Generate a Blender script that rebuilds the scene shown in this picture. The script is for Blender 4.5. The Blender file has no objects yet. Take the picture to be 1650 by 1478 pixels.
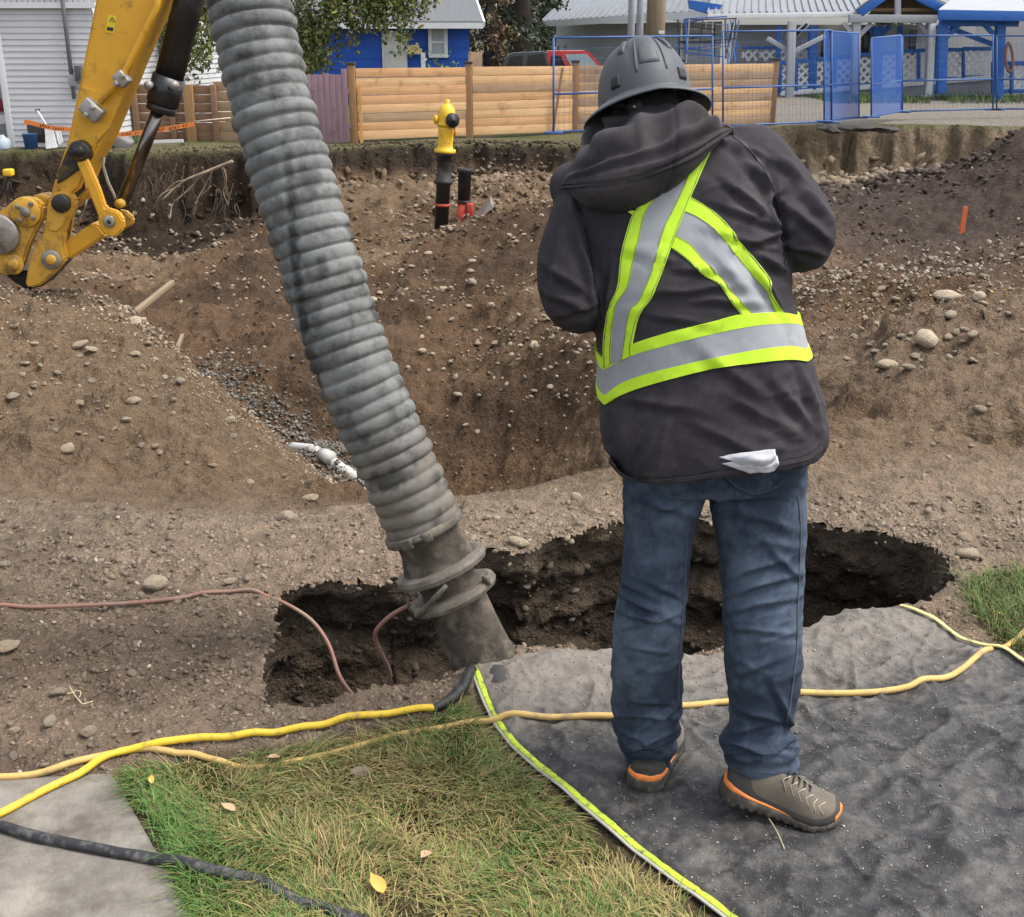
import bpy, bmesh, math, random
import numpy as np
from mathutils import Vector, Matrix, Quaternion
from mathutils.bvhtree import BVHTree

# ---------------------------------------------------------------- camera, sky, sun, exposure
scene = bpy.context.scene
col = scene.collection
FPX, CX, CY, CAMH = 1900.0, 825.0, 739.0, 1.75
PITCH = math.atan(674.0 / FPX)
cam = bpy.data.cameras.new('camera')
cam.sensor_width = 36.0
cam.sensor_fit = 'HORIZONTAL'
cam.lens = 36.0 * FPX / 1650.0
cam.clip_start = 0.05
cam.clip_end = 2000
camo = bpy.data.objects.new('camera', cam)
col.objects.link(camo)
camo.location = (0, 0, CAMH)
camo.rotation_euler = (math.pi / 2 - PITCH, 0, 0)
scene.camera = camo

SUN_EL, SUN_AZ = math.radians(60), math.radians(96)     # azimuth clockwise from +Y
world = bpy.data.worlds.new('World')
scene.world = world
world.use_nodes = True
wn, wl = world.node_tree.nodes, world.node_tree.links
wn.clear()
wout = wn.new('ShaderNodeOutputWorld')
wbg = wn.new('ShaderNodeBackground')
sky = wn.new('ShaderNodeTexSky')
sky.sky_type = 'NISHITA'
sky.sun_disc = False
sky.sun_elevation = SUN_EL
sky.sun_rotation = SUN_AZ
sky.air_density = 1.0
sky.dust_density = 3.0
sky.ozone_density = 1.0
whs = wn.new('ShaderNodeHueSaturation')
whs.inputs['Saturation'].default_value = 0.35
wl.new(sky.outputs[0], whs.inputs['Color'])
wl.new(whs.outputs[0], wbg.inputs['Color'])
wbg.inputs['Strength'].default_value = 0.15
wl.new(wbg.outputs[0], wout.inputs['Surface'])

sund = bpy.data.lights.new('sun', 'SUN')
sund.energy = 1.4
sund.angle = math.radians(22)
sund.color = (1.0, 0.95, 0.88)
suno = bpy.data.objects.new('sun', sund)
col.objects.link(suno)
sdir = Vector((math.sin(SUN_AZ) * math.cos(SUN_EL), math.cos(SUN_AZ) * math.cos(SUN_EL), math.sin(SUN_EL)))
suno.rotation_euler = sdir.to_track_quat('Z', 'Y').to_euler()
suno.location = (0, -5, 12)

scene.view_settings.view_transform = 'Standard'
scene.view_settings.look = 'None'
scene.view_settings.gamma = 1.0
scene.view_settings.use_curve_mapping = False
scene.view_settings.exposure = 1.2
scene.render.engine = 'CYCLES'
scene.cycles.use_denoising = True
scene.cycles.max_bounces = 6
scene.cycles.diffuse_bounces = 3
scene.cycles.glossy_bounces = 3
scene.cycles.transmission_bounces = 4
scene.cycles.transparent_max_bounces = 8

# ---------------------------------------------------------------- measuring helpers (photo pixel + distance -> point)
SP, CP = math.sin(PITCH), math.cos(PITCH)
def at(px, py, Y):
    t = (px - CX) / FPX
    s = (py - CY) / FPX
    d = CP - s * SP
    return Vector((Y * t / d, Y, CAMH - Y * (SP + s * CP) / d))
def gp(px, py, z=0.0):
    s = (py - CY) / FPX
    d = CP - s * SP
    Y = (CAMH - z) * d / (SP + s * CP)
    return at(px, py, Y)
def lerp(a, b, t):
    return a + (b - a) * t

R = random.Random(7)
NR = np.random.default_rng(11)

# ---------------------------------------------------------------- numpy noise
_PR = np.random.default_rng(5)
_PERM = _PR.permutation(1024).astype(np.int32); _PERM = np.concatenate([_PERM, _PERM, _PERM])
_VAL = _PR.random(1024).astype(np.float32)
def vnoise(x, y, z=None, seed=0):
    x = np.asarray(x, np.float32); y = np.asarray(y, np.float32)
    ix, iy = np.floor(x), np.floor(y)
    fx, fy = x - ix, y - iy
    sx, sy = fx * fx * (3 - 2 * fx), fy * fy * (3 - 2 * fy)
    ix = (ix.astype(np.int32) + seed * 57) & 1023; iy = iy.astype(np.int32) & 1023
    a0 = _PERM[ix]; a1 = _PERM[ix + 1]
    h00, h10, h01, h11 = _PERM[a0 + iy], _PERM[a1 + iy], _PERM[a0 + iy + 1], _PERM[a1 + iy + 1]
    def plane(k):
        if k is None: v = [_VAL[h] for h in (h00, h10, h01, h11)]
        else: v = [_VAL[_PERM[h + k]] for h in (h00, h10, h01, h11)]
        p = v[0] + (v[1] - v[0]) * sx; q = v[2] + (v[3] - v[2]) * sx
        return p + (q - p) * sy
    if z is None:
        r = plane(None)
    else:
        z = np.asarray(z, np.float32); iz = np.floor(z); fz = z - iz; sz = fz * fz * (3 - 2 * fz)
        iz = iz.astype(np.int32) & 1023
        r = plane(iz); r = r + (plane(iz + 1) - r) * sz
    return r * 2 - 1
def fbm(x, y, z=None, octaves=4, seed=0, gain=0.5):
    v = 0; amp = 1.0; f = 1.0; n = 0
    for o in range(octaves):
        v = v + amp * vnoise(np.asarray(x) * f + 17.3 * o, np.asarray(y) * f - 9.1 * o, None if z is None else np.asarray(z) * f, seed + o)
        n += amp; amp *= gain; f *= 2.03
    return v / n
def sstep(a, b, x):
    t = np.clip((x - a) / (b - a), 0, 1)
    return t * t * (3 - 2 * t)

# ---------------------------------------------------------------- object helpers
def link(o, parent=None):
    col.objects.link(o)
    if parent is not None:
        o.parent = parent
    return o
def tag(o, label=None, cat=None, group=None, kind=None):
    if label: o['label'] = label
    if cat: o['category'] = cat
    if group: o['group'] = group
    if kind: o['kind'] = kind
    return o
def empty(name, loc=(0, 0, 0), label=None, cat=None, group=None, rz=0):
    o = bpy.data.objects.new(name, None)
    o.empty_display_size = 0.1
    o.location = loc
    o.rotation_euler = (0, 0, rz)
    col.objects.link(o)
    return tag(o, label, cat, group)
def copy_tree(o, parent=None):
    c = o.copy(); col.objects.link(c); c.parent = parent
    for ch in list(o.children):
        copy_tree(ch, c)
    return c
def np_mesh(name, V, F, mat=None, parent=None, smooth=True, origin=None, colors=None, colname='tint', uv=None):
    """V (n,3) array, F list of faces or (m,k) array; world coordinates; origin re-bases."""
    V = np.asarray(V, np.float32)
    off = np.zeros(3)
    if origin is not None:
        off = np.array(origin, float)
    elif parent is not None:
        off = np.array(PW(parent))
    me = bpy.data.meshes.new(name)
    Vl = (V - off).astype(np.float32)
    if isinstance(F, np.ndarray):
        m, k = F.shape
        me.vertices.add(len(Vl)); me.vertices.foreach_set('co', Vl.ravel())
        me.loops.add(m * k); me.loops.foreach_set('vertex_index', F.astype(np.int32).ravel())
        me.polygons.add(m)
        me.polygons.foreach_set('loop_start', np.arange(0, m * k, k, dtype=np.int32))
        me.polygons.foreach_set('loop_total', np.full(m, k, dtype=np.int32))
        me.update(calc_edges=True); me.validate()
    else:
        me.from_pydata([tuple(v) for v in Vl.tolist()], [], F)
        me.update()
    if smooth:
        me.polygons.foreach_set('use_smooth', np.ones(len(me.polygons), dtype=bool))
    if colors is not None:
        ca = me.color_attributes.new(colname, 'FLOAT_COLOR', 'POINT')
        c4 = np.ones((len(Vl), 4), np.float32); c4[:, :3] = colors
        ca.data.foreach_set('color', c4.ravel())
    if mat is not None:
        me.materials.append(mat)
    o = bpy.data.objects.new(name, me)
    if origin is not None and parent is None:
        o.location = origin
    link(o, parent)
    if parent is not None and origin is not None:
        o.location = np.array(origin) - np.array(PW(parent))
    return o
def PW(o):
    """world location of an (unrotated) parent chain"""
    v = Vector((0, 0, 0))
    while o is not None:
        v = v + Vector(o.location)
        o = o.parent
    return v

class MB:
    """collects shapes in world (or local) coordinates and builds ONE mesh object"""
    def __init__(s):
        s.V = []; s.F = []; s.S = []
    def add(s, vs, fs, smooth=False):
        n = len(s.V)
        s.V += [tuple(v) for v in vs]
        s.F += [tuple(i + n for i in f) for f in fs]
        s.S += [smooth] * len(fs)
        return s
    def box(s, c, size, M=None, bev=0.0):
        x, y, z = size[0] / 2, size[1] / 2, size[2] / 2
        c = Vector(c)
        if bev <= 0:
            vs = [Vector((a * x, b * y, d * z)) for d in (-1, 1) for b in (-1, 1) for a in (-1, 1)]
            fs = [(0,2,3,1), (4,5,7,6), (0,1,5,4), (2,6,7,3), (0,4,6,2), (1,3,7,5)]
        else:
            b_ = min(bev, x * .9, y * .9, z * .9)
            bm = bmesh.new()
            bmesh.ops.create_cube(bm, size=1)
            for v in bm.verts:
                v.co = Vector((v.co.x * 2 * x, v.co.y * 2 * y, v.co.z * 2 * z))
            bmesh.ops.bevel(bm, geom=bm.edges[:], offset=b_, segments=2, affect='EDGES', profile=0.6)
            bm.verts.index_update()
            vs = [v.co.copy() for v in bm.verts]; fs = [[v.index for v in f.verts] for f in bm.faces]
            bm.free()
        if M is not None:
            vs = [M @ v for v in vs]
        return s.add([v + c for v in vs], fs, bev > 0)
    def beam(s, a, b, w, h, up=(0, 0, 1), bev=0.0):
        a, b = Vector(a), Vector(b)
        d = (b - a); L = d.length; d.normalize()
        up = Vector(up)
        r = d.cross(up)
        if r.length < 1e-5: r = d.cross(Vector((0, 1, 0)))
        r.normalize(); u = r.cross(d)
        M = Matrix((d, r, u)).transposed()
        return s.box((a + b) / 2, (L, w, h), M, bev)
    def tube(s, pts, rad, seg=10, caps=True, smooth=True):
        pts = [Vector(p) for p in pts]; n = len(pts)
        if not hasattr(rad, '__len__'): rad = [rad] * n
        vs = []; fs = []
        prev = None
        for i, p in enumerate(pts):
            d = (pts[min(i + 1, n - 1)] - pts[max(i - 1, 0)])
            if d.length < 1e-9: d = Vector((0, 0, 1))
            d.normalize()
            if prev is None:
                a = d.cross(Vector((0, 0, 1)) if abs(d.z) < .9 else Vector((1, 0, 0)))
            else:
                a = prev - d * prev.dot(d)
            a.normalize(); prev = a
            b = d.cross(a)
            for k in range(seg):
                t = 2 * math.pi * k / seg
                vs.append(p + (a * math.cos(t) + b * math.sin(t)) * rad[i])
        for i in range(n - 1):
            for k in range(seg):
                k2 = (k + 1) % seg
                fs.append((i * seg + k, i * seg + k2, (i + 1) * seg + k2, (i + 1) * seg + k))
        if caps:
            fs.append(tuple(range(seg))[::-1]); fs.append(tuple((n - 1) * seg + k for k in range(seg)))
        return s.add(vs, fs, smooth)
    def cyl(s, a, b, r, seg=16, r2=None, smooth=True):
        return s.tube([a, b], [r, r if r2 is None else r2], seg, True, smooth)
    def lathe(s, prof, M, seg=32, smooth=True):
        """prof: (radius, height) pairs along local Z, M places it"""
        vs = []; fs = []
        for (r, h) in prof:
            for k in range(seg):
                t = 2 * math.pi * k / seg
                vs.append(M @ Vector((r * math.cos(t), r * math.sin(t), h)))
        n = len(prof)
        for i in range(n - 1):
            for k in range(seg):
                k2 = (k + 1) % seg
                fs.append((i * seg + k, i * seg + k2, (i + 1) * seg + k2, (i + 1) * seg + k))
        if prof[0][0] > 1e-6: fs.append(tuple(range(seg))[::-1])
        if prof[-1][0] > 1e-6: fs.append(tuple((n - 1) * seg + k for k in range(seg)))
        return s.add(vs, fs, smooth)
    def prism(s, poly, d, bev=0):
        """poly: 3D outline, d: thickness vector"""
        n = len(poly); d = Vector(d)
        vs = [Vector(p) for p in poly] + [Vector(p) + d for p in poly]
        fs = [tuple(range(n))[::-1], tuple(range(n, 2 * n))]
        fs += [(i, (i + 1) % n, n + (i + 1) % n, n + i) for i in range(n)]
        return s.add(vs, fs)
    def build(s, name, mat, parent=None, origin=None, bevel=0.0, fix=True, local=False):
        off = Vector((0, 0, 0))
        if not local:
            if origin is not None: off = Vector(origin)
            elif parent is not None: off = PW(parent)
        me = bpy.data.meshes.new(name)
        me.from_pydata([(v[0] - off.x, v[1] - off.y, v[2] - off.z) for v in s.V], [], s.F)
        me.update()
        me.polygons.foreach_set('use_smooth', s.S)
        if fix:
            bm = bmesh.new(); bm.from_mesh(me)
            bmesh.ops.recalc_face_normals(bm, faces=bm.faces[:])
            if bevel > 0:
                es = [e for e in bm.edges if len(e.link_faces) == 2 and e.calc_face_angle(0) > 0.6]
                bmesh.ops.bevel(bm, geom=es, offset=bevel, segments=2, affect='EDGES', clamp_overlap=True)
                for f in bm.faces: f.smooth = False
            bm.to_mesh(me); bm.free()
        if mat is not None: me.materials.append(mat)
        o = bpy.data.objects.new(name, me)
        if origin is not None and not local:
            o.location = off - (PW(parent) if parent is not None else Vector((0, 0, 0)))
        return link(o, parent)

def catmull(P, n, closed=False):
    """resample control points (m,k) to n points"""
    P = np.asarray([tuple(p) for p in P], float); m = len(P)
    t = np.linspace(0, m - 1, n)
    i = np.clip(np.floor(t).astype(int), 0, m - 2); f = (t - i)[:, None]
    Pe = np.vstack([2 * P[0] - P[1], P, 2 * P[-1] - P[-2]])
    p0, p1, p2, p3 = Pe[i], Pe[i + 1], Pe[i + 2], Pe[i + 3]
    return 0.5 * ((2 * p1) + (-p0 + p2) * f + (2 * p0 - 5 * p1 + 4 * p2 - p3) * f ** 2 + (-p0 + 3 * p1 - 3 * p2 + p3) * f ** 3)
def patch(grid, nu, nv):
    """grid rows (v) of control points -> (nv,nu,3)"""
    rows = np.stack([catmull(r, nu) for r in grid])
    return np.stack([catmull(rows[:, j], nv) for j in range(nu)], axis=1)
def grid_faces(nv, nu, wrap=False):
    i = np.arange((nv - 1))[:, None]; j = np.arange(nu if wrap else nu - 1)[None, :]
    j2 = (j + 1) % nu
    a = i * nu + j; b = i * nu + j2; c = (i + 1) * nu + j2; d = (i + 1) * nu + j
    return np.stack([a, b, c, d], -1).reshape(-1, 4)
def fan_cap(ring, center):
    return
def apply_mods(o):
    dg = bpy.context.evaluated_depsgraph_get()
    me = bpy.data.meshes.new_from_object(o.evaluated_get(dg))
    o.modifiers.clear()
    old = o.data; o.data = me
    bpy.data.meshes.remove(old)
    return o
def get_co(o):
    n = len(o.data.vertices); a = np.empty(n * 3, np.float32); o.data.vertices.foreach_get('co', a); return a.reshape(-1, 3).astype(float)
def get_no(o):
    n = len(o.data.vertices); a = np.empty(n * 3, np.float32); o.data.vertices.foreach_get('normal', a); return a.reshape(-1, 3).astype(float)
def set_co(o, V):
    o.data.vertices.foreach_set('co', np.asarray(V, np.float32).ravel()); o.data.update()

# ---------------------------------------------------------------- materials
def pm(name, c, c2=None, scale=6.0, rough=0.7, bump=0.0, bscale=60.0, metal=0.0, contrast=0.5, spec=0.4, detail=6.0,
       dirt=None, dscale=3.0, damt=0.5, stretch=None, sheen=0.0, attr=None, alpha=1.0, coat=0.0, rvar=0.0):
    m = bpy.data.materials.new(name); m.use_nodes = True
    nt = m.node_tree; N, L = nt.nodes, nt.links
    b = N['Principled BSDF']
    b.inputs['Roughness'].default_value = rough
    b.inputs['Metallic'].default_value = metal
    b.inputs['Specular IOR Level'].default_value = spec
    if sheen: b.inputs['Sheen Weight'].default_value = sheen
    if coat: b.inputs['Coat Weight'].default_value = coat; b.inputs['Coat Roughness'].default_value = 0.25
    tc = N.new('ShaderNodeTexCoord')
    src = tc.outputs['Object']
    if stretch:
        mp = N.new('ShaderNodeMapping'); mp.inputs['Scale'].default_value = stretch
        L.new(src, mp.inputs['Vector']); src = mp.outputs[0]
    colout = None
    if c2 is None: c2 = tuple(x * 0.7 for x in c)
    nz = N.new('ShaderNodeTexNoise'); nz.inputs['Scale'].default_value = scale; nz.inputs['Detail'].default_value = detail
    nz.inputs['Roughness'].default_value = 0.62
    L.new(src, nz.inputs['Vector'])
    rp = N.new('ShaderNodeValToRGB')
    rp.color_ramp.elements[0].position = 0.5 - contrast * 0.5 + 0.02; rp.color_ramp.elements[1].position = 0.5 + contrast * 0.5 - 0.02
    rp.color_ramp.elements[0].color = (*c2, 1); rp.color_ramp.elements[1].color = (*c, 1)
    L.new(nz.outputs['Fac'], rp.inputs['Fac'])
    colout = rp.outputs['Color']
    if attr:
        at_ = N.new('ShaderNodeVertexColor'); at_.layer_name = attr
        mx = N.new('ShaderNodeMix'); mx.data_type = 'RGBA'; mx.blend_type = 'MULTIPLY'; mx.inputs[0].default_value = 1
        L.new(colout, mx.inputs[6]); L.new(at_.outputs['Color'], mx.inputs[7]); colout = mx.outputs[2]
    if dirt is not None:
        n2 = N.new('ShaderNodeTexNoise'); n2.inputs['Scale'].default_value = dscale; n2.inputs['Detail'].default_value = 8; n2.inputs['Roughness'].default_value = 0.7
        L.new(tc.outputs['Object'], n2.inputs['Vector'])
        r2 = N.new('ShaderNodeValToRGB'); r2.color_ramp.elements[0].position = 0.62 - 0.3 * damt; r2.color_ramp.elements[1].position = 0.78 - 0.22 * damt
        r2.color_ramp.elements[0].color = (0, 0, 0, 1); r2.color_ramp.elements[1].color = (1, 1, 1, 1)
        L.new(n2.outputs['Fac'], r2.inputs['Fac'])
        mx = N.new('ShaderNodeMix'); mx.data_type = 'RGBA'
        L.new(r2.outputs['Color'], mx.inputs[0]); L.new(colout, mx.inputs[6]); mx.inputs[7].default_value = (*dirt, 1)
        colout = mx.outputs[2]
    L.new(colout, b.inputs['Base Color'])
    if bump > 0:
        n3 = N.new('ShaderNodeTexNoise'); n3.inputs['Scale'].default_value = bscale; n3.inputs['Detail'].default_value = 5
        L.new(src, n3.inputs['Vector'])
        bp = N.new('ShaderNodeBump'); bp.inputs['Strength'].default_value = 1.0; bp.inputs['Distance'].default_value = bump
        L.new(n3.outputs['Fac'], bp.inputs['Height']); L.new(bp.outputs[0], b.inputs['Normal'])
    if rvar:
        n4 = N.new('ShaderNodeTexNoise'); n4.inputs['Scale'].default_value = scale * 2.3; n4.inputs['Detail'].default_value = 5
        L.new(tc.outputs['Object'], n4.inputs['Vector'])
        mr = N.new('ShaderNodeMapRange'); mr.inputs[3].default_value = max(0.03, rough - rvar); mr.inputs[4].default_value = min(1, rough + rvar)
        L.new(n4.outputs['Fac'], mr.inputs[0]); L.new(mr.outputs[0], b.inputs['Roughness'])
    if alpha < 1: b.inputs['Alpha'].default_value = alpha
    return m
# ================================================================ the ground
def tps_fit(P, z, lam=0.02):
    n = len(P)
    d = np.linalg.norm(P[:, None] - P[None], axis=-1)
    K = np.where(d > 0, d * d * np.log(d + 1e-12), 0) + lam * np.eye(n)
    A = np.zeros((n + 3, n + 3)); A[:n, :n] = K; A[:n, n] = 1; A[:n, n + 1:] = P; A[n, :n] = 1; A[n + 1:, :n] = P.T
    b = np.zeros(n + 3); b[:n] = z
    return np.linalg.solve(A, b)
def tps_eval(P, w, x, y):
    out = w[len(P)] + w[len(P) + 1] * x + w[len(P) + 2] * y
    for i in range(len(P)):
        d2 = (x - P[i, 0]) ** 2 + (y - P[i, 1]) ** 2
        out = out + w[i] * 0.5 * d2 * np.log(d2 + 1e-9)
    return out
CPX = [  # photo pixel, distance
 (0,775,4.85),(150,790,4.75),(300,815,4.6),(450,830,4.5),(600,815,4.58),(760,800,4.7),(850,795,4.75),(960,770,4.9),
 (0,715,5.5),(100,745,5.25),(250,800,5.0),(450,828,4.95),(560,800,5.6),
 (50,650,6.0),(200,650,6.2),(350,735,6.0),(450,765,6.2),(100,560,7.2),(300,620,7.5),(400,690,7.4),(500,770,7.2),
 (20,475,8.6),(120,465,9.0),(200,500,9.3),(280,565,9.2),(370,650,8.9),(460,725,8.5),(535,790,8.0),
 (530,735,9.6),(430,660,10.8),(340,590,12),(290,550,13.2),
 (700,780,9.5),(850,760,9.2),(950,740,8.5),
 (650,650,10.7),(620,560,11.6),(750,650,10.3),(850,650,9.8),(750,550,12),(850,530,11.5),(680,480,14),(600,450,15.5),(800,450,13.8),(900,430,13),(700,430,15.3),(600,420,16.5),
 (650,408,16.2),(740,378,16.5),(850,345,17),(930,330,17),
 (712,380,18),(600,350,18.5),(550,315,19.6),(700,310,20),(850,295,20.2),
 (300,420,18.8),(200,400,19.2),(100,440,16),(350,450,16),(230,490,15),(400,420,16.3),(450,500,13.6),(400,560,12.5),(0,340,19.3),(0,400,16),
 (1300,330,21),(1450,320,20.5),(1300,400,14),(1400,350,17),(1550,375,15.5),(1650,222,18.2),(1550,284,17.8),(1470,318,17.6),
 (1350,450,11.5),(1500,440,11),(1650,400,11.5),(1640,470,9),(1500,480,9.3),(1400,540,8),(1320,540,8.6),(1320,590,7.6),(1500,560,7),(1400,620,6.4),(1300,650,6.2),
 (950,600,9.5),(940,560,10),(930,480,11.5),
]
PLAN = [(-2.62,10.2,-1.6),(-2.1,9.85,-1.8),(-3.15,10.5,-1.4),(-3.65,10.4,-1.15),(-1.6,9.2,-1.75),(-4.6,10.8,-1.15),(-3.4,11.4,-1.45),(-6,12,-1.0),(-6.5,9,.05),(-7,16,-1.1),(-.7,6.1,-1.25),(-.2,6.1,-1.45),(.4,6.1,-1.25),(-.5,7.5,-1.8),(.2,7.5,-1.75),
 (.8,6.2,-.55),(1.0,7.2,-.75),(1.5,8,-.5),(1.3,6.2,-.15),(1.8,6.2,-.03),(9.5,18.6,.95),(12,19,1.3),(11,17,.5),(8,12,.0),(7,9,.0),
 (10,24,-.5),(7,24,-.9),(14,25,-.3),(4,20,-.95),(2.6,17,-.5),(2.5,13,-.55),(-12,18,-.8),(-9,12,0),(-8,6,0),(8,6,0),(9,4,0),(-9,4,0)]
for y_ in (0.4, 1.2, 2.0, 2.8, 3.6, 4.3):
    for x_ in (-3.5, -2.2, -1.1, 0, 1.1, 2.2, 3.5):
        PLAN.append((x_, y_, 0.0))
for x_ in (1.6, 2.2, 2.9, 3.8): PLAN.append((x_, 5.2, 0.0))
for x_ in (2.4, 3.2, 4.2): PLAN.append((x_, 6.3, 0.0))
for x_ in (-3.4, -2.4): PLAN.append((x_, 4.7, 0.0))
_pts = [tuple(at(*c)) for c in CPX] + PLAN
_pts = np.array(_pts)
TP = _pts[:, :2]
TW = tps_fit(TP, _pts[:, 2], 0.03)

def poly_sdf(x, y, P):
    """signed distance, negative inside"""
    d = np.full(x.shape, 1e9); ins = np.zeros(x.shape, bool)
    n = len(P)
    for i in range(n):
        ax, ay = P[i]; bx, by = P[(i + 1) % n]
        ex, ey = bx - ax, by - ay
        t = np.clip(((x - ax) * ex + (y - ay) * ey) / (ex * ex + ey * ey + 1e-12), 0, 1)
        d = np.minimum(d, (x - ax - t * ex) ** 2 + (y - ay - t * ey) ** 2)
        c = ((ay > y) != (by > y)) & (x < (bx - ax) * (y - ay) / (by - ay + 1e-12) + ax)
        ins ^= c
    d = np.sqrt(d)
    return np.where(ins, -d, d)
def ground_poly(pix):
    return np.array([tuple(gp(*p))[:2] for p in pix])
PIT = ground_poly([(440,1143),(500,1138),(560,1128),(640,1112),(740,1088),(790,1062),(825,1046),(870,1046),(930,1050),(1000,1055),(1080,1055),(1170,1050),(1290,1032),(1350,1002),(1430,985),(1510,975),
 (1542,945),(1535,915),(1500,885),(1440,868),(1380,850),(1300,842),(1200,842),(1130,842),(1010,848),(955,866),(900,888),(850,905),(780,893),(700,915),(640,932),(560,937),(500,952),(462,968),(445,1000),(430,1040),(432,1100)])
BX = np.array([-30,-12,-8.3,-5,-3,-1,1,2.5,4,5.2,6.5,9,14,40]); BY = np.array([20,20,20.1,20.3,20.9,21.3,21.7,22.6,24.2,26.0,26.6,26.6,26.8,27])
LAWN = ground_poly([(190,1250),(320,1232),(480,1205),(620,1172),(700,1152),(750,1120),(800,1185),(900,1272),(1000,1362),(1160,1480),(1300,1600),(700,1600),(390,1600),(315,1478),(250,1360)])
SLAB = ground_poly([(-300,1262),(0,1258),(190,1249),(250,1360),(315,1478),(390,1600),(-500,1600)])
FAB_L = [(757,1086),(785,1150),(815,1195),(860,1237),(920,1288),(990,1350),(1080,1422),(1165,1482),(1330,1600)]
FAB_R = [(1450,998),(1500,1022),(1550,1046),(1600,1065),(1652,1084),(1760,1128),(1900,1180),(2100,1260),(2500,1420)]
FAB_T = [(757,1086),(800,1078),(850,1066),(900,1062),(960,1062),(1040,1064),(1120,1063),(1200,1056),(1290,1040),(1350,1010),(1400,998),(1450,998)]
FABP = ground_poly(FAB_T + FAB_R[1:] + FAB_L[:0:-1])
MUDLIP = ground_poly([(-300,800),(0,775),(150,792),(300,818),(450,835),(620,822)])

def ground_info(x, y):
    """height of the ground and weights of its soils"""
    x = np.asarray(x, float); y = np.asarray(y, float)
    z = tps_eval(TP, TW, x, y)
    near = 1 - sstep(4.2, 5.0, y)
    z = np.where(y < 4.25, z * sstep(3.2, 4.25, y), z)
    rough = fbm(x * .9, y * .9, octaves=4, seed=3)
    exc = sstep(4.6, 5.6, y)
    # rolling lumps of dug earth
    z = z + exc * (1 - .7 * sstep(3.4, 5, x) * sstep(12, 14, y)) * (0.13 * rough + 0.10 * fbm(x * 2.6, y * 2.6, octaves=4, seed=5, gain=.6) + .14 * (.35 - np.abs(fbm(x * 1.2, y * 1.5, octaves=3, seed=6))))
    terr = vnoise(x * 1.3 + .6 * fbm(x * 2, y * 2, octaves=2, seed=9), z * 7 + y * .2, seed=8)
    z = z + exc * 0.05 * terr
    yb = np.interp(x, BX, BY) + 0.75 * fbm(x * .8, y * .1, octaves=4, seed=21) + 0.16 * fbm(x * 5, y * 1, octaves=3, seed=22)
    k = sstep(-0.30, 0.16, y - yb)
    cliffn = fbm(x * 2.2, z * 3, y, octaves=4, seed=31)
    k = np.clip(k + .22 * np.sin(np.pi * k) * fbm(x * 1.7, y * 1.7, octaves=3, seed=23), 0, 1)
    plateau = 0.03 * fbm(x * .6, y * .6, octaves=3, seed=4) - 0.0
    z = z * (1 - k) + plateau * k
    z = np.where(y > 32, 0.0, z)
    # the hand-dug pit at the worker's feet
    sd = poly_sdf(x, y, PIT)
    sdn = sd + 0.045 * fbm(x * 4, y * 4, octaves=3, seed=41) + 0.008 * fbm(x * 17, y * 17, octaves=2, seed=42)
    w = np.clip(-(sdn + .004) / .17, 0, 1); w = 1 - (1 - w) ** 2.4
    ledge = 0.10 * fbm(x * 7, y * 7, octaves=3, seed=44)
    dep = 1.15 + 0.08 * fbm(x * 3, y * 3, octaves=2, seed=43)
    z = z - w * dep + np.where((w > 0.02) & (w < .98), ledge * np.sin(np.pi * w), 0)
    # rim crumbles
    z = z + 0.012 * np.exp(-(np.maximum(sd, 0) / 0.12) ** 2) * (sd > 0)
    # fine relief of the trodden dirt
    lawn = poly_sdf(x, y, LAWN); slab = poly_sdf(x, y, SLAB); fab = poly_sdf(x, y, FABP)
    cover = np.maximum(sstep(0.03, -0.02, slab), sstep(0.02, -0.05, fab))
    fine = 0.020 * fbm(x * 2.2, y * 2.2, octaves=3, seed=51) + 0.030 * fbm(x * 9, y * 9, octaves=4, seed=52, gain=.62) + 0.018 * np.abs(fbm(x * 28, y * 28, octaves=3, seed=53))
    fine2 = 0.09 * fbm(x * 5, y * 5, octaves=4, seed=54, gain=.65) + .045 * np.abs(fbm(x * 16, y * 16, octaves=3, seed=55))
    onl = sstep(0.05, -0.02, lawn)
    z = z + (1 - exc) * fine * (1 - .5 * onl) * (1 - cover) + exc * (1 - k) * fine2
    z = z - cover * 0.016
    # low crumbling step at the back left edge of the near dirt
    ex = np.interp(x, MUDLIP[:, 0], MUDLIP[:, 1])
    z = z - 0.05 * sstep(-.05, .10, y - ex + .12 * fbm(x * 4, y * 4, octaves=3, seed=61)) * sstep(.5, .2, y - ex) * (x < -.2)
    return dict(z=z, k=k, sd=sd, w=w, exc=exc, lawn=lawn, slab=slab, fab=fab, yb=yb, rough=rough)
def gz(x, y):
    return float(ground_info(np.array([x]), np.array([y]))['z'][0])
def gzs(x, y):
    return ground_info(np.asarray(x), np.asarray(y))['z']

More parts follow.
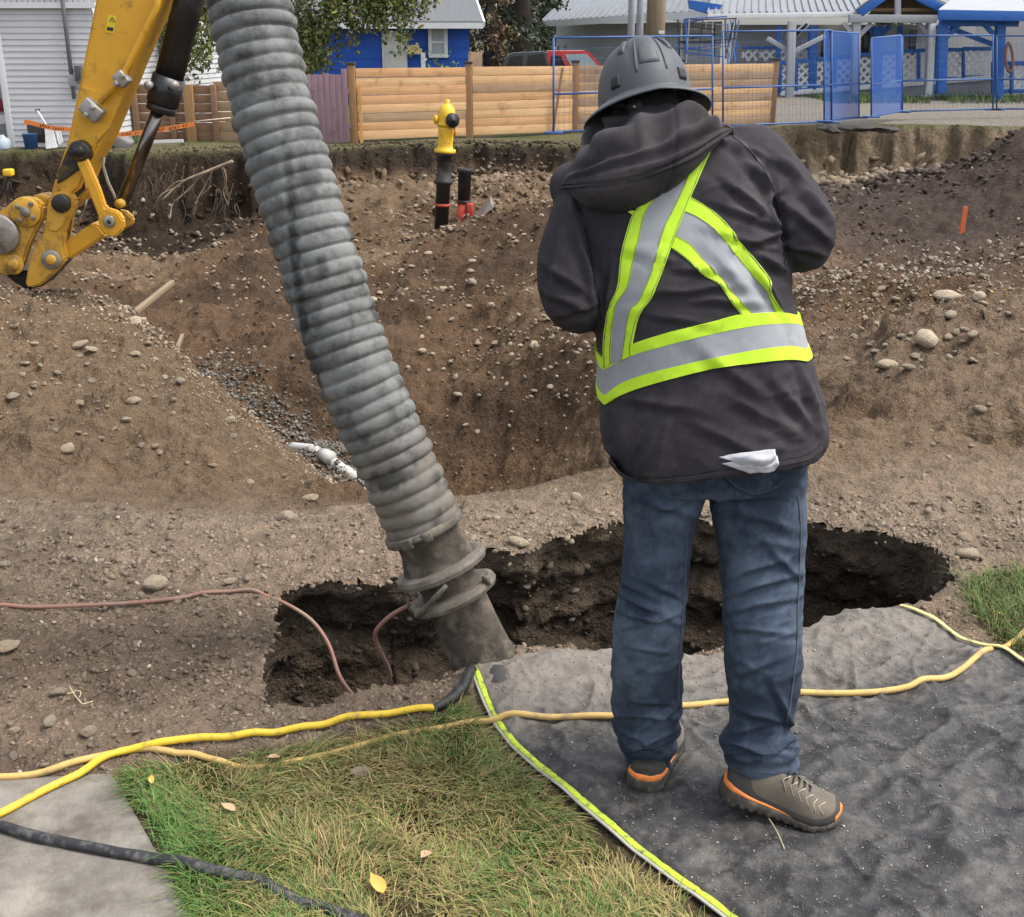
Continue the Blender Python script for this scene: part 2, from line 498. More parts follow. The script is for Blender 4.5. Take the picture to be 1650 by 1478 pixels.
rows = np.concatenate([np.geomspace(0.6, 18.6, 660)[:-1], np.linspace(18.6, 27.6, 200), np.geomspace(28.2, 900, 30)])
_uo = .56 + np.geomspace(.006, 1.1, 26)
us = np.concatenate([-_uo[::-1], np.linspace(-0.56, 0.56, 530), _uo])
TX = us[None, :] * (rows[:, None] + 1.5); TY = np.repeat(rows[:, None], len(us), 1)
GI = ground_info(TX.ravel(), TY.ravel())
TZ = GI['z'].reshape(TX.shape)
def mixc(a, b, t):
    return a * (1 - t)[:, None] + np.array(b)[None] * t[:, None]
def ground_color(x, y, G):
    n = len(x)
    c = np.tile(np.array([[.200, .152, .112]]), (n, 1))                        # dry grey-brown dirt
    nn = fbm(x * 1.6, y * 1.6, octaves=4, seed=71)
    c = mixc(c, (.128, .096, .071), sstep(.0, .5, nn))
    c = mixc(c, (.245, .193, .145), sstep(.1, .6, -nn) * .6)
    c = mixc(c, (.25, .20, .15), sstep(3.3, 4.3, y) * (1 - G['exc']) * .5)   # drier, paler towards the lip
    rd = sstep(4.3, 5.7, y + .55 * fbm(x * 1.7, y * 1.7, octaves=4, seed=77))
    c = mixc(c, (.112, .072, .044), rd)                                        # red-brown subsoil
    n2 = fbm(x * .55, y * .8, octaves=4, seed=72)
    c = mixc(c, (.185, .135, .088), rd * sstep(.12, .5, n2) * .7)                # sandy, gravelly bands
    c = mixc(c, (.060, .040, .027), rd * sstep(.05, .5, -n2) * .7)
    rm = rd * sstep(2.6, 4.5, x) * sstep(8.5, 11, y)
    c = mixc(c, (.085, .062, .052), rm * .8)
    c = mixc(c, (.058, .043, .036), rd * sstep(3.6, 5.5, x) * sstep(12, 14.5, y) * .9)
    flat = sstep(1.5, 2.3, x) * sstep(9.5, 7.5, y) * rd
    c = mixc(c, (.17, .125, .088), flat * .85)
    z = G['z']
    lm = rd * sstep(-.6, -1.4, x) * sstep(10.2, 9.0, y)
    c = mixc(c, (.165, .120, .078), lm * .75)
    # dark topsoil band along the top of the cut
    edge = sstep(-1.2, -.35, y - G['yb']) * sstep(-.55, -.20, z + .30 * fbm(x * 2.2, z * 2, octaves=4, seed=73))
    c = mixc(c, (.030, .024, .019), edge * sstep(5.2, 4.2, x) * .92)
    root = np.exp(-((x + 5.5) / 1.2) ** 2) * sstep(-2.2, -1.2, y - G['yb']) * (1 - G['k'])
    c = mixc(c, (.028, .021, .016), np.clip(root * 1.2, 0, .9))
    lcl = sstep(-3.2, -3.8, x) * sstep(-1.6, -.5, y - G['yb']) * sstep(-.1, -.3, z)
    c = mixc(c, (.042, .030, .021), lcl * .85)
    bank = sstep(-2.6, -1.6, y - G['yb']) * sstep(-.3, -.5, z) * (x > -3.5) * (1 - G['k'])
    c = mixc(c, (.165, .120, .078), bank * .7)
    tan = sstep(4.6, 6, x) * sstep(-3.5, -2.5, y - G['yb']) * sstep(.5, .3, y - G['yb'])
    c = mixc(c, (.21, .165, .115), tan * .85)
    # yard beyond the cut
    k = G['k'] * sstep(-.16, -.05, z) * sstep(.02, .2, y - G['yb'])
    c = mixc(c, (.125, .115, .062), k)
    c = mixc(c, (.07, .085, .03), k * sstep(-.1, .4, fbm(x * .8, y * .8, octaves=3, seed=74)))
    c = mixc(c, (.19, .175, .15), sstep(4.8, 5.6, x) * sstep(.2, .5, y - G['yb']))
    # inside the pit: moist
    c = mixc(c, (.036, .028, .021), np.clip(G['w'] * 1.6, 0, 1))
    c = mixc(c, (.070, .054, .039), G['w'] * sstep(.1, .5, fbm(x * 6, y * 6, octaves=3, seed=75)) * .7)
    onl = sstep(0.04, -0.03, G['lawn'])
    c = mixc(c, (.075, .062, .032), onl)
    return c
GC = ground_color(TX.ravel(), TY.ravel(), GI)
M_soil = pm('dug_soil', (1.36, 1.30, 1.23), (.54, .53, .52), scale=11, rough=.95, contrast=.6, spec=.15, attr='soil')
def _soil_nodes(m):
    nt = m.node_tree; N, L = nt.nodes, nt.links
    b = N['Principled BSDF']
    tc = [n for n in N if n.bl_idname == 'ShaderNodeTexCoord'][0]
    prev = b.inputs['Base Color'].links[0].from_socket
    hs = []
    for sc, thr, tone in ((75, .2, (.25, .21, .165)), (170, .22, (.23, .195, .155))):
        vo = N.new('ShaderNodeTexVoronoi'); vo.inputs['Scale'].default_value = sc
        L.new(tc.outputs['Object'], vo.inputs['Vector'])
        sepc = N.new('ShaderNodeSeparateColor'); L.new(vo.outputs['Color'], sepc.inputs[0])
        pick = N.new('ShaderNodeMath'); pick.operation = 'GREATER_THAN'; pick.inputs[1].default_value = .80
        L.new(sepc.outputs[0], pick.inputs[0])
        ins = N.new('ShaderNodeMapRange'); ins.inputs[1].default_value = thr; ins.inputs[2].default_value = thr + .22; ins.inputs[3].default_value = 1; ins.inputs[4].default_value = 0
        L.new(vo.outputs['Distance'], ins.inputs[0])
        mu = N.new('ShaderNodeMath'); mu.operation = 'MULTIPLY'
        L.new(pick.outputs[0], mu.inputs[0]); L.new(ins.outputs[0], mu.inputs[1])
        dm = N.new('ShaderNodeMath'); dm.operation = 'MULTIPLY'; dm.inputs[1].default_value = .75; L.new(mu.outputs[0], dm.inputs[0])
        mx = N.new('ShaderNodeMix'); mx.data_type = 'RGBA'
        vm = N.new('ShaderNodeVectorMath'); vm.operation = 'SCALE'; vm.inputs['Scale'].default_value = 2.1; L.new(prev, vm.inputs[0])
        L.new(dm.outputs[0], mx.inputs[0]); L.new(prev, mx.inputs[6]); L.new(vm.outputs[0], mx.inputs[7])
        prev = mx.outputs[2]
        sc_ = N.new('ShaderNodeMath'); sc_.operation = 'MULTIPLY'; sc_.inputs[1].default_value = .35 / sc; L.new(mu.outputs[0], sc_.inputs[0])
        hs.append(sc_.outputs[0])
    L.new(prev, b.inputs['Base Color'])
    for sc, a in ((5.5, .075), (22, .040), (90, .014), (260, .005)):
        nz = N.new('ShaderNodeTexNoise'); nz.inputs['Scale'].default_value = sc; nz.inputs['Detail'].default_value = 4; nz.inputs['Roughness'].default_value = .65
        L.new(tc.outputs['Object'], nz.inputs['Vector'])
        mm = N.new('ShaderNodeMath'); mm.operation = 'MULTIPLY'; mm.inputs[1].default_value = a
        L.new(nz.outputs['Fac'], mm.inputs[0]); hs.append(mm.outputs[0])
    acc = hs[0]
    for h in hs[1:]:
        ad = N.new('ShaderNodeMath'); ad.operation = 'ADD'; L.new(acc, ad.inputs[0]); L.new(h, ad.inputs[1]); acc = ad.outputs[0]
    bp = N.new('ShaderNodeBump'); bp.inputs['Distance'].default_value = 1.0; bp.inputs['Strength'].default_value = 1.0
    L.new(acc, bp.inputs['Height']); L.new(bp.outputs[0], b.inputs['Normal'])
_soil_nodes(M_soil)
V = np.stack([TX, TY, TZ], -1).reshape(-1, 3)
# break the steep faces into lumps
gx = np.gradient(TZ, axis=1) / np.gradient(TX, axis=1); gy = np.gradient(TZ, axis=0) / np.gradient(TY, axis=0)
steep = np.clip(np.sqrt(gx ** 2 + gy ** 2).ravel() - .7, 0, 2) / 2
lump = fbm(V[:, 0] * 5, V[:, 1] * 5, V[:, 2] * 7, octaves=4, seed=81)
sc_ = np.where(V[:, 1] < 5, .0, .13)
V[:, 0] += steep * sc_ * lump * .7
V[:, 1] += steep * sc_ * fbm(V[:, 0] * 6, V[:, 1] * 3, V[:, 2] * 8, octaves=4, seed=83)
V[:, 2] += steep * sc_ * .4 * fbm(V[:, 0] * 8, V[:, 1] * 8, V[:, 2] * 8, octaves=3, seed=85)
# the pit: its own ragged, undercut wall and floor below the lip (part of the same ground)
GF = grid_faces(*TX.shape)
wv = GI['w'].ravel()
GF = GF[(wv[GF].max(1) < .004)]
nP, nD, nFl = 620, 72, 8
cl_ = np.vstack([PIT, PIT[:1]]); sl_ = np.concatenate([[0], np.cumsum(np.linalg.norm(np.diff(cl_, axis=0), axis=1))])
sq_ = np.linspace(0, sl_[-1], nP, endpoint=False)
C0 = np.stack([np.interp(sq_, sl_, cl_[:, k]) for k in range(2)], -1)
for _ in range(6): C0 = (np.roll(C0, 1, 0) + 2 * C0 + np.roll(C0, -1, 0)) / 4
tg = np.roll(C0, -1, 0) - np.roll(C0, 1, 0); tg /= np.linalg.norm(tg, axis=1)[:, None]
no_ = np.stack([tg[:, 1], -tg[:, 0]], -1)
if poly_sdf(C0[:1, 0] + .05 * no_[:1, 0], C0[:1, 1] + .05 * no_[:1, 1], PIT)[0] < 0: no_ = -no_
nz_ = 0.045 * fbm(C0[:, 0] * 4, C0[:, 1] * 4, octaves=3, seed=41) + 0.008 * fbm(C0[:, 0] * 17, C0[:, 1] * 17, octaves=2, seed=42)
C0 = C0 - no_ * nz_[:, None]
rimz = gzs(C0[:, 0] + no_[:, 0] * .03, C0[:, 1] + no_[:, 1] * .03)
rows_, cols_ = [], []
tt_ = np.linspace(0, 1, nD)
for i_, t_ in enumerate(tt_):
    zz = rimz - .012 - 1.15 * t_
    bx, by = C0[:, 0], C0[:, 1]
    big = fbm(bx * 3.2, by * 3.2, zz * 5.5, octaves=3, seed=91); mid = fbm(bx * 9, by * 9, zz * 12, octaves=3, seed=92); fin = fbm(bx * 30, by * 30, zz * 30, octaves=2, seed=93)
    shelf = fbm(bx * 1.3, by * 1.3, zz * 9, octaves=2, seed=94)
    lip = sstep(.0, .10, t_)
    o_ = .030 + lip * (.012 + .03 * math.sin(math.pi * min(1, t_ * 1.6)) - .05 * sstep(.35, 1, t_) + .085 * big + .05 * mid + .05 * shelf) + .014 * fin * (.3 + lip)
    o_ = np.maximum(o_, -.09)
    rows_.append(np.stack([bx + no_[:, 0] * o_, by + no_[:, 1] * o_, zz + .03 * mid * lip], -1))
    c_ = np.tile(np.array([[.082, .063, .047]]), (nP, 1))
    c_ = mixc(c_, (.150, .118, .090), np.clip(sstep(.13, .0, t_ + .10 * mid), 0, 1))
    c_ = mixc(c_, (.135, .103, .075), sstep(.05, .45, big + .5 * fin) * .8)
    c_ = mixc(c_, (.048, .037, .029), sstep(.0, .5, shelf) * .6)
    cols_.append(c_)
ctr = C0.mean(0)
for k_ in range(1, nFl + 1):
    f_ = k_ / nFl; q_ = rows_[nD - 1][:, :2] * (1 - f_) + (ctr + (C0 - ctr) * np.array([.55, .0])) * f_
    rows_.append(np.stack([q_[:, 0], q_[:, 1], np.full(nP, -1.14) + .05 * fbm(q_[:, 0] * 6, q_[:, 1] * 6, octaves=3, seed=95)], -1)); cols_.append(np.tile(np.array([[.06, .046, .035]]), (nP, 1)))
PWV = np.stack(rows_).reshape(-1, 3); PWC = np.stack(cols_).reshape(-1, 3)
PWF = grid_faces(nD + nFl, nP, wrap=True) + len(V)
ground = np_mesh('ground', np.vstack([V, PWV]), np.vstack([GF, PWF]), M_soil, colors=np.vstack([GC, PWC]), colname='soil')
bmg = bmesh.new(); bmg.from_mesh(ground.data); bmesh.ops.delete(bmg, geom=[v for v in bmg.verts if not v.link_faces], context='VERTS'); bmg.to_mesh(ground.data); bmg.free()
tag(ground, kind='structure')
TV = V.copy()
# ================================================================ near ground: slab, cloth, grass, hoses
def path_px(pts, n, z=0.0, lift=0.0, wob=0.0, seed=0):
    """smooth path over the ground through photo points (px,py[,z])"""
    W = [tuple(gp(p[0], p[1], p[2] if len(p) > 2 else z)) for p in pts]
    P = catmull(W, n)
    if wob:
        s = np.linspace(0, len(pts), n)
        P[:, 0] += wob * fbm(s * 1.7, s * 0 + seed, octaves=3, seed=seed); P[:, 1] += wob * fbm(s * 1.7, s * 0 + 9 + seed, octaves=3, seed=seed + 1)
    P[:, 2] = np.maximum(P[:, 2], gzs(P[:, 0], P[:, 1]))
    if 'FABB' in globals():
        for q in P:
            h = FABB.ray_cast(Vector((q[0], q[1], .5)), Vector((0, 0, -1)))
            if h[0] is not None: q[2] = max(q[2], h[0].z)
    P[:, 2] += lift
    for _ in range(24 if n > 40 else 3):
        P[1:-1, 2] = (P[:-2, 2] + 2 * P[1:-1, 2] + P[2:, 2]) / 4
    return P
# concrete
M_conc = pm('weathered_concrete', (.27, .245, .21), (.17, .155, .135), scale=5, rough=.9, contrast=.4, bump=.0026, bscale=140, spec=.2, dirt=(.11, .095, .078), dscale=5.5, damt=.66)
sx0, sy0 = SLAB.min(0); sx1, sy1 = SLAB.max(0)
nx, ny = 150, 110
# edge-following grid: left border far outside the picture, right border along the grass
re_ = ground_poly([(185,1246),(205,1275),(232,1325),(262,1380),(315,1478),(390,1600)])
yy = np.linspace(re_[:, 1].min(), re_[0, 1], ny); xr = np.interp(yy, re_[::-1, 1], re_[::-1, 0]); xr = xr + .006 * fbm(yy * 14, yy * 0, octaves=3, seed=4)
X = -3.2 + (xr + 3.2)[:, None] * np.linspace(0, 1, nx)[None] ** .8; Yg = np.repeat(yy[:, None], nx, 1)
Z = .002 + .006 * fbm(X * 3, Yg * 3, octaves=3, seed=6) + .002 * fbm(X * 24, Yg * 24, octaves=3, seed=7)
Z[:, -1] -= .03; Z[-1, :] -= .03
pave = np_mesh('concrete_pavement', np.stack([X, Yg, Z], -1).reshape(-1, 3), grid_faces(ny, nx), M_conc)
tag(pave, kind='structure')

# landscape fabric
M_fab = pm('woven_landscape_fabric', (.033, .033, .034), (.014, .014, .0155), scale=4, rough=.60, contrast=.45, bump=.0016, bscale=170, spec=.42, dirt=(.105, .094, .083), dscale=4.2, damt=.34)
def _fab_nodes(m):
    nt = m.node_tree; N, L = nt.nodes, nt.links; b = N['Principled BSDF']
    prev = b.inputs['Base Color'].links[0].from_socket
    a = N.new('ShaderNodeVertexColor'); a.layer_name = 'dust'
    tc = [n for n in N if n.bl_idname == 'ShaderNodeTexCoord'][0]
    nz = N.new('ShaderNodeTexNoise'); nz.inputs['Scale'].default_value = 26; nz.inputs['Detail'].default_value = 8; nz.inputs['Roughness'].default_value = .75; L.new(tc.outputs['Object'], nz.inputs['Vector'])
    mm = N.new('ShaderNodeMath'); mm.operation = 'MULTIPLY_ADD'; mm.inputs[1].default_value = 1.0
    se = N.new('ShaderNodeSeparateColor'); L.new(a.outputs['Color'], se.inputs[0])
    mr = N.new('ShaderNodeMapRange'); mr.inputs[1].default_value = .35; mr.inputs[2].default_value = .65; mr.inputs[3].default_value = -.35; mr.inputs[4].default_value = .35
    L.new(nz.outputs['Fac'], mr.inputs[0]); L.new(se.outputs[0], mm.inputs[0]); L.new(mr.outputs[0], mm.inputs[2]); mm.use_clamp = True
    mx = N.new('ShaderNodeMix'); mx.data_type = 'RGBA'; L.new(mm.outputs[0], mx.inputs[0]); L.new(prev, mx.inputs[6]); mx.inputs[7].default_value = (.165, .142, .118, 1)
    prev = mx.outputs[2]
    # crumbs of grit and clipped straw on the cloth
    for sc, thr, c in ((420, .965, (.22, .20, .18)),):
        vo = N.new('ShaderNodeTexVoronoi'); vo.inputs['Scale'].default_value = sc
        mp = N.new('ShaderNodeMapping'); mp.inputs['Scale'].default_value = (1, .55, 1); mp.inputs['Rotation'].default_value = (0, 0, .7 if sc > 200 else -.4); L.new(tc.outputs['Object'], mp.inputs['Vector']); L.new(mp.outputs[0], vo.inputs['Vector'])
        s2 = N.new('ShaderNodeSeparateColor'); L.new(vo.outputs['Color'], s2.inputs[0])
        g = N.new('ShaderNodeMath'); g.operation = 'GREATER_THAN'; g.inputs[1].default_value = thr; L.new(s2.outputs[1], g.inputs[0])
        l = N.new('ShaderNodeMath'); l.operation = 'LESS_THAN'; l.inputs[1].default_value = .30; L.new(vo.outputs['Distance'], l.inputs[0])
        q = N.new('ShaderNodeMath'); q.operation = 'MULTIPLY'; L.new(g.outputs[0], q.inputs[0]); L.new(l.outputs[0], q.inputs[1])
        mx = N.new('ShaderNodeMix'); mx.data_type = 'RGBA'; L.new(q.outputs[0], mx.inputs[0]); L.new(prev, mx.inputs[6]); mx.inputs[7].default_value = (*c, 1); prev = mx.outputs[2]
    L.new(prev, b.inputs['Base Color'])
_fab_nodes(M_fab)
nu, nv = 250, 215
tpar = np.linspace(0, 1, nv) ** 1.15
Lw = catmull([tuple(gp(*p)) for p in FAB_L], 400); Rw = catmull([tuple(gp(*p)) for p in FAB_R], 400); Tw = catmull([tuple(gp(*p)) for p in FAB_T], nu)
_ti = np.linspace(0, 1, 400); Li = np.stack([np.interp(tpar, _ti, Lw[:, k]) for k in range(3)], -1); Ri = np.stack([np.interp(tpar, _ti, Rw[:, k]) for k in range(3)], -1)
u = np.linspace(0, 1, nu)
FP = Li[:, None] * (1 - u)[None, :, None] + Ri[:, None] * u[None, :, None]
FP = FP + ((1 - tpar) ** 3)[:, None, None] * (Tw - (Lw[0] * (1 - u)[:, None] + Rw[0] * u[:, None]))[None]
fx, fy = FP[..., 0], FP[..., 1]
psd = poly_sdf(fx.ravel(), fy.ravel(), PIT).reshape(fx.shape)
wr = .016 * fbm(fx * 2.3, fy * 2.6, octaves=2, seed=301) + .008 * np.abs(fbm(fx * 4 + .8 * fy, fy * 9, octaves=3, seed=302)) + .0028 * fbm(fx * 14, fy * 20, octaves=3, seed=303) + .0016 * fbm(fx * 60, fy * 60, octaves=2, seed=304)
th_ = fbm(fx * 1.5, fy * 1.5, octaves=2, seed=305)
wr += .007 * np.exp(-((np.sin((fx * 1.4 + fy * 2.2 + .5 * th_) * 5)) / .16) ** 2) * sstep(-.4, .5, fbm(fx * 2, fy * 2, octaves=2, seed=306))
wr += .006 * np.exp(-((np.sin((fx * 2.6 - fy * 1.3 + .6 * th_) * 4)) / .12) ** 2) * sstep(-.1, .6, fbm(fx * 1.7 + 5, fy * 2, octaves=2, seed=307))
rd1 = (1 - np.abs(fbm(fx * 2.4 + .9 * fy, fy * 3.4, octaves=2, seed=311))) ** 5; rd2 = (1 - np.abs(fbm(fx * 6 - 2 * fy, fy * 8, octaves=2, seed=312))) ** 6; rd3 = (1 - np.abs(fbm(fx * 13 + 4 * fy, fy * 15, octaves=2, seed=313))) ** 5
wr = wr + .017 * rd1 + .011 * rd2 + .0045 * rd3
crl = np.random.default_rng(66)
for _ in range(26):
    x0_, y0_, a_, l_ = crl.uniform(.3, 2.2), crl.uniform(1.7, 3.0), crl.choice([-.6, .5, 1.0]) + crl.normal(0, .25), crl.uniform(.25, .9)
    u_ = (fx - x0_) * math.cos(a_) + (fy - y0_) * math.sin(a_); v_ = -(fx - x0_) * math.sin(a_) + (fy - y0_) * math.cos(a_) + .03 * np.sin(u_ * 7 + x0_ * 9)
    wr = wr + crl.uniform(.004, .009) * np.exp(-np.abs(v_) / .010) * sstep(l_, l_ * .5, np.abs(u_))
bulge = .055 * np.exp(-((psd - .10) / .13) ** 2) * sstep(.62, .8, fx)
FZ = .010 + wr * 1.35 + bulge * .8 - sstep(.03, -.06, psd) * .12
# keep it under the shoes
for (cx_, cy_) in ((.345, 2.56), (.70, 2.35)):
    k = np.exp(-(((fx - cx_) / .13) ** 2 + ((fy - cy_) / .13) ** 2)); FZ = FZ * (1 - k) + .004 * k
edgez = sstep(.0, .02, u)[None, :]
FZ = FZ * (.2 + .8 * edgez)
dust = np.clip(sstep(.55, .05, psd) * .95 + .30 * fbm(fx * 3, fy * 3, octaves=3, seed=308) - .10 + .25 * sstep(.7, .4, fx) * sstep(2.4, 2.8, fy), 0, 1)
FV = np.stack([fx, fy, FZ], -1)
fabric = np_mesh('landscape_fabric', FV.reshape(-1, 3), grid_faces(nv, nu)[:, ::-1], M_fab, None, origin=(1.0, 2.2, 0), colors=np.repeat(dust.reshape(-1, 1), 3, 1), colname='dust')
tag(fabric, 'dark grey landscape fabric sheet with lime edge tape under the worker', 'fabric')
M_tape = pm('lime_edge_tape', (.50, .66, .035), (.36, .46, .04), scale=30, rough=.7, bump=.001, bscale=150, dirt=(.10, .09, .05), dscale=46, damt=.42)
M_tape2 = pm('pale_edge_tape', (.62, .60, .22), (.46, .44, .2), scale=20, rough=.7, dirt=(.2, .17, .1), dscale=20, damt=.4)
M_binding = pm('grey_binding', (.42, .40, .35), (.32, .30, .26), scale=20, rough=.85)
def edge_tape(P, w0, w1, name, mat, lift, side):
    P = np.asarray(P); d = np.gradient(P, axis=0); d /= np.linalg.norm(d, axis=1)[:, None]
    nrm = np.stack([-d[:, 1], d[:, 0], 0 * d[:, 0]], -1) * side
    cols = [P + nrm * (w0 + (w1 - w0) * k / 4) for k in range(5)]
    Q = np.stack(cols, 1); Q[..., 2] += lift + .0012 * np.sin(np.linspace(0, math.pi, 5))[None] + .0012 * fbm(Q[..., 0] * 20, Q[..., 1] * 20, octaves=2, seed=31)
    n = len(P); Bt = Q.copy(); Bt[..., 2] -= .004
    F = grid_faces(n, 5)
    return np_mesh(name, np.vstack([Q.reshape(-1, 3), Bt.reshape(-1, 3)]), np.vstack([F, F[:, ::-1] + n * 5, rim2(n, 5, n * 5)]), mat, fabric)
def rim2(nv, nu, n0):
    idx = list(range(nu)) + [i * nu + nu - 1 for i in range(1, nv)] + [(nv - 1) * nu + j for j in range(nu - 2, -1, -1)] + [i * nu for i in range(nv - 2, 0, -1)]
    a = np.array(idx); b = np.roll(a, -1)
    return np.stack([a, a + n0, b + n0, b], -1)
def smz(P, n=40):
    for _ in range(n): P[1:-1, 2] = (P[:-2, 2] + 2 * P[1:-1, 2] + P[2:, 2]) / 4
    return P
Pl = FV[:, 0].copy(); Pl[:, 2] = FV[:, 2, 2] + .003; Pl[:, 2] += .016 * sstep(.16, .02, tpar); Pl = smz(Pl)
edge_tape(Pl, .001, .018, 'edge_tape', M_tape, .0035, 1); edge_tape(Pl, -.006, .003, 'edge_binding', M_binding, .001, 1)
Pr = FV[:, -1].copy(); Pr[:, 2] = np.maximum(FV[:, -6, 2], FV[:, -1, 2]) + .006; Pr = smz(Pr)
edge_tape(Pr, .0, .015, 'edge_tape', M_tape2, .004, -1)
# turned-up corner of the cloth at the pit
cg = [[(768,1083,.004),(782,1079,.020),(805,1079,.034),(832,1088,.022)],[(778,1101,.004),(792,1100,.022),(812,1102,.032),(842,1108,.016)],[(792,1125,.004),(804,1124,.018),(815,1124,.026),(834,1130,.012)],[(806,1151,.003),(814,1152,.010),(820,1154,.016),(838,1158,.008)]]
CGp = patch([[tuple(gp(a, b, c)) for a, b, c in r] for r in cg], 26, 22)
CGp[..., 2] += .006 * fbm(CGp[..., 0] * 18, CGp[..., 1] * 18, octaves=3, seed=33) + .014
nC = 26 * 22; CB = CGp - [0, 0, .004]
np_mesh('turned_corner', np.vstack([CGp.reshape(-1, 3), CB.reshape(-1, 3)]), np.vstack([grid_faces(22, 26)[:, ::-1], grid_faces(22, 26) + nC, rim2(22, 26, nC)]), pm('grey_fabric_underside', (.085, .078, .072), (.045, .042, .040), scale=10, rough=.85, bump=.001, bscale=200), fabric)

FABB = BVHTree.FromPolygons([tuple(v) for v in FV.reshape(-1, 3)], [tuple(f) for f in grid_faces(nv, nu)])
# hoses and cords ------------------------------------------------------------------
M_yel = pm('yellow_hose_rubber', (.72, .50, .035), (.60, .40, .03), scale=10, rough=.5, spec=.4, dirt=(.16, .12, .05), dscale=26, damt=.33)
M_tanh = pm('dusty_yellow_cord', (.60, .40, .13), (.48, .31, .10), scale=12, rough=.65, dirt=(.30, .22, .11), dscale=18, damt=.4)
M_redh = pm('rust_red_air_hose', (.30, .145, .105), (.22, .115, .085), scale=14, rough=.65, dirt=(.25, .19, .145), dscale=9, damt=.55)
M_blkh = pm('black_scuffed_hose', (.026, .026, .029), (.018, .018, .02), scale=10, rough=.55, dirt=(.15, .14, .13), dscale=22, damt=.42)
M_blk = pm('black_rubber', (.018, .018, .019), rough=.6, dirt=(.07, .06, .05), dscale=12, damt=.4)
def rope(name, pts, n, r, mat, label, cat, seg=12, lift=None, seed=0, build=True):
    P = path_px(pts, n, lift=r * 1.0 if lift is None else lift, wob=.006, seed=seed)
    m = MB(); m.tube([Vector(p) for p in P], [r] * n, seg)
    o = m.build(name, mat, None, origin=tuple(P[n // 2] * [1, 1, 0]), fix=False)
    tag(o, label, cat); return o, P
o_, _ = rope('power_cord', [(-160,1262),(0,1257),(100,1248),(225,1224),(285,1227),(345,1238),(400,1244),(450,1242),(500,1231),(640,1192),(760,1173),(850,1168),(990,1160,.02),(1100,1145,.02),(1180,1134,.02),(1300,1124,.02),(1440,1122,.02),(1500,1108,.02),(1560,1080,.02),(1620,1046,.01),(1655,1014),(1720,960)], 420, .0088, M_tanh, 'dusty yellow cord running across grass, cloth and past both shoes', 'cord', seed=3, lift=.009)
yh = empty('water_hose', gp(400, 1205), 'bright yellow hose with black end lying along the edge of the grass', 'hose')
P = path_px([(-180,1400),(0,1318),(100,1268),(195,1230),(280,1218),(400,1203),(500,1183),(600,1164),(702,1149)], 200, lift=.014, wob=.006, seed=5)
m = MB(); m.tube([Vector(p) for p in P], .0098, 12); m.build('tube', M_yel, yh, fix=False)
P2 = path_px([(698,1150),(712,1142,.004),(728,1132,.006),(742,1122,.006),(752,1114,.0),(760,1108,-.02)], 30, lift=.013)
m = MB(); m.tube([Vector(p) for p in P2], list(np.interp(np.linspace(0, 1, 30), [0, .1, .3, .6, 1], [.0110, .0120, .0145, .017, .016])), 14); m.build('end_sleeve', M_blk, yh, fix=False)
rope('suction_cable', [(-250,1290),(-100,1315),(0,1340),(100,1366),(250,1391),(330,1405),(400,1425),(460,1450),(540,1482),(700,1540)], 160, .0135, M_blkh, 'thick black scuffed hose crossing concrete slab into the grass', 'hose', seed=8)
# the air hose crosses the dirt and drops into the pit
A1 = [tuple(gp(x, y, .01)) for x, y in ((-300,975),(-150,985),(0,981),(100,977),(250,970),(330,960),(390,955),(432,962))]
A2 = [tuple(at(470, 978, 3.50)), tuple(at(505, 1003, 3.47)), tuple(at(530, 1040, 3.42)), tuple(at(545, 1085, 3.34)), tuple(at(560, 1110, 3.28)), tuple(at(580, 1133, 3.22)), tuple(at(600, 1170, 3.2))]
P = catmull(A1 + A2, 200); kk = np.arange(200) < 96; P[kk, 2] = np.maximum(P[kk, 2], gzs(P[kk, 0], P[kk, 1]) + .008)
for _ in range(16): P[1:-1, 2] = (P[:-2, 2] + 2 * P[1:-1, 2] + P[2:, 2]) / 4
m = MB(); m.tube([Vector(p) for p in P], .0068, 10)
tag(m.build('air_hose', M_redh, None, origin=A1[3], fix=False), 'thin rust red hose lying on dirt and dropping into the pit', 'hose')
P = catmull([tuple(at(*c)) for c in ((682,965,3.22),(660,975,3.20),(630,992,3.2),(608,1014,3.22),(605,1030,3.24),(614,1052,3.26),(625,1075,3.28),(628,1092,3.29),(622,1112,3.3),(618,1135,3.32))], 60)
m = MB(); m.tube([Vector(p) for p in P], .0070, 10)
tag(m.build('air_hose', M_redh, None, origin=tuple(P[30]), fix=False), 'short rust red hose hanging from the suction hose coupling into pit', 'hose')

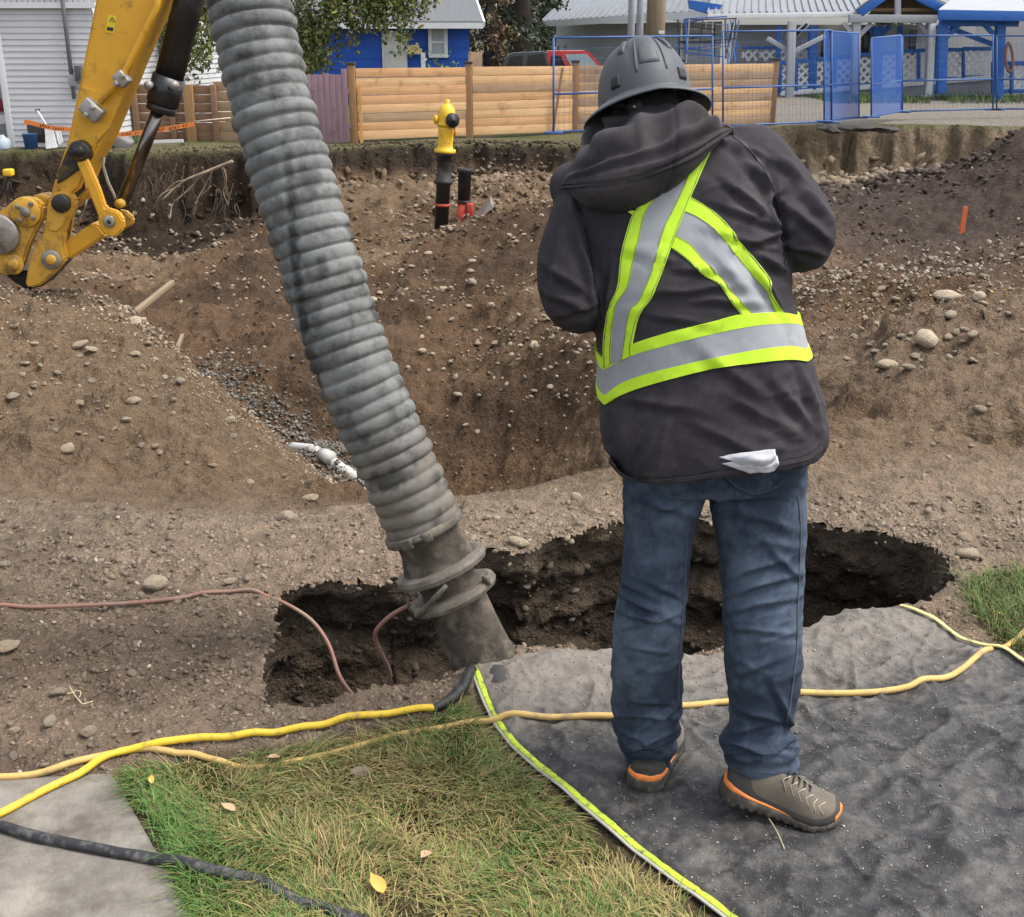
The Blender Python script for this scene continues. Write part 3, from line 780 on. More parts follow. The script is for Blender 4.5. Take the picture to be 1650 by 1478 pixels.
# ---------------------------------------------------------------- grass
def blades(name, pts, hmin, hmax, cols, label, w=.0022, lean=.9, parent=None, seg=3, seed=1, flow=None):
    rg = np.random.default_rng(seed); n = len(pts)
    h = rg.uniform(hmin, hmax, n) * rg.choice([.6, 1, 1, 1.35], n); az = rg.uniform(0, 2 * math.pi, n)
    if flow is not None:
        az = flow + rg.normal(0, .95, n)
    ln = lean * rg.uniform(.25, 1.25, n)
    dx, dy = np.cos(az), np.sin(az)
    sx, sy = -dy, dx
    rows_ = []
    for i in range(seg + 1):
        t = i / seg
        bend = ln * t * t * .95 + .15 * ln * t
        X = pts[:, 0] + dx * h * bend; Y = pts[:, 1] + dy * h * bend
        Z = pts[:, 2] + h * (t - .42 * np.minimum(ln, 1.4) * t * t)
        ww = w * (1 - t * .85) * rg.uniform(.7, 1.4, n)
        rows_.append(np.stack([X - sx * ww, Y - sy * ww, Z], -1)); rows_.append(np.stack([X + sx * ww, Y + sy * ww, Z], -1))
    V = np.stack(rows_, 1)                                      # n, 2(seg+1), 3
    k = 2 * (seg + 1)
    f1 = np.array([[2 * i, 2 * i + 1, 2 * i + 3, 2 * i + 2] for i in range(seg)])
    F = (np.arange(n)[:, None, None] * k + f1[None]).reshape(-1, 4)
    c = np.repeat(cols[:, None], k, 1)
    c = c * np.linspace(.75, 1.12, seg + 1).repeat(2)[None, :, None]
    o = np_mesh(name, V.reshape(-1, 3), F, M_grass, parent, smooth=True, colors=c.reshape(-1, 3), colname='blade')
    if parent is None: tag(o, label, 'grass', kind='stuff')
    return o
M_grass = pm('grass_blade', (1.1, 1.1, 1.1), (.9, .9, .9), scale=3, rough=.65, attr='blade', spec=.25)
def sample_poly(P, n, rg):
    lo, hi = P.min(0), P.max(0); out = np.zeros((0, 2))
    while len(out) < n:
        q = rg.uniform(lo, hi, (n * 2, 2)); q = q[poly_sdf(q[:, 0], q[:, 1], P) < -.004]; out = np.vstack([out, q])
    return out[:n]
def grass_cols(x, y, rg, green):
    n = len(x)
    straw = np.array([.35, .265, .115]); ol = np.array([.20, .195, .062]); gr = np.array([.080, .150, .034]); br = np.array([.15, .10, .05])
    c = straw[None] * rg.uniform(.6, 1.15, (n, 1))
    pick = rg.random(n)
    g = np.clip(green, 0, 1)
    c = np.where((pick < g)[:, None], gr[None] * rg.uniform(.65, 1.35, (n, 1)), c)
    c = np.where(((pick >= g) & (pick < g + .40))[:, None], ol[None] * rg.uniform(.7, 1.25, (n, 1)), c)
    c = np.where((pick > .93)[:, None], br[None], c)
    return c
rg = np.random.default_rng(77)
lp = LAWN.copy()
gq = sample_poly(ground_poly([(200,1252),(330,1234),(480,1210),(620,1180),(710,1160),(738,1135),(778,1195),(876,1282),(975,1372),(1118,1482),(1200,1560),(700,1560),(370,1560),(310,1478),(248,1360)]), 46000, rg)
gf = fbm(gq[:, 0] * 5, gq[:, 1] * 5, octaves=3, seed=401)
lx = np.interp(gq[:, 1], re_[::-1, 1], re_[::-1, 0])
leftg = np.exp(-((gq[:, 0] - lx) / .16) ** 2)
thin = (gf > -.55) | (rg.random(len(gq)) < .35)
tuft = .045 * leftg + .03 * sstep(.25, .6, gf)
keep = thin & (rg.random(len(gq)) < np.clip(.30 + 1.3 * (gf + .40) + leftg, .12, 1))
gq = gq[keep]; gf = gf[keep]; leftg = leftg[keep]
gzv = gzs(gq[:, 0], gq[:, 1])
cols = grass_cols(gq[:, 0], gq[:, 1], rg, .19 + .65 * leftg + .5 * gf)
flow = 2.6 + 2.2 * fbm(gq[:, 0] * 3.2, gq[:, 1] * 3.2, octaves=2, seed=402) * math.pi
blades('grass', np.stack([gq[:, 0], gq[:, 1], gzv - .004], -1), .016, .050, cols, 'half dry straw and green grass beside the lime edge tape', w=.0019, lean=1.35, seed=4, flow=flow)
rq = sample_poly(ground_poly([(1545,955),(1590,935),(1660,925),(1900,930),(2100,1150),(1760,1105),(1660,1070),(1620,1048),(1570,1010)]), 9000, rg)
gfr = fbm(rq[:, 0] * 5, rq[:, 1] * 5, octaves=3, seed=403)
keep = gfr > -.25
rq = rq[keep]
cols = grass_cols(rq[:, 0], rq[:, 1], rg, .55 + .4 * gfr[keep]) * .85
blades('grass', np.stack([rq[:, 0], rq[:, 1], gzs(rq[:, 0], rq[:, 1]) - .004], -1), .03, .085, cols, 'tuft of green grass at the right end of the pit', w=.0018, lean=.9, seed=5)

# ---------------------------------------------------------------- stones
def stone_mesh(name, seed, sub=2, rough=.16, flat=(1, .8, .6), mat=None):
    bm = bmesh.new(); bmesh.ops.create_icosphere(bm, subdivisions=sub, radius=1)
    V = np.array([v.co[:] for v in bm.verts]); F = [[v.index for v in f.verts] for f in bm.faces]; bm.free()
    rr = np.random.default_rng(seed)
    d = 1 + rough * fbm(V[:, 0] * 1.1 + seed * 3.7, V[:, 1] * 1.1, V[:, 2] * 1.1 + seed, octaves=3, seed=seed)
    for _ in range(4):
        nrm = rr.normal(size=3); nrm /= np.linalg.norm(nrm); t = V @ nrm; lim = rr.uniform(.62, .88)
        d = np.where(t > lim, d * (lim / np.maximum(t, 1e-6)) ** .8, d)
    V = V * d[:, None] * np.array(flat)[None]
    return V, F
M_stone = pm('river_stone', (1.25, 1.22, 1.18), (.72, .7, .68), scale=2.2, rough=.88, contrast=.6, bump=.02, bscale=14, spec=.2, dirt=(.75, .60, .46), dscale=1.6, damt=.35)
def _stone_nodes(m):
    nt = m.node_tree; N, L = nt.nodes, nt.links; b = N['Principled BSDF']
    prev = b.inputs['Base Color'].links[0].from_socket
    oi = N.new('ShaderNodeObjectInfo'); rp = N.new('ShaderNodeValToRGB')
    cs = [(.0, (.50, .41, .30)), (.25, (.38, .32, .25)), (.5, (.56, .48, .36)), (.75, (.46, .38, .28)), (1, (.34, .29, .24))]
    rp.color_ramp.elements[0].position = 0; rp.color_ramp.elements[0].color = (*cs[0][1], 1)
    rp.color_ramp.elements[1].position = 1; rp.color_ramp.elements[1].color = (*cs[-1][1], 1)
    for p, c in cs[1:-1]:
        e = rp.color_ramp.elements.new(p); e.color = (*c, 1)
    L.new(oi.outputs['Random'], rp.inputs['Fac'])
    mx = N.new('ShaderNodeMix'); mx.data_type = 'RGBA'; mx.blend_type = 'MULTIPLY'; mx.inputs[0].default_value = 1
    L.new(prev, mx.inputs[6]); L.new(rp.outputs[0], mx.inputs[7]); L.new(mx.outputs[2], b.inputs['Base Color'])
_stone_nodes(M_stone)
SM = []
for i in range(8):
    v, f = stone_mesh('stone', 20 + i, 3, .22, (1, R.uniform(.65, .9), R.uniform(.42, .65)))
    me = bpy.data.meshes.new('stone'); me.from_pydata([tuple(q) for q in v], [], f); me.update()
    me.polygons.foreach_set('use_smooth', np.ones(len(me.polygons), dtype=bool)); me.materials.append(M_stone); SM.append(me)
def hit_ground(px, py):
    """where a look through that photo point meets the ground"""
    Y = np.geomspace(1.8, 27, 900); t = (px - CX) / FPX; s = (py - CY) / FPX; d = CP - s * SP
    X = Y * t / d; Z = CAMH - Y * (SP + s * CP) / d
    g = gzs(X, Y); i = np.argmax(Z < g)
    return Vector((X[i], Y[i], g[i]))
def put_stone(p, r, label, group=None, k=None, sink=.42, rot=None):
    me = SM[R.randrange(8) if k is None else k]
    o = bpy.data.objects.new('stone', me)
    o.location = (p[0], p[1], p[2] + r * (.55 - sink))
    o.scale = (r * R.uniform(.85, 1.15), r * R.uniform(.85, 1.1), r * R.uniform(.8, 1.1))
    o.rotation_euler = (R.uniform(-.3, .3), R.uniform(-.3, .3), R.uniform(0, 6.3)) if rot is None else rot
    link(o); tag(o, label, 'stone', group); return o
def rpx(p, px):   # radius in metres of something px photo pixels wide there
    return px * .5 * (p[1] * CP + (CAMH - p[2]) * SP) / FPX
HERO = [(462,838,42,'smooth grey boulder at dirt edge left of the suction hose'),(583,1248,36,'round stone lying on the dry grass'),(143,1186,36,'rounded stone on dirt near the yellow hoses, right of a smaller pair'),(82,1166,26,'oval stone on dirt above the yellow cord, second from left'),(24,1186,24,'brownish round pebble on dirt by the lower left edge'),(95,1119,30,'pale stone on dirt beside dry twigs'),(12,1046,36,'pale flat stone at the left edge on the dirt'),(8,912,30,'pale stone at left edge above the red hose'),(250,948,46,'dark stone in a small hollow above the rust red hose'),(22,1222,20,'small grey pebble just above the yellow cord at far left'),
 (1490,551,54,'largest pale flat stone on the dirt right of the worker'),(1525,484,42,'pale boulder on the stony rise below orange stake'),(1575,486,34,'rounded grey stone beside the pale boulder right of the worker'),(1532,512,30,'oval stone just below the pale boulder right of worker'),(1430,592,34,'half buried stone on the dirt near the jacket hem'),
 (110,728,34,'pale boulder on the low ridge at far left'),(127,560,28,'round stone high on the left dirt mound'),(218,522,28,'pale pointed stone on the crest of left mound'),(218,650,22,'dark round stone in the middle of left mound'),(500,806,30,'pale angular stone at the foot of left mound'),(404,780,18,'small pale stone low on the left mound'),
 (598,492,22,'pale stone on the slope just right of the suction hose'),(760,462,20,'pale stone on gravel slope below the hydrant'),(790,498,18,'pale stone on the slope near the sleeve of the worker'),
 (930,803,22,'pale rounded stone on the near lip beside the left knee'),(1560,900,44,'stone bedded at the right rim of the pit'),(835,878,36,'flat pale stone on the far rim of pit'),(1555,870,28,'flat dark stone on dirt above right grass tuft'),(1580,663,26,'pair partner stone on flat dirt right of jacket hem')]
for (px_, py_, w_, lab) in HERO:
    p = hit_ground(px_, py_); put_stone(p, rpx(p, w_), lab.replace('pair partner stone', 'pale stone'), sink=.35)
REG = [('pale stone scattered on the left dirt mound', 'stones on the left mound', [(0,480),(200,500),(380,660),(500,770),(350,760),(100,700),(0,680)], 70, (9, 17)),
 ('pale stone scattered on stony ground right of the worker', 'stones right of the worker', [(1290,450),(1650,440),(1650,590),(1330,620)], 60, (8, 18)),
 ('pale stone scattered on slope between hose and worker', 'stones on the middle slope', [(590,420),(940,330),(960,640),(760,700),(640,640)], 60, (8, 15)),
 ('small stone scattered on the dirt left of the pit', 'stones on the near dirt', [(0,840),(420,860),(420,1130),(200,1210),(0,1230)], 30, (9, 18)),
 ('small stone scattered on the lip behind the pit', 'stones behind the pit', [(480,860),(1000,800),(1300,720),(1620,640),(1640,860),(1500,840),(1000,830),(500,915)], 30, (8, 15))]
for (lab, grp, poly, n, (w0, w1)) in REG:
    pl = np.array(poly, float); q = sample_poly(pl, n, rg)
    for a, b in q:
        p = hit_ground(a, b)
        if p[1] > 26: continue
        put_stone(p, rpx(p, R.uniform(w0, w1) * (1.4 if R.random() < .12 else 1)), lab, grp)

# gravel and clods: too many to count
M_peb = pm('pebbles', (1.1, 1.1, 1.1), (.75, .75, .75), scale=9, rough=.9, attr='tint', spec=.2)
def scatter(name, P, r, cols, label, cat, sub, seed, flat=(1, .8, .55), parent=None):
    rr = np.random.default_rng(seed); n = len(P); Vs = []; Fs = []; Cs = []; base = 0
    vari = [stone_mesh('p', 60 + seed * 10 + i, sub, .3, flat) for i in range(6)]
    vi = rr.integers(0, 6, n)
    for k in range(6):
        sel = np.where(vi == k)[0]
        if not len(sel): continue
        v, f = vari[k]; f = np.array(f); m = len(v)
        a = rr.uniform(0, 6.283, len(sel)); tl = rr.normal(0, .35, (len(sel), 2)); ss = rr.uniform(.7, 1.3, (len(sel), 3)) * r[sel][:, None]
        q = v[None] * ss[:, None]
        q[..., 2] += q[..., 0] * tl[:, :1] + q[..., 1] * tl[:, 1:]
        ca, sa = np.cos(a)[:, None], np.sin(a)[:, None]
        x = q[..., 0] * ca - q[..., 1] * sa; y = q[..., 0] * sa + q[..., 1] * ca
        q = np.stack([x, y, q[..., 2]], -1) + P[sel][:, None]
        Vs.append(q.reshape(-1, 3)); Fs.append((f[None] + (np.arange(len(sel)) * m)[:, None, None] + base).reshape(-1, 3)); Cs.append(np.repeat(cols[sel], m, 0)); base += len(sel) * m
    o = np_mesh(name, np.vstack(Vs), np.vstack(Fs), M_peb, parent, smooth=sub > 1, colors=np.vstack(Cs), colname='tint')
    if parent is None: tag(o, label, cat, kind='stuff')
    return o
vis = (np.abs(TV[:, 0]) < .50 * TV[:, 1] + .5) & (TV[:, 1] > 1.7) & (TV[:, 1] < 27)
G_ = {k: v for k, v in GI.items()}
free = (G_['lawn'] > .01) & (G_['slab'] > .01) & (G_['fab'] > -.01)
dens = fbm(TV[:, 0] * 1.1, TV[:, 1] * .9, octaves=4, seed=501); dens2 = fbm(TV[:, 0] * .5, TV[:, 1] * .5, octaves=3, seed=502)
depth = TV[:, 1] * CP + (CAMH - TV[:, 2]) * SP
def pick(mask, w, n, seed):
    rr = np.random.default_rng(seed); ids = np.where(mask)[0]; p = w[ids]; p = p / p.sum()
    return rr.choice(ids, n, p=p)
def pebs(name, mask, w, n, px0, px1, pale, dark, label, cat, sub, seed, pw=2.2, emb=.1, soil=False):
    rr = np.random.default_rng(seed); i = pick(mask, w, n, seed)
    pxs = px0 + (px1 - px0) * rr.random(n) ** pw
    r = pxs * .5 * depth[i] / FPX
    P = TV[i] + rr.normal(0, 1, (n, 3)) * np.stack([depth[i] * .003, depth[i] * .003, 0 * r], -1); P[:, 2] = TV[i, 2] + r * emb
    mixv = rr.random((n, 1)); c = np.array(pale)[None] * mixv + np.array(dark)[None] * (1 - mixv); c = c * rr.uniform(.75, 1.2, (n, 1))
    if soil: c = GC[i] * rr.uniform(.7, 1.5, (n, 1))
    return scatter(name, P, r, c, label, cat, sub, seed)
exc_m = vis & (TV[:, 1] > 4.9) & (G_['k'] < .5)
rmd = 1 - .9 * sstep(3.4, 4.6, TV[:, 0]) * sstep(12.5, 14, TV[:, 1])
near_m = vis & free & (TV[:, 1] <= 4.55) & (G_['w'] < .05)
wexc = np.clip(.12 + dens * 1.3 + .3 + .5 * sstep(-.8, -1.4, TV[:, 0]) * sstep(10, 9, TV[:, 1]), .02, 1.5) * (TV[:, 1] ** -.3)
pebs('gravel', exc_m, wexc ** 1.4 * rmd, 14500, 2.0, 10.5, (.32, .26, .19), (.15, .116, .083), 'pale gravel strewn over the dug slopes', 'gravel', 1, 1)
wr_ = np.exp(-((TV[:, 0] - 3.0) / 1.6) ** 2 - ((TV[:, 1] - 9) / 2.2) ** 2) + .6 * np.exp(-((TV[:, 0] - .9) / .7) ** 2 - ((TV[:, 1] - 10.5) / 1.0) ** 2) + .8 * np.exp(-((TV[:, 0] + 3.2) / 1.0) ** 2 - ((TV[:, 1] - 8.9) / .6) ** 2)
pebs('gravel', exc_m, (wr_ + 1e-4) * rmd, 4500, 3, 13, (.33, .275, .21), (.18, .145, .11), 'heaps of pale pebbles on the dug earth', 'gravel', 1, 2)
def near_spots(n, seed, wfun=None):
    """spots spread over the trodden dirt in front of the dug slopes"""
    rr = np.random.default_rng(seed); px = rr.uniform(-200, 1850, n * 3); py = rr.uniform(805, 1480, n * 3)
    t = (px - CX) / FPX; s_ = (py - CY) / FPX; d = CP - s_ * SP; z = np.zeros(n * 3)
    for _ in range(4):
        Y = (CAMH - z) * d / (SP + s_ * CP); X = Y * t / d; z = gzs(X, Y)
    g = ground_info(X, Y)
    ok = (g['lawn'] > .005) & (g['slab'] > .005) & (g['fab'] > -.005) & (g['w'] < .04) & (Y < 4.7)
    dn = fbm(X * 2.2, Y * 2.2, octaves=3, seed=509)
    ok &= rr.random(n * 3) < np.clip(.55 + 1.1 * dn + .6 * np.exp(-(np.maximum(g['sd'], 0) / .10) ** 2), .12, 1)
    P = np.stack([X, Y, g['z']], -1)[ok][:n]
    return P, P[:, 1] * CP + (CAMH - P[:, 2]) * SP
def near_pebs(name, n, px0, px1, pale, dark, label, cat, seed, pw, soil=False):
    P, dp = near_spots(n, seed); rr = np.random.default_rng(seed + 1); n = len(P)
    r = (px0 + (px1 - px0) * rr.random(n) ** pw) * .5 * dp / FPX
    P = P + np.stack([0 * r, 0 * r, r * .12], -1); mx_ = rr.random((n, 1))
    c = (np.array(pale)[None] * mx_ + np.array(dark)[None] * (1 - mx_)) * rr.uniform(.75, 1.2, (n, 1))
    if soil: c = ground_color(P[:, 0], P[:, 1], ground_info(P[:, 0], P[:, 1])) * rr.uniform(.62, 1.25, (n, 1)); P[:, 2] -= r * .25
    return scatter(name, P, r, c, label, cat, 1, seed, flat=(1, .8, .7) if soil else (1, .8, .55))
near_pebs('soil_clods', 23000, 2.2, 15, (.27, .22, .172), (.115, .092, .072), 'crumbs and clods of dry dirt around the pit', 'soil', 3, 4.2, True)
near_pebs('gravel', 1500, 2.5, 10, (.38, .33, .265), (.24, .20, .155), 'small pebbles in the trodden dirt', 'gravel', 4, 2.5)
pit_m = vis & (G_['w'] > .45) & (G_['sd'] < 0)
rr = np.random.default_rng(5); wi = rr.integers(nP * 6, nP * (nD - 12), 1500); rw_ = (4 + 22 * rr.random(1500) ** 2.6) * .5 * 3.6 / FPX
scatter('soil_clods', PWV[wi], rw_, PWC[wi] * rr.uniform(.7, 1.7, (1500, 1)), 'damp clods in the walls of the pit', 'soil', 1, 5)
lmw = sstep(-.7, -1.3, TV[:, 0]) * sstep(9.6, 8.8, TV[:, 1]) * sstep(5.1, 5.7, TV[:, 1]) * np.clip(.5 + dens, .1, 1.5)
pebs('gravel', exc_m, lmw + 1e-6, 4200, 2.4, 11, (.42, .345, .25), (.22, .175, .125), 'pale pebbles set in the left dirt mound', 'gravel', 1, 14, pw=2.4)
pebs('soil_clods', vis & (np.abs(TV[:, 1] - G_['yb']) < .6) & (TV[:, 0] < 4.6), np.ones(len(TV)), 2000, 3, 14, (.12, .09, .06), (.035, .028, .022), 'torn sods and clods along the far bank', 'soil', 1, 6)
pebs('soil_clods', exc_m, np.clip(.4 + dens2, .05, 1.5), 11500, 3, 24, (.16, .10, .058), (.075, .049, .030), 'brown clods on the dug slopes', 'soil', 1, 7, pw=2.4, emb=-.1, soil=True)
fab_m = vis & (G_['fab'] < -.03) & (TV[:, 1] < 3.4)
i = pick(fab_m, (.35 + sstep(.5, .05, G_['sd'])) , 2200, 8)
rr = np.random.default_rng(8)
fabbvh = BVHTree.FromPolygons([tuple(v) for v in FV.reshape(-1, 3)], [tuple(f) for f in grid_faces(nv, nu)])
PP = []
for j in i:
    h = fabbvh.ray_cast(Vector((TV[j, 0] + rr.normal(0, .006), TV[j, 1] + rr.normal(0, .006), .5)), Vector((0, 0, -1)))
    if h[0] is not None: PP.append(tuple(h[0]))
PP = np.array(PP); n_ = len(PP)
scatter('grit', PP + [0, 0, .001], rr.uniform(.0007, .0030, n_) * rr.choice([1, 1, 1, 1, 1.7], n_), np.array([[.27, .24, .2]]) * rr.uniform(.5, 1.4, (n_, 1)), 'grit and crumbs spilled over the landscape fabric', 'grit', 1, 9)

i = pick(fab_m, np.ones(len(TV)), 1500, 18); PP = []
for j in i:
    h = fabbvh.ray_cast(Vector((TV[j, 0] + rr.normal(0, .008), TV[j, 1] + rr.normal(0, .008), .5)), Vector((0, 0, -1)))
    if h[0] is not None: PP.append(tuple(h[0]))
PP = np.array(PP); n_ = len(PP)
scatter('straw_litter', PP + [0, 0, .0015], rr.uniform(.0015, .007, n_), np.array([[.30, .27, .22]]) * rr.uniform(.35, 1.3, (n_, 1)), 'pale bits of straw littered over the landscape fabric', 'straw', 1, 12, flat=(1, .16, .14))
# ================================================================ suction hose
M_hose = pm('grey_ribbed_rubber', (.20, .205, .197), (.105, .110, .106), scale=9, rough=.72, contrast=.6, bump=.0018, bscale=45, spec=.3, dirt=(.050, .050, .049), dscale=11, damt=.55)
def _hose_nodes(m):
    nt = m.node_tree; N, L = nt.nodes, nt.links; b = N['Principled BSDF']
    prev = b.inputs['Base Color'].links[0].from_socket
    a = N.new('ShaderNodeVertexColor'); a.layer_name = 'wear'
    se = N.new('ShaderNodeSeparateColor'); L.new(a.outputs['Color'], se.inputs[0])
    for k, c in ((0, (.020, .021, .022)), (1, (.155, .128, .098)), (2, (.030, .030, .030))):
        mx = N.new('ShaderNodeMix'); mx.data_type = 'RGBA'; L.new(se.outputs[k], mx.inputs[0]); L.new(prev, mx.inputs[6]); mx.inputs[7].default_value = (*c, 1); prev = mx.outputs[2]
    L.new(prev, b.inputs['Base Color'])
_hose_nodes(M_hose)
HC = [(340,-330,3.62),(368,-160,3.55),(400,0,3.48),(421,100,3.44),(446,200,3.40),(476,300,3.36),(506,400,3.32),(537,500,3.29),(573,600,3.25),(617,700,3.22),(662,800,3.19),(680,845,3.18)]
P = catmull([tuple(at(*c)) for c in HC], 900)
seg = np.linalg.norm(np.diff(P, axis=0), axis=1); S = np.concatenate([[0], np.cumsum(seg)])
Ltot = S[-1]
hosep = empty('suction_hose', at(720, 960, 3.25) * 1.0, 'large grey ribbed suction hose ending in muddy metal nozzle in pit', 'hose')
NSEG = 56; pitch_ = .0405; nr = int(Ltot / pitch_)
ns = nr * 10 + 1
ss = np.linspace(0, Ltot, ns)
Cc = np.stack([np.interp(ss, S, P[:, k]) for k in range(3)], -1)
D = np.gradient(Cc, axis=0); D /= np.linalg.norm(D, axis=1)[:, None]
A = np.cross(D, np.array([0, -1., 0])); A /= np.linalg.norm(A, axis=1)[:, None]; B = np.cross(D, A)
frac = (ss / pitch_) % 1.0
Rout, dep = .1155, .0150
rj = {}
rib = np.abs(np.sin(np.pi * frac)) ** .30
ridx = np.floor(ss / pitch_).astype(int)
rrand = np.random.default_rng(3).uniform(-1, 1, ridx.max() + 2)
ang = np.linspace(0, 2 * math.pi, NSEG, endpoint=False)
fA, sA = np.meshgrid(ang, ss)
squash = sstep(Ltot * .70, Ltot, sA)
rad = Rout - dep + dep * rib[:, None] * (1 + .32 * rrand[ridx][:, None])
rad = rad + .0022 * fbm(np.cos(fA) * 2 + ridx[:, None] * .9, np.sin(fA) * 2 + ridx[:, None] * 1.7, octaves=3, seed=601) + .0035 * fbm(np.cos(fA) * 1.2, np.sin(fA) * 1.2, sA * 3, octaves=2, seed=602)
rad = rad - .0035 * np.abs(fbm(np.cos(fA) * 6, np.sin(fA) * 6, sA * 60, octaves=2, seed=603)) * squash
HV = Cc[:, None] + A[:, None] * (np.cos(fA) * rad)[..., None] + B[:, None] * (np.sin(fA) * rad)[..., None]
# printed dark stripe along the hose and mud towards its end
pxh, pyh = proj_ = None, None
def proj2(V):
    dx, dy, dz = V[..., 0], V[..., 1], V[..., 2] - CAMH
    f = dy * CP - dz * SP; u = dy * SP + dz * CP
    return CX + FPX * dx / f, CY - FPX * u / f
qx, qy = proj2(HV)
lx_ = np.interp(qy, [0, 150, 300, 400, 500, 560, 640, 700], [445, 455, 468, 474, 486, 497, 517, 530])
facing = HV[..., 1] < Cc[:, None, 1]
smear = fbm(fA * 3, sA * 25, octaves=3, seed=605)
stripe = sstep(8.5, 6, np.abs(qx - lx_)) * facing * sstep(.25, .6, rib)[:, None] * np.interp(qy, [0, 120, 180, 330, 560, 690, 720], [.0, .15, .35, .9, .95, .7, 0]) * sstep(-.75, -.1, smear)
mud = np.clip(sstep(Ltot * .80, Ltot, sA) * .75 + .5 * fbm(fA * 2, sA * 9, octaves=3, seed=606) * sstep(Ltot * .55, Ltot * .8, sA), 0, .9)
scuff = np.clip(sstep(.10, .42, fbm(fA * 2.2, sA * 13, octaves=4, seed=607)) * .75, 0, 1) * sstep(Ltot * .15, Ltot * .6, sA)
groove = (1 - sstep(.10, .45, rib))[:, None] * .35 * np.ones_like(fA)
wear = np.stack([np.clip(stripe, 0, 1), mud, np.clip(scuff + groove * .0, 0, 1)], -1)
np_mesh('ribbed_tube', HV.reshape(-1, 3), grid_faces(ns, NSEG, wrap=True), M_hose, hosep, colors=wear.reshape(-1, 3), colname='wear')
M_mud = pm('mud_caked_steel', (.088, .072, .056), (.030, .026, .021), scale=16, rough=.9, contrast=.5, bump=.005, bscale=55, spec=.25, dirt=(.17, .142, .108), dscale=10, damt=.42)
M_mud2 = pm('worn_muddy_steel', (.15, .13, .108), (.055, .048, .04), scale=12, rough=.7, contrast=.5, bump=.003, bscale=70, metal=.25, dirt=(.22, .19, .15), dscale=14, damt=.4)
M_mud3 = pm('scraped_flange_steel', (.235, .205, .168), (.10, .086, .07), scale=14, rough=.6, contrast=.6, bump=.002, bscale=60, metal=.2, dirt=(.10, .085, .068), dscale=12, damt=.4)
def frame_at(p, d):
    d = Vector(d).normalized(); a = d.cross(Vector((0, -1, 0))).normalized(); b = d.cross(a)
    return Matrix.Translation(p) @ Matrix((a, b, d)).transposed().to_4x4()
pe = Vector(P[-1])
ax = (at(762, 1030, 3.14) - at(676, 840, 3.19)).normalized()
def cpart(name, prof, mat, par=hosep, seg=56, rough=.0022, sd=1, sm=True):
    m = MB(); pr = []
    for (a, b) in zip(prof[:-1], prof[1:]):
        n = max(1, int(abs(b[1] - a[1]) / .008) + int(abs(b[0] - a[0]) / .012))
        for k in range(n): pr.append((a[0] + (b[0] - a[0]) * k / n, a[1] + (b[1] - a[1]) * k / n))
    pr.append(prof[-1])
    m.lathe(pr, frame_at(pe, ax), seg, sm)
    o = m.build(name, mat, par)
    V = get_co(o); N = get_no(o)
    set_co(o, V + N * (rough * fbm(V[:, 0] * 40, V[:, 1] * 40, V[:, 2] * 40, octaves=3, seed=sd))[:, None])
    return o
cone = cpart('cone_coupler', [(.104,-.03),(.108,.0),(.107,.015),(.100,.03),(.094,.045),(.096,.075),(.104,.10),(.112,.122),(.114,.128),(.0,.128)], M_mud, sd=2)
band = cpart('clamp_band', [(.0,.000),(.117,.000),(.120,.004),(.120,.022),(.117,.026),(.0,.026)], M_mud2, rough=.001, sd=3)
fl1 = cpart('upper_flange', [(.0,.122),(.122,.122),(.137,.127),(.140,.140),(.136,.153),(.122,.158),(.0,.158)], M_mud3, sd=4, sm=False)
neck = cpart('coupling_neck', [(.0,.152),(.094,.152),(.088,.17),(.086,.20),(.092,.22),(.0,.222)], M_mud, sd=5)
fl2 = cpart('lower_flange', [(.0,.212),(.120,.212),(.133,.218),(.136,.230),(.131,.241),(.116,.245),(.0,.245)], M_mud3, sd=6, sm=False)
noz = cpart('nozzle_tube', [(.086,.240),(.088,.25),(.092,.33),(.096,.43),(.100,.462),(.100,.466),(.094,.466),(.092,.44),(.084,.26)], M_mud, rough=.003, sd=7)
Mf = frame_at(pe, ax)
def loc(r, t, h): return Mf @ Vector((r * math.cos(t), r * math.sin(t), h))
# which side faces the camera
best = max(np.linspace(0, 2 * math.pi, 72), key=lambda t: -(loc(.1, t, .1).y))
m = MB()
m.beam(loc(.128, best - .30, .013), loc(.128, best - .10, .013), .02, .03, bev=.004); m.build('clamp_lug', M_mud2, band)
m = MB(); m.beam(loc(.130, best + .16, .013), loc(.128, best + .42, .013), .018, .03, bev=.004); m.build('clamp_lug', M_mud2, band)
m = MB(); m.cyl(loc(.131, best - .22, .013), loc(.131, best + .3, .013), .0065, 10); m.build('clamp_bolt', M_mud2, band)
m = MB(); m.tube([loc(.142, t, .160 + .010 * k) for k, t in enumerate(np.linspace(best - .15, best + .85, 8))], [.006, .008, .009, .009, .009, .009, .008, .006], 8); m.build('latch_lever', M_mud2, fl1)
m = MB(); m.tube([loc(.124, best + 1.1, .17), loc(.14, best + 1.15, .2), loc(.132, best + 1.1, .235)], .004, 8); m.build('latch_ring', M_mud2, fl1)
m = MB(); m.tube([loc(.122, best - 1.15, .212), loc(.128, best - 1.1, .205), loc(.142, best - 1.05, .208), loc(.14, best - 1.05, .225)], [.008, .009, .008, .005], 8); m.build('cam_lever', M_mud2, fl2)

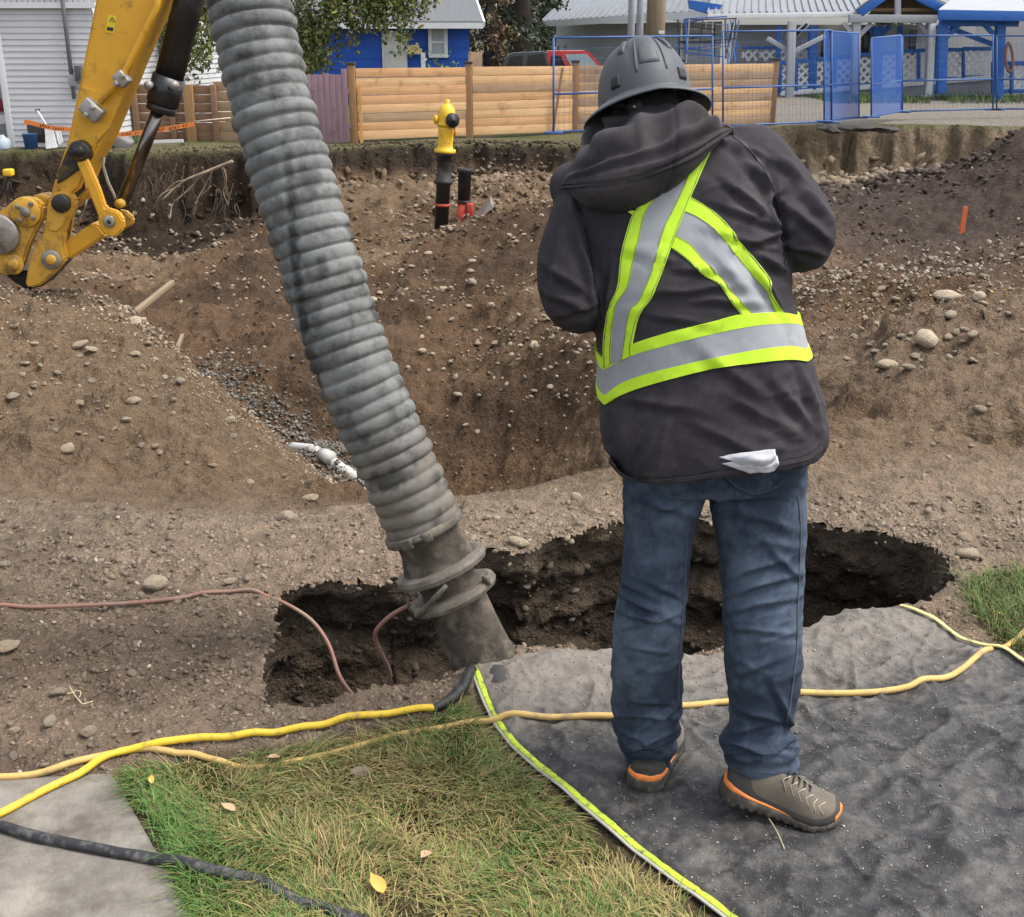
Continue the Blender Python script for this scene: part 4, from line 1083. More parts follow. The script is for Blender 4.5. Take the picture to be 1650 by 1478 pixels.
# ================================================================ excavator arm and coupler
M_cat = pm('excavator_yellow_paint', (.62, .33, .022), (.54, .27, .018), scale=2.4, rough=.45, contrast=.5, spec=.45, dirt=(.10, .06, .025), dscale=4.5, damt=.26, bump=.0008, bscale=40, rvar=.1)
M_catw = pm('worn_yellow_paint', (.58, .32, .035), (.45, .24, .03), scale=4, rough=.55, contrast=.5, dirt=(.055, .045, .038), dscale=6, damt=.42, bump=.002, bscale=40)
M_grease = pm('greasy_black_steel', (.022, .019, .017), (.012, .011, .010), scale=8, rough=.45, bump=.004, bscale=30, dirt=(.13, .08, .025), dscale=7, damt=.34)
M_cyl = pm('black_cylinder_paint', (.016, .016, .018), (.010, .010, .012), scale=5, rough=.38, spec=.5, dirt=(.05, .045, .04), dscale=6, damt=.35)
M_chrome = pm('chrome_rod', (.20, .185, .175), (.13, .12, .115), scale=4, rough=.22, metal=1.0)
M_steel = pm('worn_grey_steel', (.30, .28, .25), (.19, .17, .15), scale=9, rough=.5, metal=.4, bump=.002, bscale=60, dirt=(.12, .09, .06), dscale=8, damt=.4)
M_zinc = pm('zinc_clamp', (.34, .33, .31), (.24, .23, .22), scale=12, rough=.5, metal=.5, dirt=(.4, .25, .05), dscale=14, damt=.3)
M_sticker = pm('yellow_sticker', (.72, .55, .02), rough=.5); M_ink = pm('black_ink', (.02, .02, .02), rough=.6)
EY = 8.75
exc = empty('excavator_arm', at(60, 480, EY), 'yellow excavator arm with black hydraulic cylinder and bucket coupler above mound', 'excavator')
def zpx(*pts, Y=EY):   # zoomed crop coordinates (2.957x)
    return [at(x / 2.957, y / 2.957, Y) for x, y in pts]
def plate(name, pts, mat, y0, th, par, bevel=.012):
    m = MB(); m.prism(zpx(*pts, Y=EY + y0), (0, th, 0)); return m.build(name, mat, par, bevel=bevel)
def disc(name, c, r, y0, th, mat, par, seg=28, bev=.006):
    p = zpx(c, Y=EY + y0)[0]; r = r / 2.957 * EY * 1.06 / FPX
    m = MB(); m.lathe([(0, 0), (r - bev, 0), (r, bev), (r, th), (0, th)], Matrix.Translation(p) @ Matrix.Rotation(-math.pi / 2, 4, 'X'), seg); return m.build(name, mat, par)
stick = plate('stick', [(640,-900),(455,0),(360,480),(318,680),(285,780),(262,850),(300,960),(380,900),(420,790),(482,680),(580,450),(640,300),(770,0),(1160,-900)], M_cat, 0, .36, exc, .02)
plate('reinforcement_plate', [(385,412),(585,462),(520,610),(440,700),(330,690)], M_cat, -.008, .01, stick, .003)
plate('boss_plate', [(330,690),(390,672),(430,700),(440,745),(400,790),(320,850),(270,880),(275,820),(300,760)], M_grease, -.02, .4, stick, .008)
plate('stick_nose', [(262,845),(330,820),(410,850),(425,900),(380,965),(330,1010),(250,1000),(240,930)], M_catw, .05, .26, stick, .02)
plate('grease_patch', [(300,880),(400,860),(405,905),(360,950),(300,960),(270,920)], M_grease, .042, .2, stick, .006)
# oil line with its clamps
m = MB(); m.tube([zpx((765,-120), Y=EY - .05)[0], zpx((750,30), Y=EY - .05)[0], zpx((720,90), Y=EY - .05)[0], zpx((590,350), Y=EY - .05)[0], zpx((580,375), Y=EY - .05)[0], zpx((475,490), Y=EY - .05)[0]], .022, 10); m.build('oil_line', M_cat, stick)
for c, a in (((583,376), .9), ((440,525), .75)):
    p = zpx(c, Y=EY - .05)[0]
    m = MB(); m.box(p, (.10, .09, .085) if a > .8 else (.15, .1, .11), Matrix.Rotation(a, 3, 'Y'), .012)
    m.box(p + Vector((.02, -.03, .02)), (.03, .08, .03), Matrix.Rotation(a, 3, 'Y'), .004); m.box(p + Vector((-.03, -.03, -.03)), (.03, .08, .03), Matrix.Rotation(a, 3, 'Y'), .004)
    m.build('line_clamp', M_zinc, stick)
st = plate('warning_sticker', [(516,70),(556,78),(540,162),(500,152)], M_sticker, -.003, .002, stick, 0)
plate('pictogram', [(521,100),(534,80),(549,104)], M_ink, -.0045, .001, st, 0); plate('pictogram', [(512,128),(541,133),(537,150),(508,144)], M_ink, -.0045, .001, st, 0)
plate('pictogram', [(527,99),(533,89),(541,100)], M_sticker, -.006, .001, st, 0)
# bucket cylinder
c0, c1, c2 = zpx((1010,-420), (790,430), (585,965), Y=EY + .16)
cyl = MB(); cyl.tube([c0, c1 + (c0 - c1).normalized() * .10], .102, 28); cy = cyl.build('cylinder_barrel', M_cyl, exc)
d_ = (c1 - c0).normalized()
m = MB(); m.cyl(c1 - d_ * .10, c1 + d_ * .10, .116, 28); m.cyl(c1 + d_ * .10, c1 + d_ * .16, .105, 28); gl = m.build('cylinder_gland', M_cyl, cy)
for q in (-.09, .09):
    m = MB(); m.cyl(c1 + Vector((q, -.15, .02)) - d_ * .02, c1 + Vector((q, -.09, .02)) - d_ * .02, .03, 12); m.build('port_fitting', M_zinc, gl)
m = MB(); m.cyl(c1, c2, .048, 24); m.build('piston_rod', M_chrome, exc)
m = MB(); m.cyl(c2 + Vector((0, -.09, 0)), c2 + Vector((0, .09, 0)), .034, 24); m.build('rod_eye', M_catw, exc)
# side link, crank link, coupler
lk = plate('side_link', [(362,770),(372,752),(400,748),(415,772),(470,900),(500,990),(560,1010),(588,1050),(585,1095),(548,1132),(505,1125),(470,1085),(466,1030),(425,925)], M_cat, -.09, .07, exc, .012)
disc('link_pin', (518,1057), 26, -.115, .03, M_steel, lk); disc('link_pin_hole', (518,1057), 10, -.122, .01, M_grease, lk)
plate('side_link', [(562,1000),(600,1010),(635,1040),(628,1075),(600,1090),(560,1090)], M_catw, .36, .07, exc, .012)
disc('pivot_pin', (372,722), 44, -.10, .09, M_grease, exc)
disc('pivot_cap', (372,722), 22, -.115, .02, M_cyl, exc)
cr = plate('crank_link', [(305,1155),(440,1062),(470,1078),(505,1122),(330,1238),(300,1230)], M_cat, .02, .22, exc, .014)
cp_ = plate('coupler_plate', [(222,985),(245,925),(285,910),(335,922),(358,960),(352,1000),(312,1075),(300,1110),(302,1170),(312,1240),(260,1300),(190,1360),(140,1374),(118,1360),(130,1285),(165,1170),(205,1110),(218,1050)], M_catw, -.06, .09, exc, .014)
plate('coupler_plate', [(250,985),(285,925),(358,960),(352,1000),(320,1170),(325,1240),(200,1370),(130,1374),(140,1290),(180,1160)], M_catw, .34, .07, exc, .014)
plate('coupler_body', [(150,1290),(300,1170),(315,1235),(200,1362),(130,1385),(70,1350),(20,1310),(40,1290)], M_grease, .05, .26, exc, .014)
sl = plate('slot_cover', [(240,960),(262,930),(300,925),(330,950),(330,985),(300,1075),(272,1105),(235,1100),(218,1070)], M_catw, -.078, .02, cp_, .008)
disc('coupler_pin', (285,972), 40, -.11, .05, M_grease, cp_); disc('coupler_pin', (241,1240), 44, -.085, .03, M_steel, cp_); disc('pin_bolt', (240,1240), 22, -.11, .03, M_catw, cp_)
hk = plate('hook_plate', [(-60,1040),(0,1005),(70,955),(115,940),(170,950),(205,985),(200,1045),(165,1110),(140,1160),(112,1250),(85,1300),(40,1312),(-60,1300)], M_catw, -.03, .09, exc, .014)
disc('hook_pin', (118,1012), 66, -.06, .04, M_catw, hk)
disc('pin_face', (116,1012), 24, -.075, .02, M_steel, hk)
for a in range(4):
    disc('pin_bolt', (118 + 46 * math.cos(a * 1.57 + .6), 1012 + 46 * math.sin(a * 1.57 + .6)), 11, -.075, .02, M_steel, hk, 10, .002)
disc('hook_pin', (60,1262), 46, -.05, .03, M_catw, hk); disc('pin_face', (60,1262), 24, -.07, .025, M_catw, hk)
plate('hose_guard', [(150,935),(200,928),(232,950),(228,985),(190,990),(165,960)], M_catw, .1, .2, exc, .01)
disc('bucket_ear', (-10,1120), 88, -.08, .06, M_steel, exc, 36, .01)
m = MB(); m.tube(zpx((495,750), (490,790), (515,870), (540,920), (550,950), Y=EY + .25), .012, 8); m.build('grease_hose', pm('pale_hose', (.42, .38, .32), rough=.6), exc)
m = MB(); m.tube(zpx((412,950), (405,990), (380,1040), (370,1080), Y=EY + .1), .010, 8); m.build('grease_hose', M_steel, exc)
# ================================================================ hydrant, pipes and small things of the site
M_hyd = pm('hydrant_yellow', (.74, .46, .02), (.64, .38, .02), scale=6, rough=.45, dirt=(.3, .18, .03), dscale=8, damt=.25)
M_pipe = pm('black_ductile_pipe', (.018, .018, .020), (.010, .010, .011), scale=6, rough=.55, dirt=(.07, .055, .04), dscale=5, damt=.35)
M_redp = pm('red_marking_paint', (.50, .055, .03), (.38, .04, .025), scale=9, rough=.6, dirt=(.12, .07, .05), dscale=9, damt=.35)
HYY = 18.0
hp_ = at(717, 245, HYY); hb = at(712, 388, HYY + .02)
hyd = empty('fire_hydrant', hb, 'yellow fire hydrant on tall black riser pipe in excavation', 'hydrant')
axh = (at(722, 175, HYY) - at(712, 380, HYY)).normalized()
def Fz(p, d):
    d = Vector(d).normalized(); a = Vector((1, 0, 0)); a = (a - d * a.dot(d)).normalized(); b = d.cross(a)
    return Matrix.Translation(p) @ Matrix((a, b, d)).transposed().to_4x4()
MHy = Fz(hp_, axh)
k_ = HYY * 1.05 / FPX
def Lth(name, prof, mat, par, M=MHy, seg=28):
    m = MB(); m.lathe([(r * k_, h * k_) for r, h in prof], M, seg); return m.build(name, mat, par)
brl = Lth('barrel', [(0,-1),(15.5,-1),(16,0),(16,4),(12,5),(11,9),(11.5,30),(12.5,38),(0,38)], M_hyd, hyd)
Lth('bonnet', [(0,37),(14,37),(14.5,40),(13,43),(13.5,48),(13,55),(11,62),(7,67),(4,69),(3.4,70),(3.4,75),(0,75)], M_hyd, hyd)
def side_cap(name, ang, h, r, l, mat):
    d = MHy.to_3x3() @ Vector((math.cos(ang), math.sin(ang), 0)); p = MHy @ Vector((0, 0, h * k_))
    m = MB(); m.lathe([(0, 6 * k_), (r * .72 * k_, 6 * k_), (r * .72 * k_, (l - 5) * k_), (r * k_, (l - 5) * k_), (r * k_, l * k_), (r * .3 * k_, l * k_), (r * .28 * k_, (l + 3) * k_), (0, (l + 3) * k_)], Fz(p, d), 20)
    return m.build(name, mat, hyd)
side_cap('side_nozzle', math.pi + .15, 46, 6.5, 18, M_hyd); side_cap('pumper_nozzle', -.95, 47, 10.5, 19, M_pipe)
m = MB(); m.tube([MHy @ Vector((12 * k_, -8 * k_, 40 * k_)), MHy @ Vector((14 * k_, -9 * k_, 32 * k_)), MHy @ Vector((13 * k_, -9 * k_, 24 * k_))], .018, 8); m.build('orange_tag', pm('orange_tag', (.75, .25, .02), rough=.5), hyd)
rs = MB(); Lr = (hp_ - hb).length / k_ + 8
rs.lathe([(r * k_, h * k_) for r, h in [(0,-Lr),(10.5,-Lr),(10.5,-48),(14,-46),(14.5,-42),(11.2,-40),(11,-6),(14.5,-5),(14.5,-1.2),(0,-1.2)]], MHy, 28)
ri = rs.build('riser_pipe', M_pipe, hyd)
Lth('red_ring', [(0,-80),(11.3,-80),(11.3,-76),(0,-76)], M_redp, ri)
vb = at(746, 372, 18.5); vt = at(749, 277, 18.5)
vp = empty('valve_riser', vb, 'short black standpipe with red painted foot beside the hydrant', 'pipe')
MV = Fz(vt, (vt - vb)); k_ = 18.5 * 1.05 / FPX
Lth('standpipe', [(0,-46),(9.5,-46),(10,-2),(12,0),(12,5),(10,6),(9,3),(0,3)], M_pipe, vp, MV)
Lth('collar', [(0,-46),(11,-46),(11,-42),(0,-42)], M_pipe, vp, MV)
Lth('red_foot', [(0,-100),(10,-100),(10,-46),(0,-46)], M_redp, vp, MV)
m = MB(); m.box(at(757, 338, 18.4), (.10, .12, .2), None, .02); m.build('valve_box', M_redp, vp)
# twisted scrap of sheet metal
sm_ = MB(); g = [at(768, 352, 18.2), at(790, 325, 18.2), at(795, 335, 18.1), at(775, 350, 18.1)]
sm_.prism(g, (0, .25, .06)); tag(sm_.build('sheet_scrap', M_steel, None, origin=at(780, 350, 18.2)), 'bent scrap of grey sheet metal beside the standpipe', 'scrap')
# stakes and boards
M_or = pm('orange_stake_paint', (.72, .16, .05), rough=.6); M_wood = pm('raw_timber', (.27, .20, .125), (.18, .13, .08), scale=8, rough=.8, stretch=(1, 1, 8))
p = hit_ground(1549, 376); m = MB(); m.beam(p + Vector((0, 0, -.1)), p + Vector((.012, 0, .33)), .055, .03, up=(0, 1, 0))
tag(m.build('survey_stake', M_or, None, origin=p), 'orange survey stake at the foot of the dark right mound', 'stake')
def ground_board(name, a, b, w, th, mat, label, cat, lift=.05):
    pa, pb = hit_ground(*a), hit_ground(*b)
    m = MB(); m.beam(pa + Vector((0, 0, lift)), pb + Vector((0, 0, lift)), w, th, bev=.004)
    return tag(m.build(name, mat, None, origin=(pa + pb) / 2), label, cat)
pa, pb = at(218, 503, 11.6), at(278, 455, 13.0); m = MB(); m.beam(pa, pb, .05, .05, bev=.004)
tag(m.build('timber_board', M_wood, None, origin=(pa + pb) / 2), 'pale timber board leaning in trench behind the left mound', 'board')
pa, pb = at(284, 566, 11.8), at(294, 540, 12.6); m = MB(); m.beam(pa, pb, .035, .03); tag(m.build('timber_stake', M_wood, None, origin=pa), 'short timber stake poking up in the trench', 'stake')
# white sewer pipe and its bedding in the trench
M_pvc = pm('white_pvc', (.50, .50, .48), (.40, .40, .38), scale=4, rough=.4, dirt=(.3, .24, .17), dscale=6, damt=.3)
pts = [hit_ground(415, 672), hit_ground(450, 694), hit_ground(505, 724), hit_ground(552, 753), hit_ground(600, 780)]
pp_ = empty('sewer_pipe', pts[2], 'white plastic pipe lying on grey gravel in trench beside hose', 'pipe')
m = MB(); m.tube([p + Vector((0, 0, -.03 - (.14 if i_ < 2 else 0))) for i_, p in enumerate(pts)], .055, 16); m.build('pipe_run', M_pvc, pp_)
m = MB(); m.cyl(pts[2] + Vector((.10, -.12, -.03)), pts[2] + Vector((.18, -.20, -.03)), .062, 16); m.build('pipe_joint', M_pvc, pp_)
rr = np.random.default_rng(40); q = []
for t in rr.random(1500):
    i_ = min(3, int(t * 4)); f_ = t * 4 - i_; b_ = pts[i_].lerp(pts[i_ + 1], f_); q.append((b_.x + rr.normal(0, .20), b_.y + rr.normal(0, .28)))
for t in rr.random(500): q.append(tuple(Vector(hit_ground(330, 590)).lerp(pts[0], t).xy + Vector((rr.normal(0, .15), rr.normal(0, .2)))))
q = np.array(q); qz = gzs(q[:, 0], q[:, 1])
scatter('gravel', np.stack([q[:, 0], q[:, 1], qz + .01], -1), rr.uniform(.008, .026, len(q)), np.array([[.20, .185, .16]]) * rr.uniform(.4, 1.1, (len(q), 1)), 'grey bedding gravel along the white pipe in trench', 'gravel', 1, 11)
# roots hanging out of the far bank
M_root = pm('pale_root', (.36, .28, .20), (.16, .11, .07), scale=9, rough=.85)
rt_ = empty('tree_root', at(330, 290, 19.6), 'pale bare roots hanging out of the dark bank behind excavator cylinder', 'root')
for pth, r in (([(375,260),(345,272),(325,280),(300,290),(280,305),(262,322)], .028), ([(325,280),(310,300),(290,318),(278,330),(274,352)], .020), ([(345,272),(330,300),(318,322),(312,350)], .010), ([(300,290),(280,296),(258,318)], .013), ([(326,270),(328,280),(318,286)], .012), ([(340,300),(322,318),(314,328)], .009), ([(274,330),(272,345),(273,353)], .024), ([(312,335),(308,350)], .008), ([(360,270),(365,290),(360,310),(368,330)], .008), ([(290,300),(262,312),(250,330),(246,345)], .008)):
    P = catmull([tuple(at(x, y, 19.25 + .1 * math.sin(x))) for x, y in pth], 24)
    m = MB(); m.tube([Vector(p) for p in P], list(np.linspace(r, r * .45, 24)), 7); m.build('root_strand', M_root, rt_)
for k in range(46):
    x = R.uniform(225, 385); y = R.uniform(262, 330); l = R.uniform(15, 60)
    P = catmull([tuple(at(x, y, 19.5)), tuple(at(x + R.uniform(-8, 8), y + l * .5, 19.4)), tuple(at(x + R.uniform(-16, 10), y + l, 19.3))], 8)
    m = MB(); m.tube([Vector(p) for p in P], [R.uniform(.005, .010)] * 8, 5); m.build('root_strand', pm('dark_root', (.07, .05, .035), rough=.9) if k == 0 else bpy.data.materials['dark_root'], rt_)
# fallen leaves, twigs, straw
M_leafy = pm('yellow_leaf', (.62, .36, .08), (.5, .26, .05), scale=20, rough=.7); M_leafp = pm('tan_leaf', (.45, .32, .19), (.36, .24, .13), scale=20, rough=.7)
def leaf(px_, py_, w, mat, label, rz, z=None):
    p = hit_ground(px_, py_) if py_ < 1100 else gp(px_, py_, .03); w = w * .5 * 2.9 / FPX
    out = [(0, -1), (.45, -.75), (.62, -.2), (.5, .3), (.2, .7), (0, 1.05), (-.25, .65), (-.55, .3), (-.6, -.2), (-.4, -.7)]
    vs = [Vector((a * w, b * w * 1.1, .18 * w * (a * a * 3 - b * .4))) for a, b in out]
    Rz = Matrix.Rotation(rz, 3, 'Z') @ Matrix.Rotation(.35, 3, 'X'); c = Vector((0, 0, -.08 * w))
    m = MB(); n = len(vs); V_ = [c] + vs + [c + Vector((0, 0, -.0008))] + [v + Vector((0, 0, -.0008)) for v in vs]
    F_ = [(0, 1 + i, 1 + (i + 1) % n) for i in range(n)] + [(n + 1, n + 2 + (i + 1) % n, n + 2 + i) for i in range(n)]
    m.add([Rz @ v for v in V_], F_, True)
    o = m.build('fallen_leaf', mat, None, local=True); o.location = p + Vector((0, 0, .012)); tag(o, label, 'leaf'); return o
leaf(608, 1430, 34, M_leafy, 'bright yellow fallen leaf on dry grass near bottom', .6)
leaf(441, 1226, 22, M_leafp, 'small tan fallen leaf on grass beside the yellow cord', 2.1)
leaf(368, 1307, 24, M_leafp, 'tan fallen leaf on green grass by the concrete', 1.2)
leaf(686, 1384, 26, M_leafp, 'pale brown fallen leaf in the middle of grass patch', 2.7)
leaf(245, 1262, 16, M_leafy, 'small yellow fallen leaf at the grass corner by slab', .2)
leaf(1608, 996, 20, M_leafy, 'small yellow leaf in the right grass tuft', .9)
leaf(1596, 478, 20, M_leafy, 'orange leaf on stones below the right mound', .4); leaf(1620, 470, 16, M_leafy, 'second orange leaf on stones, nearest the right edge', 1.4)
M_straw = pm('dry_straw', (.50, .42, .26), rough=.8)
tw = empty('dry_twig', gp(120, 1115), 'pale dry grass twig beside a stone on near dirt', 'twig')
for a in ([(112,1105),(120,1120),(133,1135)], [(118,1112),(130,1115),(128,1124)], [(108,1118),(122,1115)], [(133,1135),(150,1130)]):
    P = catmull([tuple(gp(x, y, .02)) for x, y in a], 8); m = MB(); m.tube([Vector(p) for p in P], .0016, 5); m.build('stalk', M_straw, tw)
for lab, a in (('single straw stalk under the raised shoe', [(1238,1318),(1252,1340),(1264,1368)]), ('dark straw stalk running to the raised shoe from right', [(1290,1238),(1310,1225),(1330,1215)])):
    P = catmull([tuple(gp(x, y, .03)) for x, y in a], 10); m = MB(); m.tube([Vector(p) for p in P], .0013, 5); tag(m.build('straw_stalk', M_straw, None, origin=tuple(P[5])), lab, 'straw')
# the yellow level on its tripod at the far left
lv = empty('laser_level', at(12, 320, 17.5), 'small yellow level instrument on a thin tripod at far left', 'level')
m = MB(); m.box(at(14, 278, 17.5), (.13, .13, .1), None, .02); m.build('housing', M_hyd, lv)
for dx in (-12, 2, 14):
    m = MB(); m.cyl(at(13, 285, 17.5), at(10 + dx, 325, 17.4 + abs(dx) * .01), .012, 8); m.build('tripod_leg', M_blk, lv)
# ================================================================ yards, fences and houses behind the cut
def wpx(a, b, px):
    """point on the plan line a-b that shows at photo column px (ground level)"""
    lo, hi = -1.0, 2.0
    f = lambda t: CX + FPX * (a.x + (b.x - a.x) * t) / ((a.y + (b.y - a.y) * t) * CP + CAMH * SP) - px
    for _ in range(60):
        m_ = (lo + hi) / 2
        if f(m_) < 0: lo = m_
        else: hi = m_
    return a.lerp(b, lo)
M_cedar = pm('cedar_board', (.54, .315, .15), (.40, .22, .10), scale=3.0, rough=.8, contrast=.45, stretch=(.5, .5, 9), bump=.002, bscale=30, dirt=(.26, .14, .06), dscale=2.2, damt=.3)
M_cedar2 = pm('cedar_board_pale', (.60, .39, .20), (.46, .27, .13), scale=2.6, rough=.8, contrast=.45, stretch=(.5, .5, 9), bump=.002, bscale=30, dirt=(.30, .17, .08), dscale=2.6, damt=.28)
M_cedar3 = pm('cedar_board_grey', (.36, .25, .15), (.27, .17, .095), scale=2.8, rough=.85, contrast=.5, stretch=(.5, .5, 9), bump=.002, bscale=30, dirt=(.2, .13, .08), dscale=2.2, damt=.4)
M_post = pm('fence_post', (.33, .19, .085), (.24, .13, .06), scale=4, rough=.85, stretch=(6, 6, .6))
M_brn = pm('brown_fence_board', (.235, .14, .085), (.165, .095, .055), scale=3, rough=.85, stretch=(.5, .5, 8), dirt=(.12, .08, .05), dscale=2, damt=.3)
M_purp = pm('mauve_picket', (.26, .165, .185), (.20, .125, .14), scale=3, rough=.75, stretch=(4, 4, .5), dirt=(.17, .1, .12), dscale=3, damt=.3)
M_cap = pm('dark_post_cap', (.05, .04, .035), rough=.7)
FA, FB = gp(571, 231), gp(1250, 201)
FH = 1.27
fence = empty('cedar_fence', FA, 'new cedar fence of horizontal boards behind the hydrant', 'fence')
posts = [571, 756, 925, 1092, 1243]
PW_ = [wpx(FA, FB, p) for p in posts]
for i, p in enumerate(PW_):
    m = MB(); m.box(p + Vector((0, 0, .66)), (.13, .13, 1.36), None, .008); po = m.build('post', M_post, fence)
    m = MB(); m.box(p + Vector((0, 0, 1.36)), (.16, .16, .045), None, .006); m.build('post_cap', M_cap, po)
dirv = (FB - FA).normalized(); nrmv = Vector((dirv.y, -dirv.x, 0))
for i in range(4):
    a, b = PW_[i] + dirv * .068, PW_[i + 1] - dirv * .068
    nb = 8; hb_ = (FH - .04) / nb
    for k in range(nb):
        z = .05 + hb_ * (k + .5)
        m = MB(); off = nrmv * (R.uniform(-.006, .006) + .02)
        m.beam(a + off + Vector((0, 0, z + R.uniform(-.004, .004))), b + off + Vector((0, 0, z + R.uniform(-.004, .004))), .022, hb_ - .003, bev=.004)
        m.build('board', R.choice((M_cedar, M_cedar, M_cedar2, M_cedar3)) if i < 2 else R.choice((M_cedar2, M_cedar3, M_cedar3)), fence)
m = MB(); p = wpx(FA, FB, 580) + nrmv * .09; m.beam(p, p + Vector((0, 0, 1.0)), .05, .03, up=(0, 1, 0)); m.build('batten', pm('orange_batten', (.66, .36, .12), rough=.7), fence)
p = wpx(FA, FB, 885) + nrmv * .12; m = MB(); m.beam(p, p + Vector((.18, .05, 1.25)), .05, .03, up=(0, 1, 0)); m.build('brace', M_post, fence)
# mauve pickets
pfa, pfb = gp(440, 232), gp(566, 232)
pf = empty('picket_fence', pfa, 'short mauve picket fence between hose and cedar fence', 'fence')
for k in range(13):
    px_ = 446 + k * 9.4; p = wpx(pfa, pfb, px_); h = 1.17 + R.uniform(-.02, .02) + (.10 if k == 12 else 0)
    m = MB(); m.box(p + Vector((0, 0, h / 2 + .02)), (.100, .022, h), Matrix.Rotation(R.uniform(-.008, .008), 3, 'Y'), .004); m.build('picket', M_purp, pf)
for z in (.3, .9):
    m = MB(); m.beam(pfa + Vector((0, .035, z)), pfb + Vector((0, .035, z)), .04, .08); m.build('rail', M_purp, pf)
# older brown fence behind the excavator
bfa, bfb = gp(170, 227), gp(442, 229)
bf = empty('brown_fence', bfa, 'older brown board fence behind the excavator cylinder', 'fence')
bp_ = [170, 224, 283, 311, 351, 400, 440]
for i, x in enumerate(bp_):
    p = wpx(bfa, bfb, x); m = MB(); m.box(p + Vector((0, -.04, .50)), (.10 if x != 311 else .17, .10, 1.0), None, .006); m.build('post', M_brn if x != 311 else M_post, bf)
for i in range(6):
    a, b = wpx(bfa, bfb, bp_[i]), wpx(bfa, bfb, bp_[i + 1]); top = .98 if i < 4 else 1.05
    for k in range(6):
        m = MB(); m.beam(a + Vector((0, .02, .09 + k * top / 6)), b + Vector((0, .02, .09 + k * top / 6 + R.uniform(-.004, .004))), .022, top / 6 - .008, bev=.003); m.build('board', M_brn if i < 4 else M_cedar3, bf)

# ---- lap-sided white house, left
M_white = pm('white_vinyl_siding', (.55, .55, .56), (.47, .47, .48), scale=1.5, rough=.55, dirt=(.40, .38, .36), dscale=.8, damt=.25)
M_greyv = pm('grey_siding', (.30, .30, .31), (.25, .25, .26), scale=1.5, rough=.6)
M_pinkv = pm('pale_mauve_siding', (.47, .43, .44), (.42, .38, .39), scale=2, rough=.6)
M_trimw = pm('white_trim', (.66, .66, .66), (.58, .58, .58), scale=3, rough=.5)
M_glass = pm('window_glass', (.03, .035, .04), (.02, .025, .03), rough=.08, spec=.8)
M_roofg = pm('grey_shingle', (.16, .165, .175), (.10, .105, .115), scale=14, rough=.9, stretch=(1, 1, 3))
M_metal = pm('grey_metal_roofing', (.26, .27, .285), (.21, .22, .235), scale=2, rough=.45, metal=.2)
def laps(name, a, b, z0, z1, pitch, mat, par, proud=.018):
    """one sheet of lapped siding between plan points a and b, faces -normal side"""
    d = (b - a); n = Vector((d.y, -d.x, 0)).normalized(); k = max(1, int(round((z1 - z0) / pitch)))
    vs, fs = [], []
    for i in range(k):
        za, zb = z0 + (z1 - z0) * i / k, z0 + (z1 - z0) * (i + 1) / k
        o = len(vs)
        vs += [a + n * proud + Vector((0, 0, za)), b + n * proud + Vector((0, 0, za)), b + n * .003 + Vector((0, 0, zb)), a + n * .003 + Vector((0, 0, zb))]
        fs += [(o, o + 1, o + 2, o + 3)]
        if i: fs += [(o - 1, o - 2, o + 1, o)]
    o = len(vs); vs += [a + Vector((0, 0, z0)), b + Vector((0, 0, z0)), b + Vector((0, 0, z1)), a + Vector((0, 0, z1))]
    fs += [(o + 1, o, o + 3, o + 2)]
    m = MB(); m.add(vs, fs); return m.build(name, mat, par, fix=False)
def flat2(v): return Vector((v.x, v.y, 0))
wh = empty('white_house', gp(60, 238), 'white lap sided house wall behind the excavator arm', 'house')
w0, w1 = flat2(at(19, 238, 21.2)), flat2(at(172, 238, 21.2))
laps('siding', w0, w1, -.1, 2.26, .10, M_white, wh)
w2 = w1 + Vector((.6, 7, 0)); laps('siding', w1, w2, -.1, 2.26, .10, M_white, wh)
m = MB(); m.box(w0 + Vector((.03, -.03, 1.08)), (.10, .08, 2.36), None, .005); m.build('corner_board', M_trimw, wh)
m = MB(); m.box((w0 + w1) / 2 + Vector((-1.0, -.06, 2.30)), (w1.x - w0.x + 2.2, .08, .09)); m.build('drip_board', M_trimw, wh)
m = MB(); nx_ = 40
for k in range(nx_):
    x0 = w0.x - 2.1 + (w1.x - w0.x + 2.1) * k / nx_; x1 = w0.x - 2.1 + (w1.x - w0.x + 2.1) * (k + 1) / nx_ - .012
    m.box(((x0 + x1) / 2, 21.18, 3.2), (x1 - x0, .03, 1.74))
tag(m.build('gable_siding', M_pinkv, wh), kind='stuff')
p0, p1 = flat2(at(-160, 238, 22.4)), flat2(at(22, 238, 22.4))
laps('porch_siding', p0, p1, -.1, 2.3, .10, M_greyv, wh)
m = MB(); m.box(at(8, 33, 21.3), (.30, .05, .28), None, .01); br = m.build('porch_bracket', M_trimw, wh)
m = MB(); m.lathe([(0, 0), (.10, 0), (.10, .02), (.07, .02), (.07, .005), (0, .005)], Matrix.Translation(at(8, 33, 21.25)) @ Matrix.Rotation(math.pi / 2, 4, 'X'), 20); m.build('rosette', M_trimw, br)
m = MB(); m.cyl(flat2(at(129, 238, 21.1)) + Vector((0, 0, .8)), flat2(at(129, 238, 21.1)) + Vector((0, 0, 4)), .035, 10); m.build('conduit', pm('grey_conduit', (.2, .2, .2), rough=.6), wh)
m = MB(); m.box(at(118, 130, 21.1), (.13, .1, .19), None, .01); m.build('meter_box', M_greyv, wh); m = MB(); m.box(at(127, 118, 21.08), (.11, .12, .24), None, .01); m.build('meter_box', pm('dark_meter', (.08, .08, .085), rough=.5), wh)
m = MB(); m.prism([w0 + Vector((-2.2, -.3, 4.0)), w1 + Vector((.4, -.3, 4.0)), w1 + Vector((.4, 4, 5.5)), w0 + Vector((-2.2, 4, 5.5))], (0, 0, .12)); m.build('roof', M_roofg, wh)
